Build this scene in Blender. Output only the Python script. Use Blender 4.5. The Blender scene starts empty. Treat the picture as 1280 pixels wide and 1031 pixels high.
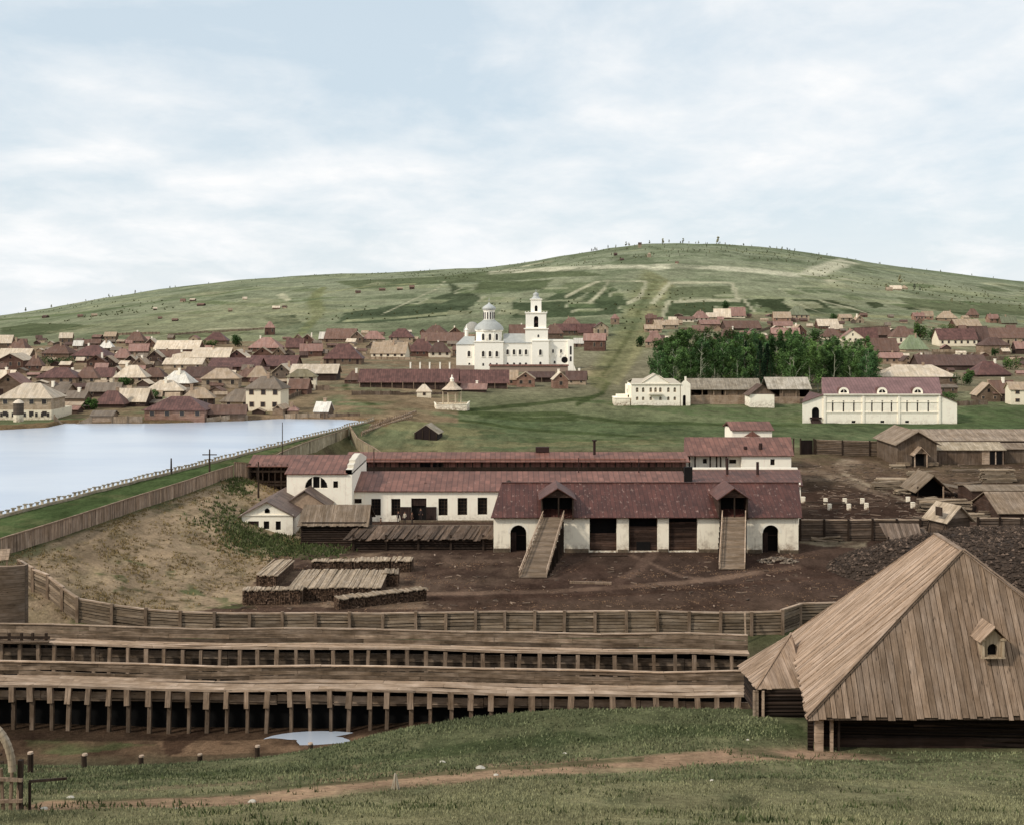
import bpy, math, random
import numpy as np
from mathutils import Vector
random.seed(7); rng = np.random.default_rng(7)
S = bpy.context.scene
COL = S.collection
F, CX, HY, EYE = 1500.0, 640.0, 398.0, 29.2      # survey of the view: focal length, centre, horizon, eye height

# ------------------------------------------------------------------ helpers
def lin(c, k=0.82):
    out = []
    for v in c[:3]:
        v = v/255.0
        out.append(k*(v/12.92 if v <= .04045 else ((v+.055)/1.055)**2.4))
    return tuple(out)

def sstep(a, b, x):
    t = np.clip((x-a)/(b-a), 0, 1); return t*t*(3-2*t)

def _hash(ix, iy, s):
    h = (ix.astype(np.int64)*374761393 + iy.astype(np.int64)*668265263 + s*1274126177) & 0x7fffffff
    h = ((h ^ (h >> 13))*1274126177) & 0x7fffffff
    return ((h ^ (h >> 16)) & 0xffff)/65535.0

def vnoise(x, y, s=0):
    ix = np.floor(x); iy = np.floor(y); fx = x-ix; fy = y-iy
    fx = fx*fx*(3-2*fx); fy = fy*fy*(3-2*fy)
    a = _hash(ix, iy, s); b = _hash(ix+1, iy, s); c = _hash(ix, iy+1, s); d = _hash(ix+1, iy+1, s)
    return (a*(1-fx)+b*fx)*(1-fy) + (c*(1-fx)+d*fx)*fy

def fbm(x, y, s=0, o=4):
    r = 0; a = .5
    for i in range(o):
        r = r + a*(vnoise(x, y, s+i)-.5); x = x*2.03+11.3; y = y*2.03+5.7; a *= .5
    return r*2      # about -1..1

# ------------------------------------------------------------------ terrain
RG = np.array([(-900,380),(-250,396),(0,395),(60,386),(130,372),(200,362),(300,350),(400,344),(500,340),(600,335),(650,330),(700,321),
      (760,311),(800,306),(850,304),(900,305),(960,310),(1000,315),(1050,322),(1100,330),(1180,341),(1280,353),(1500,376),(2200,392)], float)
def xp(y): return np.interp(y, [100,143,184,279,300], [-70,-61,-52,-33,-29])     # water-side edge of the dam
def xq(y): return np.interp(y, [100,120,180,210,235,258,279], [-54.5,-51.3,-42,-42.6,-40.4,-36.6,-31]) # plank wall on the dam
def ys(a): return np.interp(a*F+CX, [-600,0,60,80,200,300,350,430,470], [240,261,267,277,277,284,290,288,280])
def H(x, y, detail=True):
    x = np.asarray(x, float); y = np.asarray(y, float)
    R = np.interp(y, [-60,0,15,30,40,52,60,66,71,75,80,86,108,124,200,252,309,350,512,650],
                     [40,27.6,22.5,16.5,13.0,9.6,7.5,7.0,6.15,4.2,1.4,.2,.8,0,0,2,2.2,4,7,12])
    L = np.interp(y, [-60,0,15,30,40,52,60,66,72,78,83,87,90,108,124,200,252,275,300,350,512,650],
                     [40,27.6,22.5,16.5,12.9,9.0,6.4,4.55,2.2,-.2,-.45,-.85,-.8,.8,0,0,2,5.4,5.8,6.6,9,12])
    a = x/np.maximum(y, 20)
    tn = sstep(-22, 4, x); tf = sstep(-.13, .03, a)
    t = np.where(y < 180, tn, tf)
    base = L*(1-t)+R*t
    # hill
    zr = EYE + 1900*(HY-np.interp(a*F+CX, RG[:,0], RG[:,1]))/F
    s = np.clip((y-650)/1250, 0, 1)
    z = np.where(y > 650, 12+(zr-12)*(1.18*s**1.15-.18*s**3.2), base)
    z = np.where(y > 1900, zr*(1-.9*sstep(1900, 3600, y)), z)
    # dam
    d = x-xq(y); sw = np.interp(y, [120,180,206,279], [22,15,3.5,3])
    df = sstep(101, 111, y)*(1-sstep(279, 300, y))
    tt = np.clip(d/sw, 0, 1); tt = tt*tt*(3-2*tt)*.5+tt*.5
    zd = np.where(d > 0, 5.3*(1-tt)+z*tt, 5.3+.3*np.clip(-d/9, 0, 1))
    z = np.where((y > 100) & (y < 300) & (d < sw) & (z < 5.4), z*(1-df)+zd*df, z)
    # lake bed
    yy = ys(a)
    lk = np.clip((xp(y)-x-.4)/2.2, 0, 1)*np.clip((yy-y)/2.2, 0, 1)*sstep(110, 116, y)
    z = z*(1-lk)+2.6*lk
    if detail:
        amp = np.interp(y, [0,30,60,76,120,200,280,650,1000,1900], [.25,.3,.22,.25,.16,.2,.25,.6,1.5,1.8])
        sc = np.interp(y, [0,80,300,650,1900], [.35,.22,.08,.03,.014])
        n1 = fbm(x*.16, y*.16, 3, 4); n2 = fbm(x*.018, y*.018, 9, 4)
        wf = sstep(200, 700, y)
        z = z + amp*(n1*(1-wf)+n2*wf)*(1-lk)
        bank = (y > 105)*(y < 190)*np.clip(1-np.abs(d-9)/11, 0, 1)
        z = z + bank*.55*fbm(x*.35, y*.2, 21, 4)
    pr = np.hypot((x+13.2)/1.9, (y-84.0)/.95)+.35*vnoise(x*1.3,y*1.3,5)
    z = np.where(pr < 1.5, z*sstep(.8, 1.5, pr)+(-.62)*(1-sstep(.8, 1.5, pr)), z)
    return z

def zt(x, y): return float(H(np.array([x]), np.array([y]))[0])
_yy = np.concatenate([np.arange(18, 130, .1), np.geomspace(130, 1890, 5000)])
def G(px, row, ymin=25, ymax=1890):
    """ground point under a line of sight"""
    m = (_yy >= ymin) & (_yy <= ymax); y = _yy[m]; a = (px-CX)/F
    f = EYE-(row-HY)/F*y - H(a*y, y)
    k = np.where(f < 0)[0]
    i = k[0] if len(k) else int(np.argmin(f))
    return (a*y[i], y[i], EYE-(row-HY)/F*y[i] if len(k) else zt(a*y[i], y[i]))
def X(px, y): return (px-CX)/F*y
def Z(row, y): return EYE-(row-HY)/F*y

# ------------------------------------------------------------------ mesh builder
class MB:
    def __init__(s): s.v = []; s.f = []; s.t = []
    def add(s, vs, fs, t=1.0):
        o = len(s.v); s.v += [tuple(p) for p in vs]; s.f += [tuple(i+o for i in f) for f in fs]; s.t += [t]*len(fs)
    def poly(s, *p, t=1.0): s.add(p, [tuple(range(len(p)))], t)
    def box(s, x0, x1, y0, y1, z0, z1, t=1.0):
        s.add([(x0,y0,z0),(x1,y0,z0),(x1,y1,z0),(x0,y1,z0),(x0,y0,z1),(x1,y0,z1),(x1,y1,z1),(x0,y1,z1)],
              [(0,3,2,1),(4,5,6,7),(0,1,5,4),(1,2,6,5),(2,3,7,6),(3,0,4,7)], t)
    def beam(s, p, q, w, h, t=1.0, up=(0,0,1)):
        p = Vector(p); q = Vector(q); d = (q-p).normalized(); u = Vector(up)
        r = d.cross(u)
        if r.length < 1e-3: r = Vector((1,0,0))
        r.normalize(); u = r.cross(d); r *= w/2; u = u*(h/2)
        vs = [p-r-u, p+r-u, p+r+u, p-r+u, q-r-u, q+r-u, q+r+u, q-r+u]
        s.add(vs, [(0,3,2,1),(4,5,6,7),(0,1,5,4),(1,2,6,5),(2,3,7,6),(3,0,4,7)], t)
    def cone(s, p, q, r0, r1, n=8, t=1.0, cap=True):
        p = Vector(p); q = Vector(q); d = (q-p).normalized()
        a = d.orthogonal().normalized(); b = d.cross(a)
        vs = []
        for c, r in ((p, r0), (q, r1)):
            for i in range(n):
                an = 2*math.pi*i/n; vs.append(c+(a*math.cos(an)+b*math.sin(an))*r)
        fs = [(i, (i+1) % n, n+(i+1) % n, n+i) for i in range(n)]
        if cap: fs += [tuple(range(n-1, -1, -1)), tuple(range(n, 2*n))]
        s.add(vs, fs, t)
    def lathe(s, cx, cy, prof, n=12, t=1.0, ph=0):
        vs = []; 
        for r, z in prof:
            for i in range(n):
                an = 2*math.pi*i/n+ph; vs.append((cx+r*math.cos(an), cy+r*math.sin(an), z))
        fs = []
        for k in range(len(prof)-1):
            for i in range(n):
                j = (i+1) % n; fs.append((k*n+i, k*n+j, (k+1)*n+j, (k+1)*n+i))
        fs.append(tuple(range((len(prof)-1)*n, len(prof)*n)))
        s.add(vs, fs, t)
    def slab(s, pts, th, t=1.0):
        """convex polygon thickened downward along its normal"""
        P = [Vector(p) for p in pts]; n = (P[1]-P[0]).cross(P[2]-P[0]).normalized()
        Q = [p-n*th for p in P]; k = len(P)
        s.add(P+Q, [tuple(range(k)), tuple(range(2*k-1, k-1, -1))]+[(i, i+k, (i+1) % k+k, (i+1) % k) for i in range(k)], t)
    def boards(s, pts, w=.22, th=.03, jit=.02, along=None, tv=.18, endj=.05, gap=.012):
        """convex polygon laid with separate boards running up the slope (or along a given direction)"""
        P = [Vector(p) for p in pts]; n = (P[1]-P[0]).cross(P[2]-P[0]).normalized()
        vd = Vector(along) if along is not None else (Vector((0,0,1))-n*n.z)
        vd = (vd-n*vd.dot(n)).normalized(); ud = vd.cross(n)
        O = P[0]; L = [((p-O).dot(ud), (p-O).dot(vd)) for p in P]
        def clip(poly, c, keep):
            out = []
            for i in range(len(poly)):
                a = poly[i]; b = poly[(i+1) % len(poly)]
                ia = (a[0] >= c) if keep else (a[0] <= c); ib = (b[0] >= c) if keep else (b[0] <= c)
                if ia: out.append(a)
                if ia != ib and abs(b[0]-a[0]) > 1e-9:
                    k = (c-a[0])/(b[0]-a[0]); out.append((c, a[1]+k*(b[1]-a[1])))
            return out
        u0 = min(l[0] for l in L); u1 = max(l[0] for l in L); u = u0
        while u < u1-.01:
            ww = w*random.uniform(.8, 1.25); e = min(u+ww, u1)
            q = clip(clip(L, u+gap/2, True), e-gap/2, False)
            if len(q) >= 3:
                vm = min(a[1] for a in q); o = random.uniform(0, jit); dv = random.uniform(-endj, endj)
                vmid = sum(a[1] for a in q)/len(q)
                tt = 1+random.uniform(-tv, tv)
                pp = [O+ud*a[0]+vd*(a[1]+(dv if a[1] < vmid else 0))+n*o for a in q]
                if len(pp) <= 6:
                    s.slab(pp, th+o, tt)
            u = e
    def build(s, name, m, parent=None, loc=None, rz=0.0, smooth=False):
        me = bpy.data.meshes.new(name); me.from_pydata(s.v, [], s.f)
        V = np.array([me.vertices[i].co[:] for i in range(len(me.vertices))]) if len(s.v) < 10 else np.array(s.v, float)
        at = me.attributes.new('tint', 'FLOAT', 'FACE'); at.data.foreach_set('value', np.array(s.t, np.float32))
        nf = len(me.polygons); nl = len(me.loops)
        N = np.empty(nf*3); me.polygons.foreach_get('normal', N); N = N.reshape(-1, 3)
        lt = np.empty(nf, np.int64); me.polygons.foreach_get('loop_total', lt)
        vi = np.empty(nl, np.int64); me.loops.foreach_get('vertex_index', vi)
        NL = np.repeat(N, lt, axis=0); P = V[vi]
        flat = np.abs(NL[:, 2]) > .95
        U = np.stack([-NL[:, 1], NL[:, 0], np.zeros(nl)], 1); ln = np.linalg.norm(U, axis=1, keepdims=True); U = U/np.maximum(ln, 1e-6)
        U[flat] = (1, 0, 0); W = np.cross(NL, U); W[flat] = (0, 1, 0)
        uv = np.stack([(P*U).sum(1), (P*W).sum(1)], 1).astype(np.float32)
        me.uv_layers.new(name='uv').data.foreach_set('uv', uv.ravel())
        for mm in (m if isinstance(m, (list, tuple)) else [m]): me.materials.append(mm)
        if smooth: me.polygons.foreach_set('use_smooth', [True]*nf)
        me.update()
        o = bpy.data.objects.new(name, me); COL.objects.link(o)
        if parent: o.parent = parent
        if loc: o.location = loc
        o.rotation_euler[2] = rz
        return o

def tag(o, label=None, cat=None, group=None, kind=None):
    if label: o['label'] = label
    if cat: o['category'] = cat
    if group: o['group'] = group
    if kind: o['kind'] = kind
    return o
def thing(name, label, cat, loc=(0,0,0), rz=0.0, group=None):
    o = bpy.data.objects.new(name, None); COL.objects.link(o); o.empty_display_size = .3
    o.location = loc; o.rotation_euler[2] = rz
    return tag(o, label, cat, group)
def dup(root, loc, rz=None, label=None, scale=None):
    r = root.copy(); COL.objects.link(r); r.location = loc
    if rz is not None: r.rotation_euler[2] = rz
    if scale: r.scale = scale
    if label: r['label'] = label
    for ch in list(root.children):
        c = ch.copy(); COL.objects.link(c); c.parent = r
        for g in list(ch.children):
            d = g.copy(); COL.objects.link(d); d.parent = c
    return r

# ------------------------------------------------------------------ materials
class NT:
    def __init__(s, m): s.t = m.node_tree; s.n = s.t.nodes; s.l = s.t.links
    def new(s, ty, **k):
        n = s.n.new(ty)
        for a, v in k.items(): setattr(n, a, v)
        return n
    def set(s, n, i, v):
        if isinstance(v, bpy.types.NodeSocket): s.l.new(v, n.inputs[i])
        elif v is not None: n.inputs[i].default_value = v
    def math(s, op, a, b=None, c=None, clamp=False):
        n = s.new('ShaderNodeMath', operation=op, use_clamp=clamp)
        s.set(n, 0, a); s.set(n, 1, b); s.set(n, 2, c); return n.outputs[0]
    def xyz(s, x, y, z=0.0):
        n = s.new('ShaderNodeCombineXYZ'); s.set(n, 0, x); s.set(n, 1, y); s.set(n, 2, z); return n.outputs[0]
    def noise(s, v, scale, det=4, rough=.6, dist=0):
        n = s.new('ShaderNodeTexNoise'); s.set(n, 'Vector', v); n.inputs['Scale'].default_value = scale
        n.inputs['Detail'].default_value = det; n.inputs['Roughness'].default_value = rough; n.inputs['Distortion'].default_value = dist
        return n.outputs[0]
    def mr(s, v, a, b, c, d, clamp=True):
        n = s.new('ShaderNodeMapRange', clamp=clamp); s.set(n, 0, v)
        for i, q in enumerate((a, b, c, d)): n.inputs[i+1].default_value = q
        return n.outputs[0]
    def mix(s, f, a, b, mode='MIX'):
        n = s.new('ShaderNodeMix', data_type='RGBA', blend_type=mode); s.set(n, 0, f)
        s.set(n, 6, a if isinstance(a, bpy.types.NodeSocket) else (*a, 1)); s.set(n, 7, b if isinstance(b, bpy.types.NodeSocket) else (*b, 1))
        return n.outputs[2]
    def mul(s, col, val):
        n = s.new('ShaderNodeVectorMath', operation='SCALE'); s.set(n, 0, col); s.set(n, 3, val); return n.outputs[0]

def newmat(name):
    m = bpy.data.materials.new(name); m.use_nodes = True; t = NT(m); t.n.clear()
    out = t.new('ShaderNodeOutputMaterial'); b = t.new('ShaderNodeBsdfPrincipled'); t.l.new(b.outputs[0], out.inputs[0])
    b.inputs['Specular IOR Level'].default_value = .15; b.inputs['Roughness'].default_value = .85
    return m, t, b

_mc = {}
def wood(col, w=.22, horiz=False, var=.3, gap=.5, streak=.35, rough=.85, bump=.4, stain=.35, logs=False):
    key = ('wood', col, w, horiz, var, gap, streak, stain, logs)
    if key in _mc: return _mc[key]
    m, t, b = newmat('weathered_wood')
    uv = t.new('ShaderNodeUVMap', uv_map='uv'); sp = t.new('ShaderNodeSeparateXYZ'); t.l.new(uv.outputs[0], sp.inputs[0])
    u, v = (sp.outputs[1], sp.outputs[0]) if horiz else (sp.outputs[0], sp.outputs[1])
    oi = t.new('ShaderNodeObjectInfo'); at = t.new('ShaderNodeAttribute', attribute_name='tint'); r = t.math('MULTIPLY_ADD', oi.outputs['Random'], 57.0, t.math('MULTIPLY', at.outputs['Fac'], 71.0))
    q = t.math('DIVIDE', u, w); fl = t.math('FLOOR', q); fr = t.math('FRACT', q)
    wn = t.new('ShaderNodeTexWhiteNoise', noise_dimensions='2D'); t.l.new(t.xyz(fl, r), wn.inputs['Vector'])
    # butt joints: each board is made of lengths
    seg = t.math('FLOOR', t.math('MULTIPLY_ADD', v, .25, t.math('MULTIPLY', wn.outputs[0], 9.0)))
    wn2 = t.new('ShaderNodeTexWhiteNoise', noise_dimensions='3D'); t.l.new(t.xyz(fl, seg, r), wn2.inputs['Vector'])
    bv = t.mr(wn2.outputs[0], 0, 1, 1-var, 1+var)
    st = t.noise(t.xyz(t.math('MULTIPLY', u, 9/ max(w/.22, .6)), t.math('MULTIPLY', v, .55), r), 1.6, 5, .65)
    sv = t.mr(st, .3, .7, 1-streak, 1+streak)
    sn = t.noise(t.xyz(u, v, r), .55, 4, .6); nv = t.mr(sn, .3, .72, 1-stain, 1+stain*.5)
    if logs:
        cyl = t.math('SINE', t.math('MULTIPLY', fr, math.pi)); ga = t.mr(cyl, 0, .75, 1-gap, 1.05); hgt = cyl
    else:
        ed = t.math('ABSOLUTE', t.math('SUBTRACT', fr, .5)); ga = t.mr(ed, .44, .5, 1, 1-gap); hgt = t.mr(ed, .42, .5, 1, 0)
    kn = t.new('ShaderNodeTexVoronoi'); t.l.new(t.xyz(t.math('MULTIPLY', u, 3.2), t.math('MULTIPLY', v, 1.1), r), kn.inputs['Vector']); kn.inputs['Scale'].default_value = 1.0
    ga = t.math('MULTIPLY', ga, t.mr(kn.outputs['Distance'], .06, .16, .42, 1))
    k = t.math('MULTIPLY', t.math('MULTIPLY', bv, sv), t.math('MULTIPLY', nv, t.math('MULTIPLY', ga, at.outputs['Fac'])))
    k = t.math('MULTIPLY', k, t.mr(oi.outputs['Random'], 0, 1, .84, 1.14))
    grey = sum(col)/3; c2 = tuple(.78*c+.22*grey for c in col)
    cc = t.mix(t.mr(sn, .35, .65, 0, 1), col, c2)
    t.l.new(t.mul(cc, k), b.inputs['Base Color']); b.inputs['Roughness'].default_value = rough
    bp = t.new('ShaderNodeBump'); bp.inputs['Strength'].default_value = bump; bp.inputs['Distance'].default_value = .03*(3 if logs else 1)
    t.l.new(t.math('ADD', hgt, t.math('MULTIPLY', st, .5)), bp.inputs['Height']); t.l.new(bp.outputs[0], b.inputs['Normal'])
    _mc[key] = m; return m

def seam(col, w=.7, spots=.25, var=.24):
    key = ('seam', col, w, spots)
    if key in _mc: return _mc[key]
    m, t, b = newmat('painted_roof_iron')
    uv = t.new('ShaderNodeUVMap', uv_map='uv'); sp = t.new('ShaderNodeSeparateXYZ'); t.l.new(uv.outputs[0], sp.inputs[0])
    u, v = sp.outputs[0], sp.outputs[1]; oi = t.new('ShaderNodeObjectInfo'); r = t.math('MULTIPLY', oi.outputs['Random'], 31.0)
    q = t.math('DIVIDE', u, w); fl = t.math('FLOOR', q); fr = t.math('FRACT', q)
    sg = t.math('FLOOR', t.math('MULTIPLY', v, .75))
    wn = t.new('ShaderNodeTexWhiteNoise', noise_dimensions='3D'); t.l.new(t.xyz(fl, sg, r), wn.inputs['Vector'])
    ed = t.math('ABSOLUTE', t.math('SUBTRACT', fr, .5)); ga = t.mr(ed, .38, .5, 1.04, .5)
    n1 = t.noise(t.xyz(u, v, r), .35, 5, .65); n2 = t.noise(t.xyz(t.math('MULTIPLY', u, 2), v, r), 1.3, 6, .7)
    cc = t.mix(t.mr(n1, .35, .62, 0, .8), col, tuple(c*.6 for c in col))
    cc = t.mix(t.mr(n2, .58, .68, 0, spots), cc, lin((190, 160, 145)))
    at = t.new('ShaderNodeAttribute', attribute_name='tint')
    k = t.math('MULTIPLY', t.math('MULTIPLY', ga, at.outputs['Fac']), t.mr(wn.outputs[0], 0, 1, 1-var, 1+var))
    t.l.new(t.mul(cc, k), b.inputs['Base Color']); b.inputs['Roughness'].default_value = .6; b.inputs['Specular IOR Level'].default_value = .3
    bp = t.new('ShaderNodeBump'); bp.inputs['Strength'].default_value = .5; bp.inputs['Distance'].default_value = .05
    t.l.new(t.mr(ed, .42, .5, 0, 1), bp.inputs['Height']); t.l.new(bp.outputs[0], b.inputs['Normal'])
    _mc[key] = m; return m

def plaster(col, dirt=.35, scale=.5):
    key = ('pl', col, dirt, scale)
    if key in _mc: return _mc[key]
    m, t, b = newmat('limewashed_wall')
    tc = t.new('ShaderNodeTexCoord'); p = tc.outputs['Object']
    sp = t.new('ShaderNodeSeparateXYZ'); t.l.new(p, sp.inputs[0])
    n1 = t.noise(p, scale, 6, .7); mp = t.new('ShaderNodeMapping'); mp.inputs['Scale'].default_value = (2.2, 2.2, .25); t.l.new(p, mp.inputs[0])
    n2 = t.noise(mp.outputs[0], 1.4, 5, .6)
    low = t.mr(sp.outputs[2], 0, 1.3, 1, 0); n3 = t.noise(p, 1.8, 5, .7)
    f = t.math('MULTIPLY', t.mr(n1, .52, .75, 0, 1), dirt)
    f = t.math('ADD', f, t.math('MULTIPLY', t.mr(n2, .55, .8, 0, 1), dirt*.8))
    f = t.math('ADD', f, t.math('MULTIPLY', t.math('MULTIPLY', low, t.mr(n3, .4, .6, 0, 1)), dirt*1.6), clamp=True)
    cc = t.mix(f, col, lin((150, 122, 98)))
    at = t.new('ShaderNodeAttribute', attribute_name='tint')
    t.l.new(t.mul(cc, at.outputs['Fac']), b.inputs['Base Color']); b.inputs['Roughness'].default_value = .95
    bp = t.new('ShaderNodeBump'); bp.inputs['Strength'].default_value = .25; bp.inputs['Distance'].default_value = .03
    t.l.new(n3, bp.inputs['Height']); t.l.new(bp.outputs[0], b.inputs['Normal'])
    _mc[key] = m; return m

def plain(name, col, rough=.8, var=.25, scale=2.0, metal=0, spec=.2, tint=True):
    key = ('plain', name, col)
    if key in _mc: return _mc[key]
    m, t, b = newmat(name)
    tc = t.new('ShaderNodeTexCoord'); n = t.noise(tc.outputs['Object'], scale, 5, .65); k = t.mr(n, .3, .7, 1-var, 1+var)
    oi = t.new('ShaderNodeObjectInfo'); k = t.math('MULTIPLY', k, t.mr(oi.outputs['Random'], 0, 1, .88, 1.12))
    if tint:
        at = t.new('ShaderNodeAttribute', attribute_name='tint'); k = t.math('MULTIPLY', k, at.outputs['Fac'])
    rg = t.new('ShaderNodeRGB'); rg.outputs[0].default_value = (*col, 1)
    t.l.new(t.mul(rg.outputs[0], k), b.inputs['Base Color']); b.inputs['Roughness'].default_value = rough
    b.inputs['Metallic'].default_value = metal; b.inputs['Specular IOR Level'].default_value = spec
    _mc[key] = m; return m

BOARD = lin((166,144,116)); BOARD2 = lin((150,128,104))
M_roofboard = wood(lin((184,153,126)), .24, var=.0, gap=0, streak=.42, stain=.4)
M_fence = wood(lin((150,128,104)), .2, horiz=True, var=.05, gap=.2, streak=.4, stain=.45)
M_flume = wood(lin((150,127,104)), .3, horiz=True, var=.18, gap=.6, streak=.5, stain=.6)
M_flumefl = wood(lin((198,168,140)), .5, horiz=True, var=.12, gap=.3, streak=.32, stain=.42)
M_post = wood(lin((166,138,112)), .3, var=.0, gap=.0, streak=.45, stain=.5)
M_dkpost = wood(lin((74,58,46)), .3, var=.0, gap=.0, streak=.45, stain=.5)
M_vfence = wood(lin((182,152,126)), .25, var=.3, gap=.45, streak=.3, stain=.35)
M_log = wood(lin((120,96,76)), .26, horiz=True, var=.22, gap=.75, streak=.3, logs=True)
M_dlog = wood(lin((66,51,41)), .28, horiz=True, var=.3, gap=.8, streak=.3, logs=True)  # dark log brown, deepened in the colour for walls in shade
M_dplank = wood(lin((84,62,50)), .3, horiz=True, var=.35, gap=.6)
M_door = wood(lin((70,52,46)), .2, var=.2, gap=.5)
M_iron = seam(lin((110,70,58)), .7, .35)
M_iron2 = seam(lin((138,94,80)), .8, .3)
M_iron3 = seam(lin((126,104,92)), .8, .3)
M_white = plaster(lin((253,240,216), 1.03), .6)
M_white2 = plaster(lin((255,244,224), 1.03), .3)
M_stone = plain('rough_stone', lin((130,112,92)), var=.45, scale=2.5)
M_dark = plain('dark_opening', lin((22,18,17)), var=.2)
M_glass = plain('window_pane', lin((62,56,54)), rough=.25, spec=.5)
M_frame = plain('painted_frame', lin((225,205,175)), var=.1)
M_silver = plain('silvered_roof_iron', lin((196,196,190)), rough=.55, var=.12, metal=.1, scale=.5)
M_pipe = plain('rusty_pipe', lin((60,42,38)), var=.3)
M_brick = plain('chimney_brick', lin((188,160,135)), var=.3)
# ------------------------------------------------------------------ camera, light, sky
cam = bpy.data.cameras.new('camera'); co = bpy.data.objects.new('camera', cam); COL.objects.link(co)
cam.sensor_width = 36; cam.lens = 36*F/1280; cam.shift_y = -(515.5-HY)/1280; cam.clip_start = .5; cam.clip_end = 20000
co.location = (0, 0, EYE); co.rotation_euler = (math.pi/2, 0, 0); S.camera = co
S.view_settings.view_transform = 'Standard'; S.view_settings.look = 'None'; S.view_settings.exposure = 0; S.view_settings.gamma = 1
SUNV = Vector((-.70, -.42, .62)).normalized()
sl = bpy.data.lights.new('sun', 'SUN'); sl.energy = 2.55; sl.angle = math.radians(5); sl.color = (1, .94, .83)
so = bpy.data.objects.new('sun', sl); COL.objects.link(so); so.rotation_euler = (-SUNV).to_track_quat('-Z', 'Y').to_euler(); so.location = (-50, -50, 120)
wd = bpy.data.worlds.new('World'); S.world = wd; wd.use_nodes = True; wt = NT(wd); wt.n.clear()
wo = wt.new('ShaderNodeOutputWorld'); bg = wt.new('ShaderNodeBackground'); wt.l.new(bg.outputs[0], wo.inputs[0]); bg.inputs[1].default_value = .1
sk = wt.new('ShaderNodeTexSky', sky_type='NISHITA'); sk.sun_disc = False; sk.sun_elevation = math.asin(SUNV.z)
sk.sun_rotation = math.atan2(SUNV.x, SUNV.y); sk.air_density = 1; sk.dust_density = 1.5; sk.altitude = 200
tc = wt.new('ShaderNodeTexCoord'); sp = wt.new('ShaderNodeSeparateXYZ'); wt.l.new(tc.outputs['Generated'], sp.inputs[0])
den = wt.math('ADD', wt.math('MAXIMUM', sp.outputs[2], 0.0), .22)
cv = wt.xyz(wt.math('DIVIDE', sp.outputs[0], den), wt.math('MULTIPLY', wt.math('DIVIDE', sp.outputs[1], den), .85), 3.1)
n1 = wt.noise(cv, 1.5, 7, .55, .35); n2 = wt.noise(cv, 4.2, 6, .6, .3)
cl = wt.math('ADD', wt.math('MULTIPLY', n1, .78), wt.math('MULTIPLY', n2, .22))
fac = wt.mr(cl, .38, .62, .1, 1.0)
hz = wt.mr(sp.outputs[2], .0, .14, .75, 0)
fac = wt.math('MAXIMUM', fac, hz)
blue = wt.mix(.72, wt.mul(sk.outputs[0], 1.0), (7.3, 8.6, 9.5))
cc = wt.mix(wt.mr(n2, .3, .7, 0, 1), (8.9, 9.3, 9.6), (10.1, 10.1, 10.1))
wt.l.new(wt.mix(fac, blue, cc), bg.inputs[0])

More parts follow.
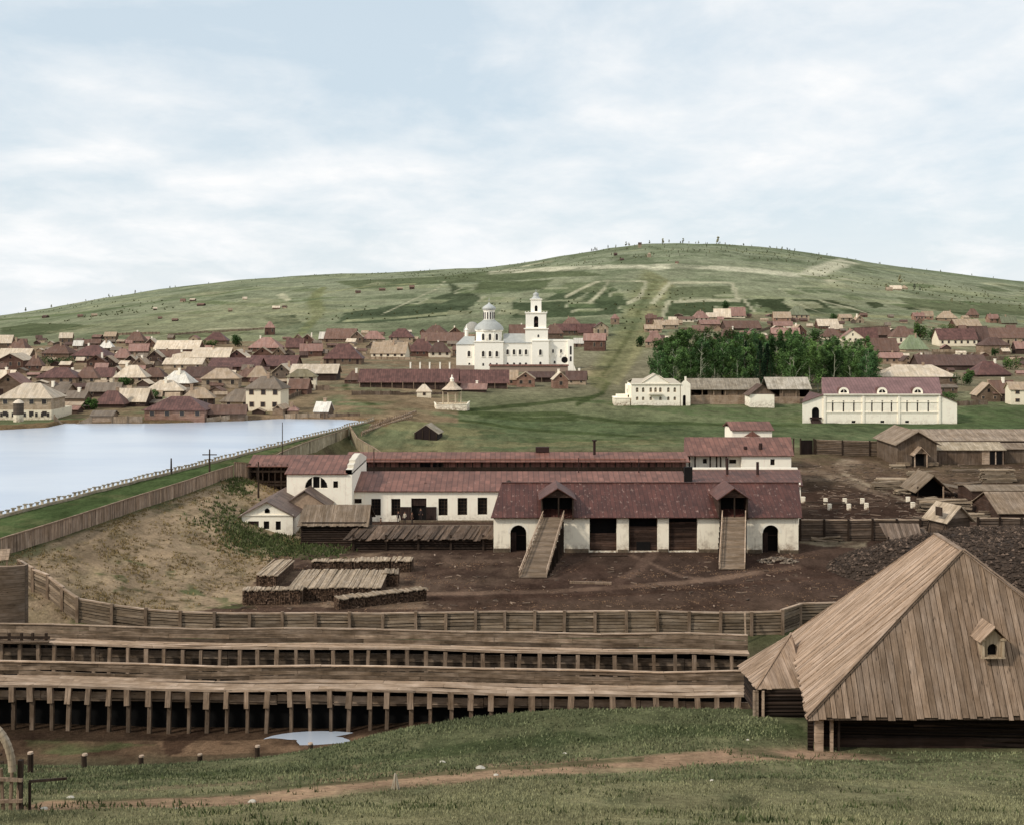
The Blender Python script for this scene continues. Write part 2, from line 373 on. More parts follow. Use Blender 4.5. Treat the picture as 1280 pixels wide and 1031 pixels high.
# ------------------------------------------------------------------ the ground sheet
TRK1 = [(40,39),(160,40.5),(300,43),(380,45.5),(520,49),(700,53),(860,57),(1010,58.5)]
TRK2 = [(900,58),(1010,58.5),(1100,58)]
def build_ground():
    r1 = np.concatenate([np.arange(-55, 10, 2.5), np.arange(10, 26, .5), np.arange(26, 132, .34)])
    r = [132.]
    while r[-1] < 1990: r.append(r[-1]*1.0042+.0)
    r2 = np.array(r); r3 = np.geomspace(2010, 14000, 40)
    Y = np.concatenate([r1, r2, r3])
    af = np.arange(-.50, .5001, .0024); ac = np.geomspace(.50, 6.0, 46)[1:]
    A = np.concatenate([-ac[::-1], af, ac])
    YY, AA = np.meshgrid(Y, A, indexing='ij'); XX = AA*(np.maximum(YY, 0)+15)
    xx = XX.ravel(); yy = YY.ravel(); zz = H(xx, yy)
    col = np.empty((len(xx), 3)); C = lambda *c: np.array(lin(c, .74))
    # --- base cover by distance and place
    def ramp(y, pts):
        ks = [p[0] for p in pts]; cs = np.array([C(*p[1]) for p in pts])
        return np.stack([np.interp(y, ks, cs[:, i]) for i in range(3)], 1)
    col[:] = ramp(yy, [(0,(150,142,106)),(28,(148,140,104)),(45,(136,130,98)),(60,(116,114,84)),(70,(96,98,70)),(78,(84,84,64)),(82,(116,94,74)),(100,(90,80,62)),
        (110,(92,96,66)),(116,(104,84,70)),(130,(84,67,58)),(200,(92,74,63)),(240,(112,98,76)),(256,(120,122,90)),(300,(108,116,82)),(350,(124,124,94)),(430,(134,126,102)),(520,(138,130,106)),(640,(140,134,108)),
        (760,(132,134,106)),(900,(140,142,114)),(1200,(148,150,122)),(1600,(146,150,124)),(1900,(136,142,116)),(3000,(130,136,116))])  # far hill tones paled in the colour to stand in for haze
    def put(m, c, k=1.0):
        m = np.clip(m, 0, 1)[:, None]*k; col[:] = col*(1-m)+C(*c)*m
    nA = fbm(xx*.08, yy*.08, 31, 4); nB = fbm(xx*.45, yy*.45, 41, 4); nF = fbm(xx*.012, yy*.012, 51, 4); nS = fbm(xx*.02, yy*.004+3, 71, 4)
    d = xx-xq(yy)
    # left creek and right creek floor
    put((yy < 80)*(yy > 70)*sstep(0, .3, nB)*(xx < -3), (105,88,68), .5)
    # dam crest and slope
    onc = ((d < 0) & (xx > xp(yy)-3) & (yy > 104) & (yy < 290)).astype(float)
    put(onc, (84,98,62)); put(onc*sstep(.0, .5, nB+nA), (112,112,78), .6)
    sl_ = ((d >= 0)*(d < 21+6*nA)*(yy > 104)*(yy < 190)).astype(float)
    put(sl_, (174,150,122)); put(sl_*sstep(-.1, .45, nB), (150,132,104), .8)
    put(sl_*sstep(.16, .34, fbm(xx*.16, yy*.09, 61, 4)), (104,106,72), .75)
    put(sl_*sstep(.28, .5, fbm(xx*.9, yy*.9, 65, 3)), (78,72,50), .6)
    put(sl_*sstep(1.3, 0, d), (90,94,62), .8)
    put(((d >= 0)*(yy > 186)*(yy < 300)*(d < 30)).astype(float)*sstep(0,.3,nA+.2), (140,132,96), .7)
    # lake margin
    a = xx/np.maximum(yy, 20); e = yy-ys(a)
    put((xx < xp(yy)+6)*(e > -8)*(e < 4.5+3*nB)*(yy > 230), (128,104,78), .9)
    # village earth
    def pip(poly, soft=0.0):
        P = np.array(poly); m = np.zeros(len(xx), bool)
        jx = xx+nB*soft*2; jy = yy+nA*soft*2
        bb = (jx > P[:,0].min()) & (jx < P[:,0].max()) & (jy > P[:,1].min()) & (jy < P[:,1].max())
        idx = np.where(bb)[0]
        if not len(idx): return m
        qx = jx[idx]; qy = jy[idx]; ins = np.zeros(len(idx), bool); n = len(P); j = n-1
        for i in range(n):
            xi, yi = P[i]; xj, yj = P[j]
            c = ((yi > qy) != (yj > qy))
            with np.errstate(divide='ignore', invalid='ignore'):
                c &= qx < (xj-xi)*(qy-yi)/((yj-yi) if yj != yi else 1e-9)+xi
            ins ^= c; j = i
        m[idx] = ins; return m
    def zone(px, c, k=1.0, soft=0, ymin=80, nz=0):
        P = [G(p[0], p[1], ymin)[:2] for p in px]; m = pip(P, soft).astype(float)
        if nz: m = m*sstep(-nz, nz*.6, nB+nA*.7)
        put(m, c, k)
    def stroke(px, wpx, c, k=.9, ymin=80, world=None):
        P = [G(p[0], p[1], ymin)[:2] for p in px] if world is None else world
        best = np.full(len(xx), 1e9)
        for (x0, y0), (x1, y1) in zip(P[:-1], P[1:]):
            w = wpx*max(y0, y1)/F*3
            bb = np.where((xx > min(x0, x1)-w) & (xx < max(x0, x1)+w) & (yy > min(y0, y1)-w*14) & (yy < max(y0, y1)+w*14))[0]
            if not len(bb): continue
            # ground is seen at a grazing angle: measure depth in foreshortened units
            fy = np.clip(26/np.maximum(yy[bb], 60), .05, .4) if world is None else np.ones(len(bb))
            qx = xx[bb]; qy = yy[bb]; vx = x1-x0; vy = y1-y0
            t = np.clip(((qx-x0)*vx+(qy-y0)*vy*fy*fy)/(vx*vx+vy*vy*fy*fy+1e-9), 0, 1)
            dd = np.hypot(qx-x0-t*vx, (qy-y0-t*vy)*fy)*F/np.maximum(qy, 20) if world is None else np.hypot(qx-x0-t*vx, qy-y0-t*vy)
            best[bb] = np.minimum(best[bb], dd)
        put(1-sstep(wpx*.35, wpx*.75, best+nB*wpx*.2), c, k)
    # --- plain behind the works
    green = (84,100,64)
    zone([(700,500),(770,508),(1000,532),(1290,536),(1290,506),(1196,500),(1000,506),(860,505),(780,500)], green, .8, 1, nz=.9)
    zone([(600,520),(1290,530),(1290,548),(600,562)], (86,98,68), .75, 2, nz=.5)
    for q in [[(430,482),(442,498),(470,508),(520,520)],[(440,500),(500,504),(560,514),(640,508),(740,497)],[(560,514),(700,517),(780,528),(1000,532)],[(520,520),(600,528),(800,545)],
              [(742,470),(760,478),(752,492),(720,506)],[(600,520),(720,524)]]:
        stroke(q, 3.0, (74,84,52), .85)
    stroke([(510,545),(530,520),(560,505)], 2.5, (150,146,108), .6)
    stroke([(660,550),(800,551),(950,548)], 4, (92,102,66), .5)
    zone([(440,560),(640,558),(850,556),(850,548),(640,552),(470,540)], (142,132,98), .6, 3, nz=.4)
    zone([(718,463),(740,458),(765,462),(755,472),(725,470)], (190,170,135), .8, 2)
    # town earth / streets
    tn = ((yy > 285)*(yy < 720)*(a < -.045)).astype(float); put(tn*sstep(-.5, .1, nA), (146,122,98), .8)
    tr_ = ((yy > 400)*(yy < 860)*(a > .13)*(a < .5)).astype(float); put(tr_*sstep(-.3, .3, nA), (140,122,98), .6)
    # street up the hill, right of the church
    stroke([(745,480),(770,450),(790,420),(808,385),(825,350)], 14, (128,126,88), .7)
    stroke([(752,470),(776,435),(792,408),(802,380),(820,352)], 2, (92,94,62), .6)
    stroke([(770,480),(795,440),(802,412),(818,380),(836,352)], 3, (158,150,112), .6)
    # soft contour banding and scrub over the hill
    hill = sstep(640, 800, yy)
    bnd = fbm(xx*.006+nF*.6, yy*.02, 81, 4)
    put(hill*sstep(.1, .35, bnd), (112,122,92), .5); put(hill*sstep(-.15, -.45, bnd), (156,158,120), .5)
    top = hill*sstep(1350, 1550, yy)*(a > .03)*(1-sstep(.29, .33, a)); put(top*sstep(-.05, .25, fbm(xx*.03, yy*.02, 91, 3)), (104,112,84), .6)
    # --- fields on the hill
    for q, c in [([(835,376),(945,376),(940,392),(925,395),(830,396)],(94,104,74)),([(942,374),(978,374),(1000,391),(958,392)],(76,86,60)),
        ([(990,375),(1022,375),(1050,391),(1006,391)],(78,88,62)),([(1028,375),(1040,375),(1090,392),(1056,392)],(84,92,66)),([(1080,378),(1098,378),(1108,384),(1094,386)],(82,90,64)),
        ([(1110,378),(1145,378),(1172,388),(1138,388)],(80,88,62)),([(1150,382),(1220,388),(1260,396),(1200,394)],(92,102,72)),
        ([(700,364),(740,362),(720,374),(680,376)],(92,104,76)),([(740,360),(770,360),(790,382),(720,386)],(98,110,80)),([(640,378),(770,376),(780,392),(720,396),(640,398)],(90,102,74)),
        ([(600,352),(690,350),(680,362),(590,366)],(112,122,88)),([(520,378),(565,366),(560,352),(600,372),(590,384),(540,392)],(92,102,76)),
        ([(430,392),(540,375),(590,372),(585,392),(470,404),(420,404)],(94,104,78)),([(330,398),(370,393),(375,404),(345,410)],(88,98,74)),
        ([(420,352),(560,345),(600,340),(700,336),(760,345),(600,352),(450,362)],(122,130,96)),([(180,418),(280,410),(320,416),(230,424)],(120,126,92)),
        ([(0,410),(40,404),(120,408),(60,418),(0,424)],(110,118,86)),([(838,360),(915,358),(915,376),(832,378)],(134,140,106)),([(705,354),(765,354),(760,366),(700,366)],(136,142,108)),
        ([(1120,372),(1280,382),(1290,396),(1150,388)],(128,134,100))]:
        zone(q, tuple(int(v*.86) for v in c), .95, 2)
    pr_ = random.Random(44)
    for k in range(46):
        cx_ = pr_.uniform(560, 1270) if k < 34 else pr_.uniform(120, 540); r_ = pr_.uniform(352, 392); w_ = pr_.uniform(14, 44); h_ = pr_.uniform(2.5, 7); sh_ = (cx_-800)*.05+pr_.uniform(-4, 4)
        zone([(cx_,r_),(cx_+w_,r_+pr_.uniform(-1,1)),(cx_+w_+sh_,r_+h_),(cx_+sh_,r_+h_)], pr_.choice([(104,116,82),(96,106,76),(118,126,92),(150,152,118),(158,156,124),(124,130,96)]), .7, 1)
        if pr_.random() < .6: stroke([(cx_,r_),(cx_+sh_,r_+h_)], 1.3, (184,180,150), .7)
        if pr_.random() < .5: stroke([(cx_,r_),(cx_+w_,r_)], 1.3, (176,174,142), .6)
    L = (190,184,154)
    for q, w, c in [([(612,341),(640,339),(700,337),(822,335),(822,333),(860,334),(940,339),(1008,345),(1030,336),(1062,327)],4.0,(206,200,172)),
        ([(612,344),(640,335),(690,327)],1.5,L),([(706,372),(730,360),(748,352)],1.2,L),([(735,380),(755,362),(760,352)],1.2,L),([(756,352),(808,352),(800,372),(784,380)],1.2,L),
        ([(815,380),(838,354),(915,354),(923,376),(842,378)],1.2,L),([(828,396),(836,376)],1,L),([(930,374),(945,392)],1.2,L),([(985,374),(1030,392)],1.5,L),([(1025,376),(1080,390)],1.2,L),
        ([(1032,352),(1060,350),(1100,358)],1.4,L),([(350,368),(360,375),(352,382)],2,L),([(385,378),(410,365),(470,357),(520,355)],1.6,(150,150,112)),([(480,392),(545,362),(556,352)],1.4,L),
        ([(375,420),(398,392),(392,376),(400,362)],5,(128,130,92)),([(430,402),(560,392)],2.2,(160,160,124)),([(200,420),(260,412),(330,410)],1.5,L),([(1000,345),(1150,362),(1280,376)],1.2,(142,146,112)),
        ([(940,392),(1090,396),(1280,402)],1.4,(150,148,112)),([(0,400),(120,390),(260,370),(330,360)],2,(112,122,88)),([(230,378),(330,382),(420,372)],2,(118,126,92))]:
        stroke(q, max(w*.95, 1.5), c, .9)
    sc1 = fbm(xx*.02+9, yy*.012, 93, 5); put(hill*sstep(.2, .36, sc1)*.8, (100,108,82), .7)
    zone([(60,415),(330,372),(420,392),(340,415),(200,425)], (160,156,122), .5, 8, nz=.8)
    # --- yard of the works
    stroke([(1290,652),(1160,636),(1100,612),(1060,596),(1050,585),(1070,575)], 6, (176,156,132), .9)
    stroke([(1000,592),(1040,594),(1060,602),(1100,618)], 9, (150,130,110), .75)
    stroke([(500,742),(700,738),(850,728),(1000,708)], 4, (142,116,98), .75); stroke([(790,694),(850,720),(900,726)], 3, (135,110,94), .7)
    stroke([(820,688),(800,710),(760,735)], 7, (124,100,86), .7)
    stroke([(500,748),(800,742),(1040,720)], 3, (78,58,48), .5)
    zone([(303,756),(535,760),(520,690),(380,690),(330,700)], (150,126,104), .8, 1, nz=.7)
    zone([(500,690),(700,700),(690,740),(520,735)], (112,92,78), .7, 1.5, nz=.3)
    zone([(280,655),(300,690),(400,700),(440,690),(300,640)], (80,92,56), .85, 1.5, nz=1.0)
    zone([(258,738),(300,742),(312,758),(258,758)], (88,98,62), .7, 3.0, nz=.5)
    zone([(150,738),(190,715),(235,705),(225,716),(180,740)], (92,98,62), .7, 3.0, nz=.5)
    zone([(1000,668),(1080,672),(1070,684),(1000,680)], (160,146,122), .8, 1, nz=.5)
    zone([(1000,560),(1130,575),(1290,580),(1290,600),(1000,600)], (112,92,76), .8, 2, nz=.6)
    dk = fbm(xx*.1+7, yy*.1, 95, 4); put((yy > 118)*(yy < 245)*(d > 24)*sstep(.05, .4, dk), (70,52,44), .5)
    # --- creek
    zone([(170,905),(330,900),(470,915),(360,940),(210,945)], (142,114,90), .8, .5, ymin=72)
    zone([(200,925),(240,912),(262,906),(258,918),(225,942),(205,945)], (70,52,42), .8, .3, ymin=72)
    put((yy > 76)*(yy < 88)*sstep(.05,.4,fbm(xx*.35,yy*.5,77,4)), (78,60,48), .7)
    zone([(30,925),(100,922),(190,930),(100,942),(30,940)], (84,94,60), .7, .5, ymin=72, nz=.6)
    put((yy > 84.5)*(yy < 93)*(xx < 6), (64,50,41), .75)  # ground colour darkened to paint the shade under the lower flume
    # --- near bank: tracks worn in the turf
    W = lambda pts: [(X(p, y), y) for p, y in pts]
    P1 = (172,140,114)
    stroke(None, 4.2, P1, .9, world=W(TRK1))
    stroke(None, 2.4, (160,134,108), .75, world=W([(400,50),(560,52.5),(740,57)]))
    stroke(None, 1.6, (142,124,98), .6, world=W([(60,46),(160,48),(300,50),(400,54),(480,60)]))
    stroke(None, 3.0, (162,132,108), .9, world=W(TRK2))
    stroke(None, 1.2, (60,64,42), .6, world=W([(950,57.2),(1010,56.3),(1200,56)]))
    stroke(None, 2.5, (66,78,48), .7, world=W([(60,53),(200,57),(400,60),(600,62),(800,64),(1000,64)]))
    stroke(None, 1.5, (70,80,50), .6, world=W([(40,42),(250,44.5),(420,49),(600,53),(800,57)]))
    nr = (yy < 76).astype(float)
    put(nr*sstep(.05, .5, fbm(xx*.5, yy*.22, 97, 4)), (74,82,56), .6); put(nr*sstep(.1, .5, fbm(xx*.22, yy*.4, 98, 4)), (140,138,104), .5)
    put(nr*sstep(.25, .6, fbm(xx*.09, yy*.09, 99, 4)), (132,120,92), .55)
    col[:] = col*(1+.16*nB[:, None])
    nr_, nc = len(Y), len(A)
    idx = np.arange(nr_*nc).reshape(nr_, nc)
    q = np.stack([idx[:-1, :-1], idx[:-1, 1:], idx[1:, 1:], idx[1:, :-1]], -1).reshape(-1, 4)
    me = bpy.data.meshes.new('ground'); me.vertices.add(len(xx)); me.vertices.foreach_set('co', np.stack([xx, yy, zz], 1).astype(np.float32).ravel())
    me.loops.add(q.size); me.loops.foreach_set('vertex_index', q.ravel().astype(np.int32))
    me.polygons.add(len(q)); me.polygons.foreach_set('loop_start', np.arange(0, q.size, 4, dtype=np.int32)); me.polygons.foreach_set('loop_total', np.full(len(q), 4, np.int32))
    me.polygons.foreach_set('use_smooth', np.ones(len(q), bool)); me.update(calc_edges=True)
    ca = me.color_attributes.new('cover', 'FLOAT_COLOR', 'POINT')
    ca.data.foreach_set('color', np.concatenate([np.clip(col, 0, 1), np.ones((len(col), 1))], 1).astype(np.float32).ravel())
    m, t, b = newmat('ground_cover')
    at = t.new('ShaderNodeAttribute', attribute_name='cover'); tc = t.new('ShaderNodeTexCoord'); p = tc.outputs['Object']
    mp = t.new('ShaderNodeMapping'); mp.inputs['Scale'].default_value = (1, .45, 1); t.l.new(p, mp.inputs[0])
    n1 = t.noise(p, 2.6, 6, .75); n2 = t.noise(mp.outputs[0], .42, 6, .7); n3 = t.noise(mp.outputs[0], .045, 6, .65)
    k = t.math('MULTIPLY', t.mr(n1, .3, .7, .62, 1.38), t.mr(n2, .3, .7, .64, 1.36)); k = t.math('MULTIPLY', k, t.mr(n3, .3, .7, .74, 1.26))
    mp2 = t.new('ShaderNodeMapping'); mp2.inputs['Scale'].default_value = (1, .3, 1); t.l.new(p, mp2.inputs[0]); k = t.math('MULTIPLY', k, t.mr(t.noise(mp2.outputs[0], .14, 5, .7), .3, .7, .8, 1.2))
    c = t.mul(at.outputs['Color'], k)
    c2 = t.mix(t.mr(n2, .55, .7, 0, .35), c, t.mix(1.0, at.outputs['Color'], (1.12, 1.02, .92), 'MULTIPLY'))
    t.l.new(c2, b.inputs['Base Color']); b.inputs['Roughness'].default_value = 1; b.inputs['Specular IOR Level'].default_value = .0
    bp = t.new('ShaderNodeBump'); bp.inputs['Strength'].default_value = .7; bp.inputs['Distance'].default_value = .25
    t.l.new(t.math('ADD', n1, t.math('MULTIPLY', n2, 2.0)), bp.inputs['Height']); t.l.new(bp.outputs[0], b.inputs['Normal'])
    me.materials.append(m)
    o = bpy.data.objects.new('ground', me); COL.objects.link(o); tag(o, kind='structure')
    return me
ground_me = build_ground()

def water(name, pts, z):
    mb = MB(); mb.poly(*[(p[0], p[1], z) for p in pts])
    m, t, b = newmat('still_water'); b.inputs['Base Color'].default_value = (*lin((150,160,170)), 1)
    b.inputs['Roughness'].default_value = .3; b.inputs['Specular IOR Level'].default_value = .7; b.inputs['Metallic'].default_value = .3
    tc = t.new('ShaderNodeTexCoord'); mp = t.new('ShaderNodeMapping'); mp.inputs['Scale'].default_value = (.5, 1.4, 1); t.l.new(tc.outputs['Object'], mp.inputs[0])
    n = t.noise(mp.outputs[0], 1.2, 4, .6); n2 = t.noise(mp.outputs[0], .04, 4, .6)
    bp = t.new('ShaderNodeBump'); bp.inputs['Strength'].default_value = .12; bp.inputs['Distance'].default_value = .05; t.l.new(n, bp.inputs['Height']); t.l.new(bp.outputs[0], b.inputs['Normal'])
    t.l.new(t.mix(t.mr(n2, .35, .65, 0, 1), lin((205,216,232)), lin((225,232,242))), b.inputs['Base Color'])
    o = mb.build(name, m); tag(o, kind='structure')
yl = [118,143,184,230,279,286]
water('lake', [(-700,118)]+[(float(xp(y))+1.6, y) for y in yl]+[(-36,291),(-60,296),(-700,296)], 5.0)
# puddle below the flume
water('puddle', [(-13.6+4.0*math.cos(2*math.pi*i/24), 84.3+2.0*math.sin(2*math.pi*i/24)) for i in range(24)], -.44)
# ------------------------------------------------------------------ reusable building parts
def wall_open(mb, x0, x1, z0, z1, ops, y=0.0, t=.4, tint=1.0):
    """wall face in the plane y with real openings (x0,x1,z0,z1,arched) and reveals going back to y+t"""
    ops = sorted(ops); x = x0
    def q(a, b, c, d):
        if b-a > 1e-4 and d-c > 1e-4: mb.poly((a,y,c), (b,y,c), (b,y,d), (a,y,d), t=tint)
    for o in ops:
        a, b, c, d = o[:4]; arch = len(o) > 4 and o[4]
        q(x, a, z0, z1); q(a, b, z0, c)
        if arch:
            r = (b-a)/2; zc = d-r*(.999 if arch == 1 else arch); ry = d-zc; cx = (a+b)/2; n = 8; pts = []
            for i in range(n+1):
                an = math.pi-math.pi*i/n; pts.append((cx+r*math.cos(an), zc+ry*math.sin(an)))
            for i in range(n):
                (ax, az), (bx, bz) = pts[i], pts[i+1]
                mb.poly((ax,y,az), (bx,y,bz), (bx,y,z1), (ax,y,z1), t=tint)
                mb.poly((ax,y,az), (ax,y+t,az), (bx,y+t,bz), (bx,y,bz), t=tint*.9)
            top = zc
        else:
            q(a, b, d, z1); top = d; mb.poly((a,y,d), (a,y+t,d), (b,y+t,d), (b,y,d), t=tint*.8)
        mb.poly((a,y,c), (a,y+t,c), (a,y+t,top), (a,y,top), t=tint*.85); mb.poly((b,y,c), (b,y,top), (b,y+t,top), (b,y+t,c), t=tint*.95)
        mb.poly((a,y,c), (b,y,c), (b,y+t,c), (a,y+t,c), t=tint)
        x = b
    q(x, x1, z0, z1)
def win(parent, x0, x1, z0, z1, y, name='window', bars=(1, 2), m=None, frame=None, arch=False, depth=.06, sub=True):
    """a glazed sash: frame with glazing bars, pane as its sub-part"""
    f = MB(); w = min(.12, (x1-x0)*.12)
    f.box(x0, x0+w, y-depth, y, z0, z1); f.box(x1-w, x1, y-depth, y, z0, z1); f.box(x0+w, x1-w, y-depth, y, z0, z0+w)
    if not arch: f.box(x0+w, x1-w, y-depth, y, z1-w, z1)
    for i in range(bars[0]): xx = x0+(x1-x0)*(i+1)/(bars[0]+1); f.box(xx-w*.3, xx+w*.3, y-depth*.8, y-.005, z0+w, z1-w)
    for i in range(bars[1]): zz = z0+(z1-z0)*(i+1)/(bars[1]+1); f.box(x0+w, x1-w, y-depth*.7, y-.008, zz-w*.3, zz+w*.3)
    fo = f.build(name, frame or M_frame, parent)
    if sub:
        p = MB(); p.poly((x0,y+.02,z0), (x1,y+.02,z0), (x1,y+.02,z1), (x0,y+.02,z1)); p.build('pane', m or M_glass, fo)
    return fo
def gable_roof_side(mb, x0, x1, y0, y1, ze, zr, ov=.4, th=.12, hip0=0, hip1=0, bd=None, sk=0):
    """ridge along x; optional hipped ends"""
    ym = (y0+y1)/2; s = (zr-ze)/((y1-y0)/2); y0 -= ov; y1 += ov; z = ze-ov*s; a = x0-ov; b = x1+ov
    k1 = sk*(ym-y0); k2 = sk*(y1-y0)
    A = [(a,y0,z), (b,y0,z), (b-hip1+k1,ym,zr), (a+hip0+k1,ym,zr)]; B = [(b+k2,y1,z), (a+k2,y1,z), (a+hip0+k1,ym,zr), (b-hip1+k1,ym,zr)]
    if bd: mb.boards(A, **bd); mb.slab(B, th)
    else: mb.slab(A, th); mb.slab(B, th)
    if hip0: T = [(a,y1,z), (a,y0,z), (a+hip0,ym,zr)]; mb.slab(T, th)
    if hip1: T = [(b,y0,z), (b,y1,z), (b-hip1,ym,zr)]; mb.slab(T, th)
def gable_roof_front(mb, x0, x1, y0, y1, ze, zr, ov=.4, th=.12):
    xm = (x0+x1)/2; s = (zr-ze)/((x1-x0)/2); a = x0-ov; b = x1+ov; z = ze-ov*s; y0 -= ov; y1 += ov
    mb.slab([(a,y1,z), (a,y0,z), (xm,y0,zr), (xm,y1,zr)], th); mb.slab([(b,y0,z), (b,y1,z), (xm,y1,zr), (xm,y0,zr)], th)
def body(mb, x0, x1, y0, y1, z0, z1, zr=None, side=None):
    mb.box(x0, x1, y0, y1, z0, z1)
    if zr and side == 'f':
        xm = (x0+x1)/2
        for y in (y0, y1): mb.poly((x0,y,z1), (x1,y,z1), (xm,y,zr))
    if zr and side == 's':
        ym = (y0+y1)/2
        for x in (x0, x1): mb.poly((x,y0,z1), (x,y1,z1), (x,ym,zr))
def logs_h(mb, x0, x1, y, z0, z1, r=.13, along='x', jit=.03):
    z = z0+r
    while z < z1:
        rr = r*random.uniform(.88, 1.1); t = random.uniform(.75, 1.2); e = random.uniform(-.1, .2)
        if along == 'x': mb.cone((x0-e, y, z+random.uniform(-jit,jit)*.3), (x1+e, y, z), rr, rr*.93, 8, t)
        else: mb.cone((y, x0-e, z), (y, x1+e, z), rr, rr*.93, 8, t)
        z += r*1.85

# ------------------------------------------------------------------ FLUMES
def sag(mb, L):
    mb.v = [(x, y, z+.07*math.sin(x*.23+1)+.05*math.sin(x*.61)+.03*math.sin(x*1.7+2)-.10*math.exp(-((x-14)/4)**2)) if z > .4 else (x,y,z) for x,y,z in mb.v]; return mb
def flume(name, label, x0, y0, x1, y1, ztop, zbot, fw, drop, postpx, zpost, ups, lead):
    L = math.hypot(x1-x0, y1-y0); rz = math.atan2(y1-y0, x1-x0)
    t = thing(name, label, 'flume', (x0, y0, 0), rz, 'timber flumes below the works')
    a = -lead; b = L
    mb = MB(); h = (ztop-zbot)/3
    for k in range(3):                                    # three courses of long planks, each a little askew
        x = a
        while x < b:
            e = min(x+random.uniform(4.5, 7.5), b); dy = random.uniform(-.03, .03); dz = random.uniform(-.02, .02)
            mb.box(x+.01, e-.01, dy, dy+.07, zbot+k*h+.01+dz, zbot+(k+1)*h-.01+dz, random.choice([.62,.8,.95,1.0,1.1,1.2])*(.75 if k == 0 else 1)); x = e
    sag(mb,L).build('back_wall', M_flume, t)
    mb = MB(); x = a
    while x < b:
        e = min(x+random.uniform(5, 8), b); mb.box(x, e-.02, -.08, .16, ztop+.012, ztop+.09+random.uniform(-.01,.02), random.uniform(.95, 1.15)); x = e
    sag(mb,L).build('top_rail', M_flumefl, t)
    mb = MB(); n = 3
    for k in range(n):
        x = a-random.uniform(0, 3); ya = -.02-fw*k/n; yb = -fw*(k+1)/n
        za = zbot-drop*k/n; zb = zbot-drop*(k+1)/n
        while x < b:
            e = min(x+random.uniform(5, 8), b); d = random.uniform(-.015, .015)
            mb.slab([(x, yb+.02, zb+d), (e-.02, yb+.02, zb+d), (e-.02, ya, za+d), (x, ya, za+d)], .06, random.uniform(.9, 1.08)); x = e
    sag(mb,L).build('channel_floor', M_flumefl, t)
    mb = MB(); x = a; zl = zbot-drop
    while x < b:
        e = min(x+random.uniform(5, 8), b); d = random.uniform(-.03, .03); mb.box(x, e-.015, -fw-.1+d, -fw, zl-.13, zl+.03, random.uniform(.85, 1.1)); x = e
    sag(mb,L).build('edge_beam', M_flumefl, t)
    mb = MB(); x = a
    while x < b:
        e = min(x+random.uniform(3, 5), b); d = random.uniform(-.05, .05)
        if postpx == 2: mb.box(x, e-.04, -fw+.62+d, -fw+.74+d, zl-1.12+d, zl-.62+d*.5, random.uniform(.85, 1.25)); mb.box(x, e-.04, -fw+.66, -fw+.76, zl-1.30+d, zl-1.14, random.uniform(.35, .6))
        else: mb.box(x, e-.04, -fw+.55+d, -fw+.67+d, zl-1.2, zl-.62+d*.5, random.uniform(.8, 1.2)); mb.box(x, e-.04, -fw+.6, -fw+.7, zl-1.9, zl-1.25, random.uniform(.35, .6))
        x = e
    mb.build('inner_beam', M_flumefl if postpx == 2 else M_flume, t)
    mb = MB(); mb.box(a, b, -fw+1.3, -fw+1.42, -1.2, zl-.02, .25); mb.build('inner_wall', M_dark, t)  # near-black sheet standing in for the shade beneath the channel
    x = a+ups; i = 0
    while x < b-.3:
        w = random.uniform(.25, .36); lean = random.uniform(-.1, .1); xx = x+random.uniform(-.12, .12)
        m = MB()
        if postpx == 2:
            m.beam((xx, -fw+.05, zl-.12), (xx+lean, -fw-.1, zl-1.3), w*1.25, .3, random.uniform(.8, 1.05), up=(0,1,0))
            m.beam((xx+lean+.04, -fw+.12, zl-1.2), (xx+lean*1.6, -fw+.05, zpost), w*.85, .26, random.uniform(.4, .65), up=(0,1,0))
        else:
            m.beam((xx, -fw+.02, zl-.22), (xx+lean, -fw-.08, zpost), w*.95, .25, random.uniform(.75, 1.05), up=(0,1,0))
        sag(m,L).build('post', M_post, t); x += lead*0+(1.50 if postpx == 1 else 1.46)
    return t
flume('timber_flume', 'farther, upper one of the two long wooden flumes, just below the long log fence', -41.8, 98, 18.6, 94.6, 4.2, 3.12, 1.0, .06, 1, .3, .6, 6)
flume('timber_flume', 'nearer, lower one of the two long wooden flumes, on posts over the creek bed', -38.2, 89.5, 16.9, 86.7, 3.6, 2.65, 2.0, .1, 2, -1.1, 1.0, 8)
# the timber abutment at the left, where the flumes come out of the dam
t = thing('sluice_wall', 'curved brown timber wall where the flumes leave the dam at the left edge', 'wall', (X(8, 101), 101, 0))
mb = MB()
SW = [(-7+7.9*k/20, -.1+1.7*(k/20)**3, 8.3+.2*math.sin(k/4)) for k in range(21)]
for (xa_, ya_, za_), (xb_, yb_, zb_) in zip(SW[:-1], SW[1:]):
    n_ = int(za_/.36)
    for j in range(4, n_+1): mb.poly((xa_,ya_,j*za_/(n_+1)), (xb_,yb_,j*zb_/(n_+1)), (xb_,yb_,(j+1)*zb_/(n_+1)-.02), (xa_,ya_,(j+1)*za_/(n_+1)-.02), t=[1,.86,1.08,.93,1.02][(j*7)%5])
    mb.poly((xa_,ya_+.03,1), (xb_,yb_+.03,1), (xb_,yb_+.03,zb_), (xa_,ya_+.03,za_), t=.3); mb.poly((xa_,ya_,za_+.001), (xb_,yb_,zb_+.001), (xb_,yb_+.6,zb_), (xa_,ya_+.6,za_), t=1.15)
mb.box(.86, .92, 1.62, 2.3, 1, 8.1, .6)
mb.build('plank_face', wood(lin((152,126,102)), .36, horiz=True, var=.0, gap=.0, stain=.4), t)

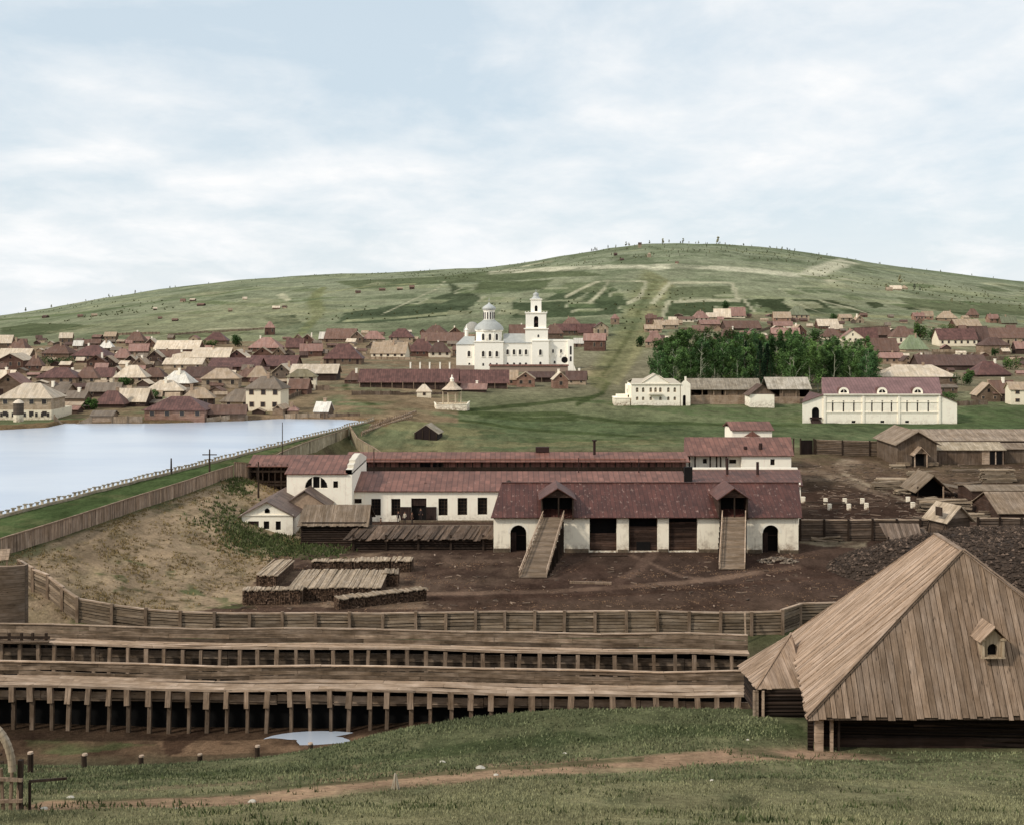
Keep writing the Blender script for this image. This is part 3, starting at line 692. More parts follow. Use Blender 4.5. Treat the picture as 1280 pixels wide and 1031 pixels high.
g = G(4, 704, 80); t = thing('plank_hatch', 'pale plank box on posts at the left edge by the end of the dam wall', 'box', (X(2, 112), 112, 0))
mb = MB(); mb.boards([(-1.6,-.3,6.6),(.75,-.3,6.75),(.8,.1,7.75),(-1.6,.1,7.6)], .3, .05); mb.build('lid', M_flumefl, t)
mb = MB()
for x in (-1.2, -.4, .5): mb.box(x, x+.12, -.2, -.08, 4.5, 6.65)
mb.build('leg', M_post, t)
# winch gear over the head of the upper flume
t = thing('sluice_gear', 'dark timber frame of the sluice gate over the left end of the upper flume', 'gate', (X(26, 97.3), 97.2, 0))
mb = MB()
for x in (-2.2, -.9, .1, 1.0, 2.1): mb.box(x-.09, x+.09, -.1, .1, 2.6, 3.75, .8)
mb.box(-2.6, 2.4, -.12, .02, 3.3, 3.5, .7); mb.box(-2.6, 2.4, -.14, .03, 2.85, 3.0, .6); mb.build('frame', M_dkpost, t)
mb = MB(); mb.box(-2.6, 2.6, -.9, -.6, 3.2, 3.3, .6); mb.build('walkway', M_post, t)

# ------------------------------------------------------------------ PALISADES AND LOG FENCES
def log_fence(label, pts, h, m=M_fence, group=None, seg=2.9, lift=0, name='log_fence', pw=.26, cat='fence', rows=7, props=False, pm=None):
    """horizontal logs slotted between posts, following the ground"""
    t = thing(name, label, cat, (pts[0][0], pts[0][1], 0), 0, group); ox, oy = pts[0][0], pts[0][1]
    Q = []; 
    for (x0, y0), (x1, y1) in zip(pts[:-1], pts[1:]):
        L = math.hypot(x1-x0, y1-y0); n = max(1, round(L/seg))
        for i in range(n): Q.append((x0+(x1-x0)*i/n, y0+(y1-y0)*i/n))
    Q.append(pts[-1]); zs = [zt(*q)+lift for q in Q]
    for i, (q, z) in enumerate(zip(Q, zs)):
        mb = MB(); l = random.uniform(-.05, .05); x, y = q[0]-ox, q[1]-oy
        mb.beam((x, y-.12, z-.3), (x+l, y-.12, z+h+random.uniform(.08, .25)), pw, pw, random.uniform(.65, .95), up=(0,1,0)); mb.build('post', pm or M_post, t)
    mb = MB()
    for i in range(len(Q)-1):
        (xa, ya), (xb, yb) = Q[i], Q[i+1]; za, zb = zs[i], zs[i+1]
        for k in range(rows):
            r = h/rows; d = random.uniform(-.04, .04); top = k == rows-1
            mb.beam((xa-ox, ya-oy+d, za+(k+.5)*r+random.uniform(-.03,.03)), (xb-ox, yb-oy+d, zb+(k+.5)*r+random.uniform(-.03,.03)), random.uniform(.1, .18), r*random.uniform(.62, .9), random.uniform(.6, 1.35)*(1.15 if top else 1))
        mb.beam((xa-ox, ya-oy+.09, za+h*.5), (xb-ox, yb-oy+.09, zb+h*.5), .03, h, .3)  # dark backing sheet, painted shade between the logs
    mb.build('rails', m, t)
    mb = MB()
    for i in range(len(Q)-1):
        (xa, ya), (xb, yb) = Q[i], Q[i+1]
        mb.beam((xa-ox-.1, ya-oy-.03, zs[i]+h+.05), (xb-ox+.1, yb-oy-.03, zs[i+1]+h+.04), .28, .12, random.uniform(.95, 1.2))
    mb.build('cap', M_flumefl, t)
    return t
yf = 107.5
fpts = []
for px, row in ((24,748),(60,766),(96,783),(184,786),(312,788),(440,788)): x, y, z = G(px, row, 96); fpts.append((x, y))
fpts = [(X(24,113.5), 113.5), (X(60,110.5), 110.5), (X(97,108), 108), (X(312,107.3), 107.3), (X(520,107.6), 107.6), (X(705,107.8), 107.8), (X(978,107.8), 107.8)]
log_fence('long grey log fence with posts, between the firewood stacks and the upper flume', fpts, 2.05, group=None)
log_fence('short log fence jogging back towards the dark ore heap, behind the plank shed roof', [(X(978,108), 108), (X(1000,111.5), 111.5), (X(1048,112), 112)], 2.1)
mb = MB(); mb.beam((X(932,105.5), 105.5, 1.0-.3), (X(931,106.8), 106.8, 3.1), .14, .14); o = mb.build('fence_prop', M_flumefl); tag(o, 'single pale pole propped against the log fence near its right end', 'prop')
# vertical-plank wall along the dam
def plank_wall(label, pts, h, w=.24, name='plank_wall', m=M_vfence, group=None, cap=True, top=None):
    ox, oy = pts[0]; t = thing(name, label, 'fence', (ox, oy, 0), 0, group); mb = MB(); cp = MB(); 
    for (x0, y0), (x1, y1) in zip(pts[:-1], pts[1:]):
        L = math.hypot(x1-x0, y1-y0); n = int(L/w); dx, dy = (x1-x0)/L, (y1-y0)/L; s = 0; tt = 1
        zz = [zt(x0+dx*q, y0+dy*q) for q in np.linspace(0, L, max(3, int(L/6)))]; f = lambda q: float(np.interp(q, np.linspace(0, L, len(zz)), zz))
        while s < L-.05:
            ww = w*random.uniform(.8, 1.3); e = min(s+ww, L)
            tt = tt*.6+random.uniform(.55, 1.3)*.4; k = tt*(random.uniform(.5, .7) if random.random() < .08 else 1)
            o = random.uniform(-.02, .02); hh = (h if top is None else top-f((s+e)/2))+random.uniform(-.06, .06)
            a = (x0+dx*s-ox+dy*o, y0+dy*s-oy-dx*o); b = (x0+dx*(e-.01)-ox+dy*o, y0+dy*(e-.01)-oy-dx*o); za = f(s)-.3; nx, ny = -dy*.05, dx*.05
            zT = f((s+e)/2)+hh
            mb.add([(a[0],a[1],za),(b[0],b[1],za),(b[0]+nx,b[1]+ny,za),(a[0]+nx,a[1]+ny,za),(a[0],a[1],zT),(b[0],b[1],zT),(b[0]+nx,b[1]+ny,zT),(a[0]+nx,a[1]+ny,zT)],
                   [(0,3,2,1),(4,5,6,7),(0,1,5,4),(1,2,6,5),(2,3,7,6),(3,0,4,7)], k); s = e
        for i in range(len(zz)-1):
            qa = L*i/(len(zz)-1); qb = L*(i+1)/(len(zz)-1)
            cp.beam((x0+dx*qa-ox, y0+dy*qa-oy, (zz[i]+h if top is None else top)+.03), (x0+dx*qb-ox, y0+dy*qb-oy, (zz[i+1]+h if top is None else top)+.03), .22, .1, random.uniform(.9,1.1))
    mb.build('planks', m, t)
    if cap: cp.build('cap', M_post, t)
    return t
wp = [(float(xq(y)), y) for y in (112, 121, 135, 150, 165, 181)]
plank_wall('long wall of upright brown planks running along the grassy dam crest', wp, 1.8)
plank_wall('short plank wall end joining the dam wall to the dark open timber building', [(wp[-1][0]+.1, 181.1), (X(312, 183), 183.5)], 2.3)
plank_wall('plank wall beyond the long works roofs, rising left to the dam, below the lake tip', [(float(xq(y))+1.6, y) for y in (196, 212, 228, 243, 258)], 2.7, top=5.55, w=.9, m=wood(lin((190,172,138)), .9, var=.12, gap=.3, stain=.3))
plank_wall('plank wall running down to the right from the corner post near the lake tip', [(float(xq(258))+1.7, 257.6), (X(478,226), 228)], 2.4, w=.9, m=wood(lin((176,158,126)), .9, var=.12, gap=.3, stain=.3))
# picket line along the water: short stakes with caps
t = thing('stake_fence', 'long row of short pale stakes with a rail along the water edge of the dam', 'fence', (0, 0, 0))
PL = []; y = 136.0; acc = 0
while y < 281: PL.append((float(xp(y))+.2, y)); y += 1.15 if y < 200 else 1.6
rl = MB(); st = []
for i, (x, y) in enumerate(PL):
    z = zt(x+.8, y); m = MB(); w = .26; hh = random.uniform(.55, .75)
    m.beam((x, y, z-.5), (x+random.uniform(-.08,.08), y, z+hh), w, w, random.uniform(.9, 1.15), up=(0,1,0)); m.box(x-.24, x+.24, y-.24, y+.24, z+hh+.01, z+hh+.13, random.uniform(.45,.6)); st.append(m)
    if i: rl.beam((PL[i-1][0]+.25, PL[i-1][1], zp+.18), (x+.25, y, z+.18), .3, .34, random.uniform(.85, 1.1))
    zp = z
rl.build('rail', wood(lin((196,176,146)), .3, horiz=True, var=.1, gap=.2), t)
mm = wood(lin((205,188,160)), .3, var=0, gap=0, stain=.3)
for m in st[:100]: m.build('stake', mm, t)
if len(st) > 100:
    big = MB()
    for m in st[100:]: big.add(m.v, m.f, 1.0); big.t[-len(m.t):] = m.t
    o = big.build('stake', mm, t); o['kind'] = 'stuff'
def stake_row(label, px0, r0, px1, r1, n, ht):
    t = thing('stake_fence', label, 'fence'); a = G(px0, r0, 200); b = G(px1, r1, 200); big = MB()
    big.beam((a[0], a[1], zt(a[0],a[1])+ht*.75), (b[0], b[1], zt(b[0],b[1])+ht*.75), .3, .3); big.build('rail', M_flumefl, t)
    for i in range(n+1):
        x = a[0]+(b[0]-a[0])*i/n; y = a[1]+(b[1]-a[1])*i/n; z = zt(x, y); m = MB(); m.box(x-.13, x+.13, y-.13, y+.13, z-.3, z+ht*random.uniform(.9,1.1), random.uniform(.7,1)); m.build('stake', M_post, t)
stake_row('low dark-toothed stake fence slanting up right on the green beyond the works roofs', 452, 545, 515, 523, 26, 1.0)
stake_row('upper low stake fence on the green, running from the lake tip towards the pavilion', 462, 537, 520, 517, 20, .9)
def pole(label, px, row, h, ymin=80, w=.16, arm=False):
    x, y, z = G(px, row, ymin); mb = MB(); mb.cone((0,0,-.4), (0,0,h), w/2*1.2, w/2*.7, 8)
    t = thing('wooden_pole', label, 'pole', (x, y, z)); mb.build('shaft', M_dkpost, t)
    if arm: m = MB(); m.box(-1.1, 1.1, -.06, .06, h-.9, h-.75); m.build('crossarm', M_dkpost, t)
pole('lone short pole standing at the lake edge of the dam, left of the works', 214, 592, 2.4, w=.3)
pole('slim pole with a crossbar on the dam beside the plank wall', 262, 594, 4.0, w=.28, arm=True)
pole('tall thin pole rising over the open timber building', 353, 588, 8.5, w=.18)
pole('post in front of the plank wall corner below the dark open building', 323, 622, 5.2, w=.26)
# stumps along the creek bank
for i, (px, yb, ht) in enumerate([(38,62,1.0),(106,66,.72),(177,67.5,.62),(250,69,.58),(322,70.5,.75),(388,73.5,.62)]):
    x = X(px, yb); z = zt(x, yb); mb = MB(); r = .15
    mb.cone((0,0,-.6), (random.uniform(-.05,.05),0,ht-.04), r, r*.95, 10, .8); t = thing('mooring_post', ['leftmost short post on the creek bank, by the wattle gate','second short post from the left along the creek bank','third short post from the left along the creek bank','fourth, palest short post along the creek bank','tall dark short post left of the puddle','rightmost short post, in front of the puddle'][i], 'post', (x, yb, z), 0, 'short posts along the creek bank')
    mb.build('shaft', M_dkpost, t); mb = MB(); mb.cone((0,0,ht-.04), (0,0,ht+.05), r*1.05, r*.9, 10); mb.build('cap', M_flumefl, t)
# pale marker stake on the near bank
x, y = X(494, 45.3), 45.3; z = zt(x, y); mb = MB()
for k in range(7):
    an = k*.9; mb.beam((.17*math.cos(an), .17*math.sin(an), -.1), (.03*math.cos(an), .03*math.sin(an), .55+random.uniform(-.05,.1)), .09, .04, random.uniform(.8,1.1), up=(1,0,0))
o = mb.build('marker_stake', wood(lin((206,190,165)), .3, var=0, gap=0), loc=(x,y,z)); tag(o, 'small pale pointed marker of split stakes standing on the near dirt track', 'marker')
# wattle gate at lower left
t = thing('wattle_fence', 'weathered stake fence under a bent pale tree trunk at the lower left edge', 'fence', (X(0, 38), 38, 0)); z = zt(X(0,38), 38)
for i in range(9):
    xx = -1.3+i*.235; m = MB(); m.cone((xx, random.uniform(-.08,.08), z-.3), (xx+random.uniform(-.08,.08), 0, z+1.35+random.uniform(-.15,.1)), .065, .05, 7, random.uniform(.7,1.1)); m.build('stake', M_post, t)
m = MB(); m.beam((-1.4,-.1,z+1.1), (.75,-.1,z+1.0), .1, .1); m.beam((-1.4,-.1,z+.3), (.75,-.1,z+.35), .1, .1); m.build('rail', M_post, t)
m = MB(); pr = None
for i in range(13):
    an = math.pi*(.5-.5*i/12); p = (-.55+1.0*math.cos(an), -.15, z+1.3+1.55*math.sin(an))
    if pr: m.cone(pr, p, .12, .13, 8, cap=False)
    pr = p
m.build('bent_trunk', wood(lin((200,178,150)), .3, var=0, gap=0, stain=.3), t, smooth=True)
for i in range(8):
    an = math.pi*(.5-.5*i/8); p = (-.68+.85*math.cos(an), -.12, z+1.3+1.35*math.sin(an)); m = MB(); m.cone((p[0]-.35,-.05,p[2]), p, .05, .04, 6); m.build('peg', M_dkpost, t)
m = MB(); m.beam((.62,0,z-.2), (.66,0,z+1.6), .14, .14, .9, up=(0,1,0)); m.beam((.9,.1,z-.2), (.9,.1,z+.85), .07, .07, .6, up=(0,1,0)); m.beam((.9,.1,z+.88), (1.5,1.6,z+.4), .08, .08, 1.2); m.build('gate_post', M_dkpost, t)

# ------------------------------------------------------------------ BIG PLANK SHED
sx0, sy0 = 15.0, 60.0; sh = thing('plank_shed', 'large log shed with steep hipped board roof and tiny dormer at the lower right', 'shed', (sx0, sy0, 7.5), -math.atan(.0)*0)
ux, uy = .17, 1.0
def SP(u, v, z): return (u+ux*v, v*uy, z-7.5)          # local sheared plan follows the survey
ze, zr = 9.42, 16.8
A = SP(-.25,-.3,ze-.1); B = SP(18.3,-.2,ze-.1); R1 = SP(8.35,4.0,zr); Cc = SP(-.2,15.4,ze-.1); A_ = Vector(A); n_ = (Vector(R1)-A_).cross(Vector(Cc)-A_); R2 = SP(8.1,10.5,zr); R2 = (R2[0], R2[1], A_.z-(n_.x*(R2[0]-A_.x)+n_.y*(R2[1]-A_.y))/n_.z); D = SP(18.3,15.4,ze-.1)
rb = MB()
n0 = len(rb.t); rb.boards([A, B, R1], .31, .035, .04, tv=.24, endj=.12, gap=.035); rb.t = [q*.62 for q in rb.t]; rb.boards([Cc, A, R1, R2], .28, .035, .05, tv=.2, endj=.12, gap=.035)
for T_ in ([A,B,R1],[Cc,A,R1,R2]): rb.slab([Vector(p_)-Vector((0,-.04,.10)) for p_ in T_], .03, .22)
rb.boards([B, D, R2, R1], .27, .035, .022); rb.boards([D, Cc, R2], .27, .035, .022)
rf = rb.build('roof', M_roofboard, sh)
hp = MB()
def hipcap(p, q, w=.26, o=.06, t=1):
    p = Vector(p)+Vector((0,0,o)); q = Vector(q)+Vector((0,0,o)); hp.beam(p, q, w, .045, t)
hipcap(A, R1, .2, .05, .85); hipcap((A[0]-.1,A[1]-.06,A[2]+.02), (R1[0]-.08,R1[1]-.05,R1[2]+.02), .16, .08, .95); hipcap(B, R1, .24, .05, .8); hipcap((B[0]+.12,B[1]+.05,B[2]+.05), (R1[0]+.1,R1[1]+.1,R1[2]+.05), .2, .07, .95); hipcap(R1, R2, .3, .05, .9); hipcap(R2, Cc, .2, .04); hipcap(R2, D, .2, .04)
hp.build('hip_board', M_roofboard, rf)
dm = MB(); dz = Z(815, 61.4)-7.5; dx = X(1235, 61.4)-sx0; dy = .9     # dormer
wall_open(dm, dx-.62, dx+.62, dz-.1, dz+1.15, [(dx-.34, dx+.34, dz, dz+.75, 1)], y=dy-.1, t=.3)
dm.box(dx-.62, dx-.60, dy-.09, dy+1.6, dz-.1, dz+1.15); dm.box(dx+.60, dx+.62, dy-.09, dy+1.6, dz-.1, dz+1.15); dm.poly((dx-.62,dy-.1,dz+1.15), (dx+.62,dy-.1,dz+1.15), (dx,dy-.1,dz+1.72))
dm.box(dx-.75, dx-.58, dy-.22, dy-.11, dz-.05, dz+1.12, 1.1); dm.box(dx+.58, dx+.75, dy-.22, dy-.11, dz-.05, dz+1.12, 1.1); dm.box(dx-.8, dx+.8, dy-.24, dy-.12, dz-.16, dz-.06, 1.1); dm.box(dx-.86, dx-.5, dy-.26, dy-.1, dz+.98, dz+1.08, 1.2); dm.box(dx+.5, dx+.86, dy-.26, dy-.1, dz+.98, dz+1.08, 1.2)
dsc = lambda M: setattr(M, 'v', [(dx+(a-dx)*.76, dy+(b-dy)*.85, dz+(c-dz)*.8) for a,b,c in M.v])
dsc(dm); dmo = dm.build('dormer', wood(lin((188,164,134)), .2, var=.1, gap=.2), sh)
m = MB(); m.boards([(dx-1.05,dy+1.9,dz+.95), (dx-1.05,dy-.55,dz+.95), (dx,dy-.55,dz+1.95), (dx,dy+2.2,dz+1.95)], .25, .05); m.boards([(dx+1.05,dy-.55,dz+.95), (dx+1.05,dy+1.9,dz+.95), (dx,dy+2.2,dz+1.95), (dx,dy-.55,dz+1.95)], .25, .05); dsc(m); m.build('roof', M_roofboard, dmo)
m = MB(); m.poly((dx-.4,dy+.2,dz-.1), (dx+.4,dy+.2,dz-.1), (dx+.4,dy+.2,dz+.9), (dx-.4,dy+.2,dz+.9)); dsc(m); m.build('opening', M_dark, dmo)
wl = MB()                                                # log walls, set back under the eave
def lw(p, q, z0, z1, r=.14, skip=None):
    z = z0+r
    while z < z1:
        wl.cone(Vector(p)+Vector((0,0,z-p[2])), Vector(q)+Vector((0,0,z-q[2])), r*random.uniform(.9,1.08), r*random.uniform(.85,1), 9, random.uniform(.6,1.15)); z += r*1.85
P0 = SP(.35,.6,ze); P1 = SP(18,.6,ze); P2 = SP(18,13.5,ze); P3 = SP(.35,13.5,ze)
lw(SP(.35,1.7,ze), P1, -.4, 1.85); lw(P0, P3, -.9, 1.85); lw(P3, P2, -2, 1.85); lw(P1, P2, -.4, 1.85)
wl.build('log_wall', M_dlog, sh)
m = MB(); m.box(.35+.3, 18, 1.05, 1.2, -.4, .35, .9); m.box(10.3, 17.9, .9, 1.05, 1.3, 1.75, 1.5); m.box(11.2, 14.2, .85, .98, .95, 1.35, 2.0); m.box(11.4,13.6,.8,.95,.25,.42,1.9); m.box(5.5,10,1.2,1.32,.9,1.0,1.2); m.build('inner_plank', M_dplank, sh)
for i, (xx, w, c) in enumerate([(.15,.42,1.0),(.95,.14,1.0),(1.35,.1,.6)]):
    m = MB(); m.beam((xx+w/2,.12+.1*i,-.6), (xx+w/2+.02,.12+.1*i,1.9), w, .22, c, up=(0,1,0)); m.build('corner_post', M_flumefl if i < 2 else M_dkpost, sh)
m = MB(); rng2 = [(.2,-.75),(.6,-.6),(-.1,-.5)]
for k in range(14): m.cone((-.15, .25+.05, -.4+k*.17), (-.15+.28, .25, -.4+k*.17), .09, .09, 7, random.uniform(.6,1.1))
m.build('log_end', M_dlog, sh)
# annex
an = thing('plank_annex', 'small hip-roofed annex at the rear left corner of the big plank shed', 'shed', (13.8, 68, 7.05))
loc = lambda px, row, y: (X(px,y)-13.8, y-68, Z(row,y)-7.05)
a1 = loc(945,861,68); a2 = loc(921,832,72.6); ap = loc(989,791,72.0); a3 = loc(1004,860,68.3); a4 = loc(1004,832,72.6)
rb = MB(); rb.boards([a2, a1, ap], .26, .03, .02, tv=.16, gap=.03); rb.boards([a1, a3, ap], .26, .03, .02, tv=.12); rb.slab([a3, a4, ap], .04); rb.slab([a4, a2, ap], .04)
ro = rb.build('roof', M_roofboard, an); m = MB(); m.beam(Vector(a1)+Vector((0,0,.04)), Vector(ap)+Vector((0,0,.04)), .12, .04, 1.05); m.build('hip_board', M_roofboard, ro)
wl = MB(); z = -.6
while z < 1.0:
    wl.cone((.35,.3,z), (3.4,.35,z), .12, .12, 8, random.uniform(.6,1.1)); wl.cone((.3,.3,z+.1), (.25,4.2,z+.1), .12, .12, 8, random.uniform(.6,1.1)); z += .22
wl.build('log_wall', M_dlog, an)
for xx in (-.05, .12, .45): m = MB(); m.beam((xx,.12,-.7), (xx,.12,1.05), .13, .13, random.uniform(.8,1.1), up=(0,1,0)); m.build('corner_post', M_flumefl, an)

# ------------------------------------------------------------------ FIREWOOD
def woodstack(label, px0, row0, px1, row1, h, dep, dens=.17, ymin=100, topc=1.0, slope=0):
    """cordwood: billets laid front to back, pale cut boards on top"""
    a = G(px0, row0, ymin); b = G(px1, row1, ymin); L = math.hypot(b[0]-a[0], b[1]-a[1]); rz = math.atan2(b[1]-a[1], b[0]-a[0])
    t = thing('firewood_stack', label, 'firewood', (a[0], a[1], min(a[2], b[2])-.05), rz, 'firewood stacks in the yard')
    m = MB(); m.box(.05, L-.05, .15, dep-.1, -.1, h-.16, .35); x = 0
    while x < L:
        z = dens/2
        hh = h*random.uniform(.86, 1.0)
        while z < hh:
            r = dens/2*random.uniform(.75, 1.1); o = random.uniform(-.07, .07)
            m.cone((x+random.uniform(-.02,.02), o, z), (x+random.uniform(-.02,.02), .25, z), r, r, 6, random.uniform(.35, 1.5)); z += dens*.93
        x += dens*.98
    z = dens/2
    while z < h:                                        # end faces show billets lying sideways
        for xe in (0, L):
            y = .3
            while y < dep-.1:
                m.cone((xe-.12, y, z), (xe+.12, y, z), dens*.45, dens*.45, 6, random.uniform(.6, 1.4)); y += dens
        z += dens
    m.build('billets', wood(lin((118,92,72)), .3, var=0, gap=0, stain=.5), t)
    m = MB(); y = .02
    x = -.1
    while x < L+.05:
        w = random.uniform(.16, .3); m.beam((x+w/2, -.1+random.uniform(-.1,.06), h+random.uniform(-.06,.1)), (x+w/2+random.uniform(-.08,.08), dep+random.uniform(-.3,.15), h+random.uniform(-.06,.1)), w*random.uniform(.9,1.1), .1, random.uniform(.7, 1.25)*topc); x += w*1.03
    m.build('top_layer', wood(lin((182,158,130)), .3, var=0, gap=0, stain=.35), t)
woodstack('small pale-topped firewood stack standing left and behind the others, end on', 321, 733, 345, 733, 1.3, 8.5)
woodstack('rearmost long low row of firewood with gaps, its right end farthest right', 390, 714, 440, 714, 1.25, 1.3)
woodstack('rear firewood row, middle pale-topped stretch', 444, 714, 487, 714, 1.3, 2.2)
woodstack('rear firewood row, squared right-hand end stack', 490, 715, 513, 715, 1.35, 2.4)
woodstack('small dark firewood stack tucked against the right end of the broad pale-topped stack', 481, 733, 497, 733, 1.5, 2.5, topc=.8)
woodstack('broad firewood stack with a wide pale boarded top in the middle', 362, 752, 474, 750, 1.5, 9.0)
woodstack('front left dark firewood stack nearest the log fence', 304, 756, 376, 755, 1.55, 1.5)
woodstack('front right firewood stack slanting back to the right end', 424, 762, 533, 751, 1.3, 1.4)
# ------------------------------------------------------------------ THE WORKS
# A: furnace hall with the two charging ramps
yA = 150.0; A0 = (X(617,yA)); A1 = X(998,yA)
ha = thing('furnace_hall', 'long maroon-roofed hall with limewashed piers, two roof porches and two arched doorways', 'hall', (A0, yA, 0)); LA = A1-A0
lx = lambda px, y=yA: X(px, y)-A0
zeA = 4.55; zrA = Z(603, 157.5)
ops = [(lx(638),lx(658),-.4,Z(656,yA),1), (lx(737),lx(771),.15,4.35), (lx(786),lx(822),.15,4.35), (lx(836),lx(872),.15,4.35), (lx(953),lx(974),-.4,Z(655,yA),1)]
m = MB(); wall_open(m, 0, LA, -.5, 4.5, ops, t=.75); m.poly((LA,.01,-.5), (LA+2.8,15,-.5), (LA+2.8,15,4.5), (LA+1.4,7.5,zrA-.15), (LA,.01,4.5)); m.poly((0,.01,-.5), (0,.01,4.5), (1.4,7.5,zrA-.15), (2.8,15,4.5), (2.8,15,-.5))
pass
m.box(.03, LA-.03, 14.8, 15, -.5, 4.5); wa = m.build('wall', M_white, ha)
m = MB()
for a, b in ((0,lx(637.5)),(lx(658.5),lx(681)),(lx(706),lx(736)),(lx(772),lx(785)),(lx(823),lx(835)),(lx(873),lx(898)),(lx(934),lx(952.5)),(lx(974.5),LA)):
    m.box(a+.02, b-.02, -.14, -.01, -.5, .38+random.uniform(-.1,.15), random.uniform(.7,1))
m.build('stone_footing', M_stone, wa)
for c in ((lx(648)), (lx(963.5))):
    r0 = (lx(658)-lx(638))/2; m = MB(); zc = Z(656,yA)-r0; pr = None
    for i in range(13):
        an = math.pi*i/12; p = [(c+rr*math.cos(an), -.03, zc+rr*math.sin(an)) for rr in (r0+.02, r0+.36)]
        if pr: m.poly(pr[0], pr[1], p[1], p[0], t=.93)
        pr = p
    m.build('arch_trim', M_white2, wa)
# louvred infill and dark voids
for i, (a, b) in enumerate(((737,771),(786,822),(836,872))):
    m = MB(); z = .1; top = [2.3, 3.1, 3.6][i]
    while z < top:
        m.box(lx(a)-.1, lx(b)+.1, .45+random.uniform(-.03,.06), .52, z, z+.26, random.uniform(.55,1.25)); z += .28
    inf = m.build('board_infill', M_dplank, ha)
    if i == 1: m = MB(); m.box(lx(796), lx(813), .38, .44, -.4, 1.25); m.build('hatch', M_dark, inf)
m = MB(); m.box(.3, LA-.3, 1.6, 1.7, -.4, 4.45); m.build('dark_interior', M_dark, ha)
for c in (648, 963.5):
    m = MB(); m.box(lx(c)-1.05, lx(c)-.25, .55, .63, -.4, 2.4, .8); m.box(lx(c)-.2, lx(c)+1.0, 1.1, 1.18, 1.9, 2.0, .9); m.build('door_leaf', M_door, ha)
m = MB(); ov = .55; s = (zrA-zeA)/7.5
y0 = -ov; z0 = zeA-ov*s+.12; xa = -.35; xb = LA+.35; xra = .55
m.slab([(xa,y0,z0), (xb,y0,z0), (xb+1.5,7.5,zrA), (xa+1.3,7.5,zrA)], .1); m.slab([(xb+3,15.5,z0), (xa+2.6,15.5,z0), (xa+1.3,7.5,zrA), (xb+1.5,7.5,zrA)], .1)
rfA = m.build('roof', seam(lin((96,57,48)), .55, .6, .2), ha)
m = MB(); m.beam((xa+1.3,7.5,zrA+.04), (xb+1.5,7.5,zrA+.04), .3, .1, .8); m.build('ridge_cap', M_iron, rfA)
def porch(cx0, cx1, ramp):
    y = -.9; a = lx(cx0,149.1); b = lx(cx1,149.1); zt_ = Z(604,151)-.2; zb = Z(622,149.1); c = (a+b)/2
    m = MB(); gable_roof_front(m, a-.1, b+.1, y-.3, 5.5, zb, zt_, .25, .1); r = m.build('porch_roof', M_iron, ha)
    for qa, qb in ((a, a+.12), (b-.12, b)): m = MB(); m.box(qa, qb, y, 3.6, 4.3, zb); m.build('porch_side', M_dplank, ha)
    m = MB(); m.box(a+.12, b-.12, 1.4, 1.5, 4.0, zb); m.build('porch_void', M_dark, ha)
    for xx in (a, a+.34*(b-a)*1.5, b-.16): m = MB(); m.box(xx, xx+.16, y-.02, y+.14, 4.2, zb+.1, .8); m.build('porch_post', M_dkpost, ha)
    m = MB(); m.poly((a,y-.05,zb+.05),(b,y-.05,zb+.05),(c,y-.05,zt_-.12)); m.poly((a,y,zb+.05),(c,y,zt_-.12),(b,y,zb+.05)); m.build('porch_gable', M_dplank, ha)
porch(677, 717, 0); porch(899, 935, 1)
for px, row in ((720,596),(795,596)):
    pass
def ramp(label, tl, tr, bl, br, yb, ztop):
    yt = 149.2; t = thing('charging_ramp', label, 'ramp', (X((bl+br)/2, yb), yb, 0)); ox = X((bl+br)/2, yb)
    TL = Vector((X(tl,yt)-ox, yt-yb, ztop)); TR = Vector((X(tr,yt)-ox, yt-yb, ztop)); BL = Vector((X(bl,yb)-ox, 0, .12)); BR = Vector((X(br,yb)-ox, 0, .12))
    m = MB(); n = 46
    for i in range(n):
        k0 = i/n; k1 = (i+.9)/n; m.slab([BL.lerp(TL,k0), BR.lerp(TR,k0), BR.lerp(TR,k1), BL.lerp(TL,k1)], .08, random.uniform(.75,1.15))
    m.build('deck', wood(lin((150,126,102)), .3, horiz=True, var=0, gap=0), t)
    up = Vector((0,0,.75))
    for P, Q, nm in ((BL,TL,'a'),(BR,TR,'b')):
        m = MB(); m.beam(P+up, Q+up, .12, .12, 1.1); m.beam(P+up*.45, Q+up*.45, .08, .08, 1.0); 
        for i in range(9): p = P.lerp(Q, i/8.2); m.beam(p, p+up, .1, .1, 1.0, up=(0,1,0))
        m.build('railing', M_flumefl, t)
        for i in range(1, 9):
            p = P.lerp(Q, i/8.6); m = MB(); m.beam((p.x,p.y,-.4), p-Vector((0,0,.1)), .24, .24, random.uniform(.6,.9), up=(0,1,0))
            m.build('trestle_post', M_dkpost, t)
    m = MB()
    for i in range(2, 9):
        p = BL.lerp(TL, i/8.6); q = BR.lerp(TR, i/8.6); m.beam((p.x,p.y,p.z*.45), (q.x,q.y,q.z*.45), .16, .16, .7); m.beam((p.x,p.y,.2), (p.x,p.y+1.5,p.z*.9), .14, .14, .6); m.beam((q.x,q.y,.2), (q.x,q.y+1.5,q.z*.9), .14, .14, .6)
    m.build('trestle_brace', M_dkpost, t)
ramp('left wooden ramp slanting up to the left roof porch of the furnace hall', 679, 705, 649, 683, 135, 4.55)
ramp('right wooden ramp rising straight to the right roof porch of the furnace hall', 903, 932, 899, 931, 139.5, 4.6)

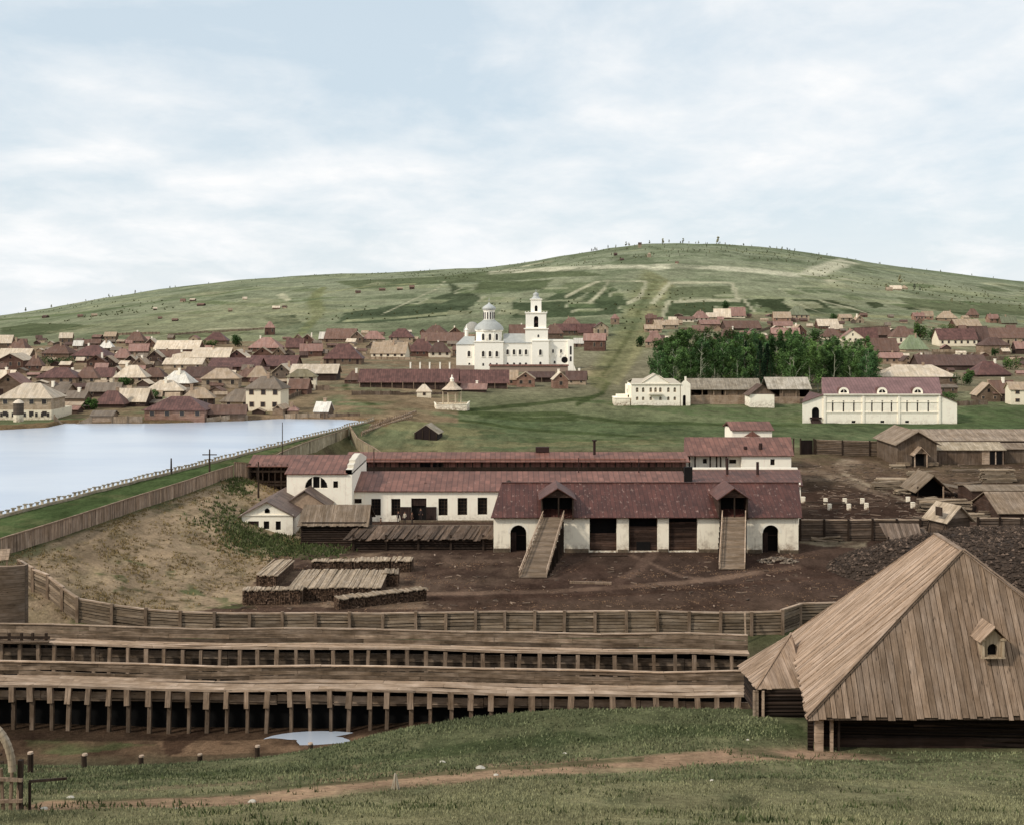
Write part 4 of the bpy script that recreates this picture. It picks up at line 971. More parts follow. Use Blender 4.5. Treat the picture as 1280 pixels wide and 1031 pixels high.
# B: casting hall behind
yB = 173.0; B0 = X(432,yB); B1 = X(860,yB); hb = thing('casting_hall', 'long limewashed hall with tall dark windows behind the log lean-to, maroon iron roof', 'hall', (B0, yB, 0)); lb = lambda px: X(px,yB)-B0
zw = Z(612.5,yB); zb0 = -.3; zrB = Z(588.5,181)
wins = [(464,476,623,644),(489,500.5,623,644),(548,559.5,622.5,644),(572,584,622,643.5),(597,609,621.5,643)]
ops = [(lb(a),lb(b),Z(d,yB),Z(c,yB)) for a,b,c,d in wins]+[(lb(440),lb(452),Z(629,yB),Z(623,yB)), (lb(514),lb(533),-.2,Z(622.5,yB))]
m = MB(); wall_open(m, 0, B1-B0, zb0, zw, ops, t=.5); m.box(0,.02,.01,16,zb0,zw); m.box(B1-B0-.02,B1-B0,.01,16,zb0,zw); wb = m.build('wall', M_white2, hb)
for a,b,c,d in wins: win(hb, lb(a), lb(b), Z(d,yB), Z(c,yB), .35, bars=(2,4), frame=M_dkpost, m=M_dark)
win(hb, lb(440), lb(452), Z(629,yB), Z(623,yB), .35, bars=(2,1), frame=M_dkpost, m=M_dark)
m = MB(); m.box(lb(514),lb(533),.45,.5,-.2,Z(622.5,yB)); m.build('doorway', M_dark, hb)
m = MB(); m.box(lb(514),lb(533),.2,.3,Z(632,yB),Z(622.5,yB),.9); m.build('transom', M_door, hb)
m = MB(); m.box(lb(500.6),lb(514),-.12,-.03,-.2,Z(633,yB)); m.build('door_leaf', M_door, hb)
m = MB(); m.box(lb(533),lb(545.5),-.12,-.03,-.2,Z(633,yB)); m.build('door_leaf', M_door, hb)
m = MB(); gable_roof_side(m, 0, B1-B0, 0, 16, zw, zrB, .35, .12); rb = m.build('roof', M_iron2, hb)
for px in (532, 636, 743):
    m = MB(); yy = 176.2 if px < 700 else 178; xx = X(px,yy)-B0; zz = Z(606,yy) if px != 636 else Z(604,yy); m.cone((xx,yy-yB-.3,zz-.1),(xx,yy-yB+1.4,zz-.1),.5,.5,12); m.build('roof_vent', M_dkpost, rb)
m = MB(); m.box(lb(500), lb(640), -.9, -.5, -.3, .25, .9); m.build('stone_plinth', M_stone, hb)
for px, r0, r1, y, w in ((468,560,612,181,.14),(723,571,602,181,.14),(798,572,603,181,.14),(720,592,600,181,.35),(795,592,600,181,.35)):
    m = MB(); xx = X(px,y)-B0; m.cone((xx,y-yB-.6,Z(r1,y)-.5),(xx,y-yB-.6,Z(r0,y)),w/2*1.1,w/2,8); m.build('flue_pipe', M_pipe, hb)

# C: engine house with parapet gable and lunette
yC = 170.5; C0 = X(358.5,yC); C1 = X(436,yC); hc = thing('engine_house', 'limewashed house with a large half-round window and stepped parapet gable at its right end', 'hall', (C0,yC,0)); lc = lambda px: X(px,yC)-C0
zwc = Z(591,yC); zrc = Z(568,179)
ops = [(lc(381),lc(409.5),Z(610,yC),Z(595,yC),1),(lc(416.5),lc(422.5),Z(609.5,yC),Z(601,yC))]
m = MB(); wall_open(m, 0, C1-C0-.46, -.3, zwc, ops, t=.45); m.box(0,.02,.01,17,-.3,zwc); 
m.build('wall', M_white2, hc)
x0, x1 = lc(381), lc(409.5); r = (x1-x0)/2; zb = Z(610,yC); c = (x0+x1)/2
m = MB(); m.poly(*[(c+r*math.cos(a), .4, zb+min(r,Z(595,yC)-zb)*math.sin(a)) for a in [math.pi*i/14 for i in range(15)]][::-1]); lo = m.build('lunette_window', M_dark, hc)
m = MB(); m.box(c-.62,c-.46,.1,.25,zb,Z(596.0,yC)); m.box(c+.46,c+.62,.1,.25,zb,Z(596.0,yC)); m.box(x0,x1,.05,.25,zb-.1,zb+.05); m.build('mullion', M_white2, lo)
win(hc, lc(416.5), lc(422.5), Z(609.5,yC), Z(601,yC), .3, bars=(1,1), frame=M_dkpost, m=M_dark)
m = MB(); gable_roof_side(m, 0, C1-C0-.5, 0, 17, zwc, zrc, .3, .12); m.build('roof', M_iron2, hc)
m = MB(); L = C1-C0; prof = [(0,zwc-.2),(0,zwc+.5),(1.8,zwc+.55),(1.8,zwc+1.0),(3.6,zwc+1.1),(3.6,zwc+1.5),(6,zwc+1.6),(7.2,zrc+.1),(9.8,zrc+.1),(11,zwc+1.6),(17,zwc+.4),(17,zwc-.2)]
for x in (L-.45, L+.45): m.poly(*[(x,y,z) for y,z in (prof if x > L else prof[::-1])], t=.85)
for (ya,za),(yb,zb_) in zip(prof[:-1],prof[1:]): m.poly((L-.45,ya,za),(L+.45,ya,za),(L+.45,yb,zb_),(L-.45,yb,zb_), t=.72)
m.poly((L-.45,0,-.3),(L+.45,0,-.3),(L+.45,0,zwc+.5),(L-.45,0,zwc+.5)); m.poly((L+.45,0,-.3),(L+.45,17,-.3),(L+.45,17,zwc),(L+.45,0,zwc)); m.build('parapet_gable', M_white2, hc)
# C2: open timber building at the left
y = 183.0; x0 = X(313,y); x1 = X(359,y); h2 = thing('open_timber_building', 'dark open-framed timber building with maroon roof at the left end of the works', 'hall', (x0,y,0)); L = x1-x0
z1 = Z(581,y); m = MB(); gable_roof_side(m, 0, L+2, 0, 9, z1, Z(568,187.5), .5, .12); m.build('roof', M_iron2, h2)
for i in range(7): m = MB(); xx = i*L/6; m.box(xx-.1,xx+.1,0,.2,-.2,z1+.1,.8); m.build('post', M_dkpost, h2)
m = MB()
for zz in (Z(590,y), Z(603,y), Z(607,y)): m.box(-.1,L,-.08,.0,zz,zz+.3,.9)
for i in range(10): m.beam((i*L/10,.1,Z(590,y)+.3),(i*L/10+.5,.1,z1),.1,.1,.9)
m.build('beam', M_dkpost, h2); m = MB(); m.box(0,L,3.0,3.1,-.2,z1+.2,.5); m.box(0,.1,.2,3,-.2,z1,.6); m.box(0,L,1.2,3.0,Z(592,y)-.05,Z(592,y)+.05,.5); m.build('back_boarding', M_dplank, h2)
m = MB(); m.beam((L*.45,-.5,-.2),(L*.45,-.5,3.2),.22,.22,1.3,up=(0,1,0)); m.beam((L*.75,-.5,-.2),(L*.75,-.5,3.0),.22,.22,1.3,up=(0,1,0)); m.build('light_post', M_flumefl, h2)

# D: raised long roof behind, with the row of short posts
yD = 192.0; x0 = X(444,yD); x1 = X(858,yD); hd = thing('long_open_shed', 'very long narrow maroon roof on a row of short posts, behind the casting hall', 'shed', (x0,yD,0)); L = x1-x0
zE = Z(575.5,yD); zB = Z(583.5,yD)
m = MB(); gable_roof_side(m, -1.2, L, 0, 9, zE, Z(564.5,196.5), .5, .12); m.build('roof', M_iron2, hd)
m = MB(); m.box(0,L,-.1,.25,zB-.9,zB-.02,.55); m.box(0,L,0,.15,zE-.1,zE+.05,.7); m.build('sill_beam', M_dkpost, hd)
m = MB(); m.box(0,L,.55,.65,zB-.6,zE+.3,1.5); m.build('inner_wall', M_iron2, hd)
m = MB(); m.box(0,L,.3,.4,-.3,zB-.5,.5); m.build('lower_wall', M_dplank, hd)
pxs = [452,459,470,481,488,499,505,512,520,530,547,553]+[560+i*10.4+random.uniform(-2,2) for i in range(29)]
for i, px in enumerate(pxs): m = MB(); xx = X(px,yD)-x0; w = random.choice([.13,.2,.3]); m.box(xx-w/2,xx+w/2,.0,.2,zB-.05,zE,.6); m.build('post', M_dkpost, hd)
m = MB(); m.box(X(525,yD)-x0,X(538,yD)-x0,.22,.3,zB,zE,.5); m.box(X(541,yD)-x0,X(552,yD)-x0,.22,.3,zB,zE,.5); m.beam((X(499,yD)-x0,.1,zE-.5),(X(525,yD)-x0,.1,zE-.3),.12,.12); m.build('shutter', M_dark, hd)
# E: right back hall
yE = 200.0; x0 = X(857,yE); x1 = X(989,yE); he = thing('back_hall', 'limewashed hall with pinkish maroon roof at the right end behind the works', 'hall', (x0,yE,0)); L = x1-x0
zE = Z(568,yE); xm = X(927,yE)-x0
m = MB(); wall_open(m, 0, xm, -.3, zE, [(X(880,yE)-x0,X(885,yE)-x0,Z(580,yE),Z(574,yE)),(X(913,yE)-x0,X(922,yE)-x0,Z(580,yE),Z(575,yE))], y=1.2, t=.4); wall_open(m, xm, L, -.3, zE-.1, [(X(963,yE)-x0,X(968.5,yE)-x0,Z(581,yE),Z(573.5,yE))], y=0, t=.4)
m.poly((L,.01,-.3),(L+2,14,-.3),(L+2,14,zE),(L+1,7,Z(546,207)-.2),(L,.01,zE)); m.box(xm,xm+.02,.01,1.2,-.3,zE); m.build('wall', M_white2, he)
for a,b,c,d,yy in ((880,885,574,580,1.4),(913,922,575,580,1.4),(963,968.5,573.5,581,.25)): win(he, X(a,yE)-x0, X(b,yE)-x0, Z(d,yE), Z(c,yE), yy, bars=(1,1), frame=M_dkpost, m=M_dark)
for px in (862,869,888,896,901,908): m = MB(); xx = X(px,yE)-x0; m.box(xx-.12,xx+.12,.1,.3,3.8,zE,.6); m.build('post', M_dkpost, he)
m = MB(); gable_roof_side(m, 0, L, 0, 14, zE, Z(546,207), .4, .12, sk=.16); rr = m.build('roof', M_iron2, he)
for px,row in ((932,560),(951,556)): m = MB(); xx = X(px,202)-x0; m.cone((xx,2.2,Z(row,202)-.8),(xx,2.2,Z(row,202)+.3),.35,.3,8); m.build('roof_vent', M_pipe, rr)
# small block behind
yF = 222.0; x0 = X(913.5,yF); x1 = X(967,yF); hf = thing('small_block', 'small limewashed block with its own maroon roof standing up behind the back hall', 'hall', (x0,yF,1)); L = x1-x0
m = MB(); m.box(.3,L-.3,0,8,-1,Z(536.5,yF)-1); m.build('wall', M_white2, hf); m = MB(); gable_roof_side(m, .3, L-.3, 0, 8, Z(536.5,yF)-1, Z(526.5,226)-1, .4, .12); m.build('roof', M_iron2, hf)
m = MB(); xm = X(940,yF)-x0; m.poly((xm-1.6,-.3,6.4),(xm+1.6,-.3,6.4),(xm,-.3,7.4)); m.build('pediment', M_iron2, hf)
# G: annex roof right of the casting hall
yG = 170.0; x0 = X(866,yG); x1 = X(1001,yG); hg = thing('right_wing', 'dark maroon lean-to roofed wing with tall flue pipes right of the casting hall', 'hall', (x0,yG,0)); L = x1-x0
m = MB(); m.box(0,L,0,9,-.3,Z(604,yG)); m.box(1.2,L+1.7,9.0,9.6,-.3,Z(584,179.5)); m.poly((L+.01,0,-.3),(L+1.8,9,-.3),(L+1.8,9,Z(587,179)),(L+.01,0,Z(604.5,yG))); m.build('wall', M_white2, hg)
m = MB(); m.slab([(-.3,-.4,Z(606,yG)),(L+.2,-.4,Z(606,yG)),(L+2.0,8.95,Z(586.5,179)),(.6,8.95,Z(586.5,179))],.12); m.build('roof', M_iron, hg)
for px,r0,r1,w in ((909,572,598,.38),(947,577,597,.42),(969,594,600,.3),(876,596,601,.4)):
    m = MB(); y = 176; xx = X(px,y)-x0; m.cone((xx,6,Z(r1,y)-.6),(xx,6,Z(r0,y)),w/2,w/2,9); m.build('flue_pipe', M_pipe, hg)
m = MB(); m.box(X(855,172)-x0,X(865,172)-x0,1.5,2.2,-.3,Z(583,172)); m.build('dark_shaft', M_dark, hg)
for px,row,h,y in ((743,562,1.6,194),(678,561,.5,196)):
    mb = MB(); xx = X(px,y)
    if px == 743: mb.cone((xx,y,Z(row+6,y)),(xx,y,Z(row-11,y)),.22,.2,8); mb.cone((xx,y,Z(row-11,y)),(xx,y,Z(row-12.5,y)),.4,.4,8)
    else: mb.box(xx-1.1,xx+1.1,y,y+.8,Z(row+4,y),Z(row-2.5,y))
    o = mb.build('ridge_vent', M_pipe, hd); o.location = (-hd.location[0],-hd.location[1],0)
# G2: cottage with gable front
x, y, z = X(302,160), 160.0, .3; hh = thing('white_cottage', 'small limewashed cottage with low gabled front and tiny round-topped attic window', 'cottage', (x,y,z)); W = X(366,160)-x
ze = Z(643,160)-z; zp = Z(627,160)-z; q = lambda px: X(px,160)-x; zz = lambda r: Z(r,160)-z
m = MB(); wall_open(m, 0, W, -.6, ze, [(q(310),q(323.5),-.2,zz(651)),(q(329.5),q(336.5),zz(661),zz(651)),(q(344.5),q(351),zz(662),zz(651))], t=.3)
m.box(W-.02,W,.01,13,-.6,ze); m.box(0,.02,.01,13,-.6,ze); m.poly((0,0,ze),(W,0,ze),(W/2,0,zp)); wc = m.build('wall', M_white2, hh)
m = MB(); m.poly((0,.25,-.3),(W,.25,-.3),(W,.25,ze),(0,.25,ze)); m.build('window', M_dark, hh)
m = MB(); m.box(q(310),q(323.5),.12,.2,-.3,zz(651)); m.build('door', M_door, hh)
m = MB(); m.box(q(331),q(337),-.06,-.02,zz(640.5),zz(637)); m.cone((q(334),-.06,zz(637.5)),(q(334),-.02,zz(637.5)),.3,.3,12); m.build('attic_window', M_dark, wc)
m = MB(); m.box(-.1,W+.1,-.14,-.02,ze-.12,ze+.05); m.build('cornice', M_white2, wc)
m = MB(); gable_roof_front(m, -.05, W+.05, 0, 13, ze, zp+.12, .4, .12); m.build('roof', M_iron3, hh)
# second roof behind the cottage
x, y = X(356,168), 166.0; h3 = thing('low_outbuilding', 'low outbuilding whose plain pinkish roof shows just behind the small cottage', 'shed', (x,y,.3)); W = X(412,168)-x
m = MB(); body(m, 0, W, 0, 6, -.5, 3.1, Z(612,167)-.5, 'f'); m.build('wall', M_brick, h3); m = MB(); gable_roof_front(m, 0, W, 0, 6, 3.1, Z(611,167)-.3, .3, .12); m.build('roof', M_iron3, h3)
# H: dark log store
x, y, z = X(377,155), 155.0, .1; h4 = thing('log_store', 'dark log store with a mossy brown board roof beside the small cottage', 'shed', (x,y,z)); W = X(457,155)-x
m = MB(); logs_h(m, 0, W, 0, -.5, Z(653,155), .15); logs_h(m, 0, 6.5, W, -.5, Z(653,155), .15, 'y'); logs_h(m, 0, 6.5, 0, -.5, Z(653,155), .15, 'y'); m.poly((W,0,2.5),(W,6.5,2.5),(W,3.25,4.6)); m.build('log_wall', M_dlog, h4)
m = MB(); zr = Z(630,158.5)-z; m.boards([(-.5,-.6,2.4),(W+.5,-.6,2.4),(W+.3,3.25,zr),(-.2,3.25,zr)], .3, .05, .04, tv=.25, endj=.12); m.slab([(W+.5,7.1,2.4),(-.5,7.1,2.4),(-.2,3.25,zr),(W+.3,3.25,zr)],.08,.6); m.build('roof', wood(lin((146,124,102)), .3, var=.1, gap=.3), h4)
# I: long lean-to
x, y = X(431,150.5), 151.0; h5 = thing('lean_to_shed', 'long dark lean-to of rough logs with uneven slab-board roof in front of the casting hall', 'shed', (x,y,0)); W = X(616,150.5)-x
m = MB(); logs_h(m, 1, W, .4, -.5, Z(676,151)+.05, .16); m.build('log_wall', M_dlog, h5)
m = MB(); xx = 0; zt0 = Z(656.5,155.5); zb0 = Z(674,150.5)
while xx < W+.2:
    w = random.uniform(.25,.5); a = zb0+random.uniform(-.2,.15); sh_ = -.9; m.slab([(xx-.3+sh_*0,-.35+random.uniform(-.25,.2),a),(xx-.3+w,-.35+random.uniform(-.2,.2),a),(xx+w+.7,4.6,zt0+random.uniform(-.1,.1)),(xx+.7,4.6,zt0)],.07,random.uniform(.5,1.4)*(1.25 if xx < 6 else 1)); xx += w*.97
m.build('roof', wood(lin((104,84,68)), .3, var=.15, gap=.2), h5)
for i in range(5): m = MB(); xx = 1+i*(W-1)/4.3; m.box(xx-.14,xx+.14,.1,.3,-.4,2.0,.9); m.build('post', M_dkpost, h5)
m = MB(); m.box(.8, W, 4.7, 6.5, -.3, zt0-.25, .8); m.build('rear_bank', M_stone, h5)

# workers
def person(label, px, y, zg, coat, trous, rz=0, arm=0):
    J = {'pel':(0,0,.92),'wa':(0,0,1.08),'ch':(0,0,1.32),'nk':(0,0,1.47),'hd':(0,-.01,1.6),'ht':(0,0,1.72),
         'hl':(.09,0,.86),'kl':(.10,-.02,.48),'al':(.11,.02,.08),'fl':(.12,-.14,.04),'hr':(-.09,0,.86),'kr':(-.10,-.03,.48),'ar':(-.12,.0,.08),'fr':(-.13,-.16,.04),
         'sl':(.17,0,1.38),'el':(.25,.02,1.12),'wl':(.26,-.08-arm*.15,.88+arm*.2),'gl':(.25,-.12-arm*.2,.8+arm*.25),'sr':(-.17,0,1.38),'er':(-.25,.02,1.12),'wr':(-.25,-.08,.88),'gr':(-.24,-.12,.8)}
    R = {'pel':.15,'wa':.14,'ch':.17,'nk':.06,'hd':.1,'ht':.08,'hl':.1,'kl':.07,'al':.05,'fl':.045,'hr':.1,'kr':.07,'ar':.05,'fr':.045,'sl':.08,'el':.055,'wl':.04,'gl':.045,'sr':.08,'er':.055,'wr':.04,'gr':.045}
    E = [('pel','wa'),('wa','ch'),('ch','nk'),('nk','hd'),('hd','ht'),('pel','hl'),('hl','kl'),('kl','al'),('al','fl'),('pel','hr'),('hr','kr'),('kr','ar'),('ar','fr'),('ch','sl'),('sl','el'),('el','wl'),('wl','gl'),('ch','sr'),('sr','er'),('er','wr'),('wr','gr')]
    K = list(J); me = bpy.data.meshes.new('person'); me.from_pydata([J[k] for k in K], [(K.index(a),K.index(b)) for a,b in E], [])
    o = bpy.data.objects.new('person', me); COL.objects.link(o); md = o.modifiers.new('skin','SKIN'); md.use_smooth_shade = True
    sv = me.skin_vertices[0].data
    for i, k in enumerate(K): sv[i].radius = (R[k], R[k]*.85); sv[i].use_root = (k == 'pel')
    o.modifiers.new('sub','SUBSURF').levels = 1
    dg = bpy.context.evaluated_depsgraph_get(); dg.update(); m2 = bpy.data.meshes.new_from_object(o.evaluated_get(dg)); o.modifiers.clear(); o.data = m2
    at = m2.attributes.new('tint','FLOAT','FACE'); at.data.foreach_set('value', np.ones(len(m2.polygons), np.float32))
    for mm in (coat, trous, plain('skin', lin((190,140,115)))): m2.materials.append(mm)
    for p in m2.polygons:
        c = p.center; p.material_index = 2 if (c.z > 1.46 or (abs(c.x) > .2 and c.z < .9)) else (0 if c.z > .85 else 1)
    o.location = (X(px,y), y, zg); o.rotation_euler[2] = rz; tag(o, label, 'person', 'workers by the casting hall door')
    m = MB(); m.lathe(0,0,[(.13,1.68),(.135,1.7),(.12,1.76),(.05,1.79)],10); m.build('cap', M_dkpost, o, smooth=True)
dkc = plain('dark_cloth', lin((58,48,46))); ltc = plain('light_cloth', lin((205,190,170))); brc = plain('brown_cloth', lin((110,84,68)))
for a in [('person in dark coat standing left of the hall doorway, closest to the windows',498,169.5,.3,dkc,dkc,.3),('person in pale shirt standing before the left door leaf',506,169,.3,ltc,dkc,-.4,1),('person in dark work clothes just left of the open doorway',515,168.6,.3,brc,dkc,1.2),
          ('person in shadow inside the open doorway',526,172,.3,dkc,dkc,0),('person in pale shirt by the log store gable, farthest left',463,168,.3,ltc,brc,.8),('person crouched low in front of the hall window between the two groups',476,167,-.25,brc,dkc,2)]: person(*a)

# ------------------------------------------------------------------ right-hand yard
def shed_generic(name, label, px0, px1, yb, base, wallrow, ridgerow, dep, kind, wm, rm, cat='shed', group=None, ov=.4, bd=None, hip=0, rz=0, dark=False):
    x0 = X(px0,yb); W = X(px1,yb)-x0; z = Z(base,yb); t = thing(name, label, cat, (x0,yb,z), rz, group)
    ze = Z(wallrow,yb)-z; zr = Z(ridgerow, yb+(dep/2 if kind == 's' else 0))-z
    m = MB(); body(m, 0, W, 0, dep, -.8, ze, zr-.1 if not hip else None, kind); m.build('wall', wm, t)
    m = MB(); (gable_roof_side(m, 0, W, 0, dep, ze, zr, ov, .12, hip, hip, bd) if kind == 's' else gable_roof_front(m, 0, W, 0, dep, ze, zr, ov, .12)); m.build('roof', rm, t)
    return t, W, ze, zr
RB = lambda c, w=.3: wood(lin(c), w, var=.2, gap=.35, stain=.35)
t, W, ze, zr = shed_generic('board_barn', 'grey board barn with gable front and a small gabled porch in the right-hand yard', 1122, 1171, 228, 579.5, 553, 538.5, 13, 'f', wood(lin((118,98,80)), .3, var=.15), RB((150,128,106)), ov=.7)
m = MB(); c = W*.52; gable_roof_front(m, c-1.25, c+1.25, -1.8, .5, 2.1, 3.4, .35, .1); m.build('porch_roof', M_flumefl, t)
m = MB(); m.box(c-1.1,c+1.1,-.08,-.02,-.3,2.1); m.build('doorway', M_dark, t)
for s in (-1.15, 1.15): m = MB(); m.box(c+s-.1,c+s+.1,-1.7,-1.5,-.4,2.1); m.build('porch_post', M_flumefl, t)
m = MB(); m.poly((c-1.2,-1.75,2.15),(c+1.2,-1.75,2.15),(c,-1.75,3.25)); m.build('porch_gable', M_flumefl, t)
m = MB(); m.box(-.3,c-1.6,-.5,-.1,-.3,.35,1.2); m.box(c+1.6,W+.2,-.5,-.1,-.3,.35,1.2); m.build('stone_step', M_stone, t)
t, W, ze, zr = shed_generic('long_shed', 'long grey-brown board shed roof running to the right edge behind the barn', 1150, 1300, 243, 572, 549.5, 536, 12, 's', M_dplank, RB((160,138,116)), ov=.5)
t, W, ze, zr = shed_generic('low_shed', 'low shed with a pale plank roof joined to the right side of the grey barn', 1168, 1255, 231, 578, 561, 552, 6, 's', wood(lin((120,98,80)), .3, var=.2), RB((198,176,146)), ov=.4)
m = MB(); m.box(W*.80,W*.97,-.06,-.02,-.3,2.2); m.build('doorway', M_dark, t); m = MB(); m.box(W*.68,W*.79,-.1,-.02,-.3,2.4); m.build('door_leaf', M_flumefl, t); m = MB(); m.box(W*.87,W*.885,-.12,-.07,-.3,2.2); m.build('post', M_flumefl, t)
t, W, ze, zr = shed_generic('side_shed', 'plank-fronted shed at the right edge beyond the low pale-roofed shed', 1256, 1300, 233, 577, 560, 553, 6, 's', wood(lin((140,118,98)), .3, var=.15), RB((150,128,106)))
log_fence('tall board fence closing the back of the right-hand yard, left of the grey barn', [(X(1019,243),243),(X(1121,241),241)], 2.9, seg=5.3, rows=8, pw=.25, m=wood(lin((134,112,92)), .3, horiz=True, var=.1, gap=.2), pm=M_dkpost)
t = thing('yard_gate', 'dark open gateway with tall posts at the left end of the back board fence', 'gate', (X(1000,243),243,zt(X(1000,243),243)))
m = MB(); m.box(.2,2.6,.1,.2,-.3,2.9,.4); m.build('door_leaf', M_door, t)
for xx in (0,2.7,-1.4): m = MB(); m.box(xx,xx+.25,0,.25,-.3,3.3); m.build('gate_post', M_dkpost, t)
log_fence('log fence across the right-hand yard, from the furnace hall to the small hut', [(X(1000,158),158),(X(1150,158),158),(X(1178,158),158)], 2.7, seg=3.1, rows=8, m=wood(lin((120,100,84)), .3, horiz=True, var=.1, gap=.2), pm=M_dkpost)
log_fence('log fence continuing right of the small hut to the right edge', [(X(1222,158),158),(X(1330,158),158)], 2.9, seg=3.0, rows=8, m=wood(lin((120,100,84)), .3, horiz=True, var=.1, gap=.2), pm=M_dkpost)
# hut
yb = 150; t, W, ze, zr = shed_generic('guard_hut', 'small plank hut with pitched pale roof just behind the peak of the big shed', 1184, 1219, yb, 672, 648, 632, 3.6, 'f', wood(lin((108,88,72)), .28, horiz=True, var=.25, gap=.5), RB((186,164,138)), ov=.55, rz=.35)
m = MB(); m.poly((0,-.04,ze),(W,-.04,ze),(W/2,-.04,zr-.15)); m.build('gable_board', M_flumefl, t); m = MB(); m.box(-.65,-.55,.2,1.4,ze+.3,ze+1.4); m.build('roof_stub', M_dkpost, t)
for yy in (.1, 3.0): m = MB(); m.beam((-1.0,yy,-.5),(-.1,yy,ze-.2),.12,.12,.8); m.build('strut', M_dkpost, t)
# fallen roof
t = thing('collapsed_shed', 'collapsed shed roof of boards leaning low beside the ore heap', 'shed', (X(1110,150),150,0)); m = MB()
m.boards([(.2,-1.2,.7),(3.9,-1.6,.5),(4.6,2.2,3.2),(-.4,2.6,3.0)], .3, .05, .05, tv=.3, endj=.2); m.boards([(4.0,-1.5,.6),(6.6,0,.5),(5.6,3.2,2.6),(4.6,2.2,3.2)], .3, .05, .04, tv=.3); m.build('roof', RB((126,106,90)), t)
m = MB(); m.beam((-.1,-.4,-.3),(0,-.2,2.0),.16,.16,.7,up=(0,1,0)); m.beam((1.2,-.8,-.3),(1.2,-.8,1.4),.14,.14,.7,up=(0,1,0)); m.build('post', M_dkpost, t)
# open gable shed, sawn timber, big tan-roofed shed
t = thing('open_saw_shed', 'open dark gabled saw shed with a low tail roof, amid the lumber piles', 'shed', (X(1146,195),195,zt(X(1146,195),195))); W = X(1187,195)-X(1146,195)
m = MB(); gable_roof_front(m, 0, W, 0, 7, 1.5, 3.9, .5, .12); m.slab([(W-.4,-.3,2.1),(W+4.3,-.3,1.2),(W+4.3,5,1.2),(W-.4,5,2.1)],.12); m.build('roof', RB((150,128,104)), t)
m = MB(); m.box(.1,W-.1,3.0,3.1,-.5,1.7); m.poly((.1,2.9,1.7),(W-.1,2.9,1.7),(W/2,2.9,3.6)); m.build('dark_interior', M_dark, t)
for xx in (.1,W*.8,W+3.8): m = MB(); m.box(xx,xx+.18,0,.18,-.5,2.0 if xx < W else 1.2,1.1); m.build('post', M_flumefl if xx > .2 else M_dkpost, t)
t, W, ze, zr = shed_generic('tan_shed', 'brown board-roofed shed with dark gable end at the right edge of the yard', 1249, 1320, 172, 654, 640, 614, 10, 's', M_dplank, RB((158,134,110)), ov=.3)
t, W, ze, zr = shed_generic('low_pale_shed', 'low pale sagging plank roof between the saw shed and the brown shed', 1215, 1290, 188, 622, 612, 605, 6, 's', M_dplank, RB((160,138,114)), ov=.3)
def lumber(label, px, row, L, h, D, rz=0, n=40, ymin=120, mess=.15, name='lumber_pile', col=(182,158,130)):
    x, y, z = G(px, row, ymin); t = thing(name, label, 'lumber', (x,y,z), rz, 'lumber piles in the right-hand yard')
    m = MB(); k = 0
    layers = max(2, int(h/.22)); per = max(2, int(D/.45))
    for i in range(layers):
        for j in range(per):
            l = L*random.uniform(.7,1.02); x0 = random.uniform(0,L-l) if L > l else 0; a = random.uniform(-mess,mess)*.35
            yy = j*.45*(1-.35*i/layers)+i*.12; zz = .12+i*.22
            m.beam((x0,yy-a,zz+random.uniform(-.03,.03)*mess*5),(x0+l,yy+a,zz+random.uniform(-.1,.1)*mess*4),random.uniform(.22,.36),.17,random.uniform(.45,1.2)*(1.1 if i > layers-2 else .8))
    m.build('boards', wood(lin(col), .3, horiz=True, var=0, gap=0, stain=.4), t)
    m = MB()
    for xx in (L*.15, L*.5, L*.85): m.box(xx-.12,xx+.12,-.2,D*.9,-.1,.03,.8)
    m.build('bearer', M_dkpost, t)
lumber('lumber pile left of the open saw shed, beside the curving cart track', 1096, 606, 6.2, 1.3, 2.6)
lumber('neat stepped lumber pile near the right edge, below the side shed', 1228, 603, 6.2, 2.2, 2.4, mess=.05)
lumber('untidy heap of poles and slabs directly in front of the saw shed', 1148, 641, 8.0, 1.9, 3.0, rz=-.12, mess=1.3)
lumber('long squared beam stack in front of the untidy pole heap', 1160, 650, 9.0, .9, 1.6, mess=.2)
lumber('low dark plank scatter at the foot of the beam stack', 1140, 650, 3.0, .4, 1.2, mess=.8, col=(130,110,92))
for a in [('pale plank pile left of the barn porch, near the back fence',1112,585,3.0,.8,1.6,.3),('small jumbled plank pile beside the saw shed, on its left',1128,606,2.6,1.0,2.0,.6),('jumbled slab heap right of the saw shed',1196,612,5.5,1.2,2.4,.9),('low pile of poles in front of the low pale-roofed shed',1215,634,5.0,.9,2.0,1.0),
          ('pile of short planks by the track, right of the nine white pillars',1158,628,2.2,.7,1.4,.9),('dark plank pile close against the log fence left of the small hut',1090,652,4.0,.5,1.3,.8),('long low timber stack along the back yard, right of the barn',1190,590,6.0,.6,1.4,.3),('scattered slabs by the end wall of the furnace hall',1012,676,4.5,.4,1.6,1.2),('upper jumbled slab pile between the barn porch and the saw shed',1135,596,4.5,.9,1.8,1.1),('big messy board pile right of the cart track, above the white pillars',1092,612,5.0,1.2,2.6,1.2),('board pile with crossed poles just above the rightmost pillars',1122,619,3.6,1.0,2.0,1.3),('rough slab pile between the small hut and the brown shed',1228,648,4.2,1.0,2.0,1.1),('pale boards heaped at the right edge below the stepped lumber pile',1262,612,4.5,.8,1.8,.7)]:
    lumber(a[0], a[1], a[2], a[3], a[4], a[5], rz=random.uniform(-.25,.25), mess=a[6], col=random.choice([(182,158,130),(150,128,106),(200,176,146)]))
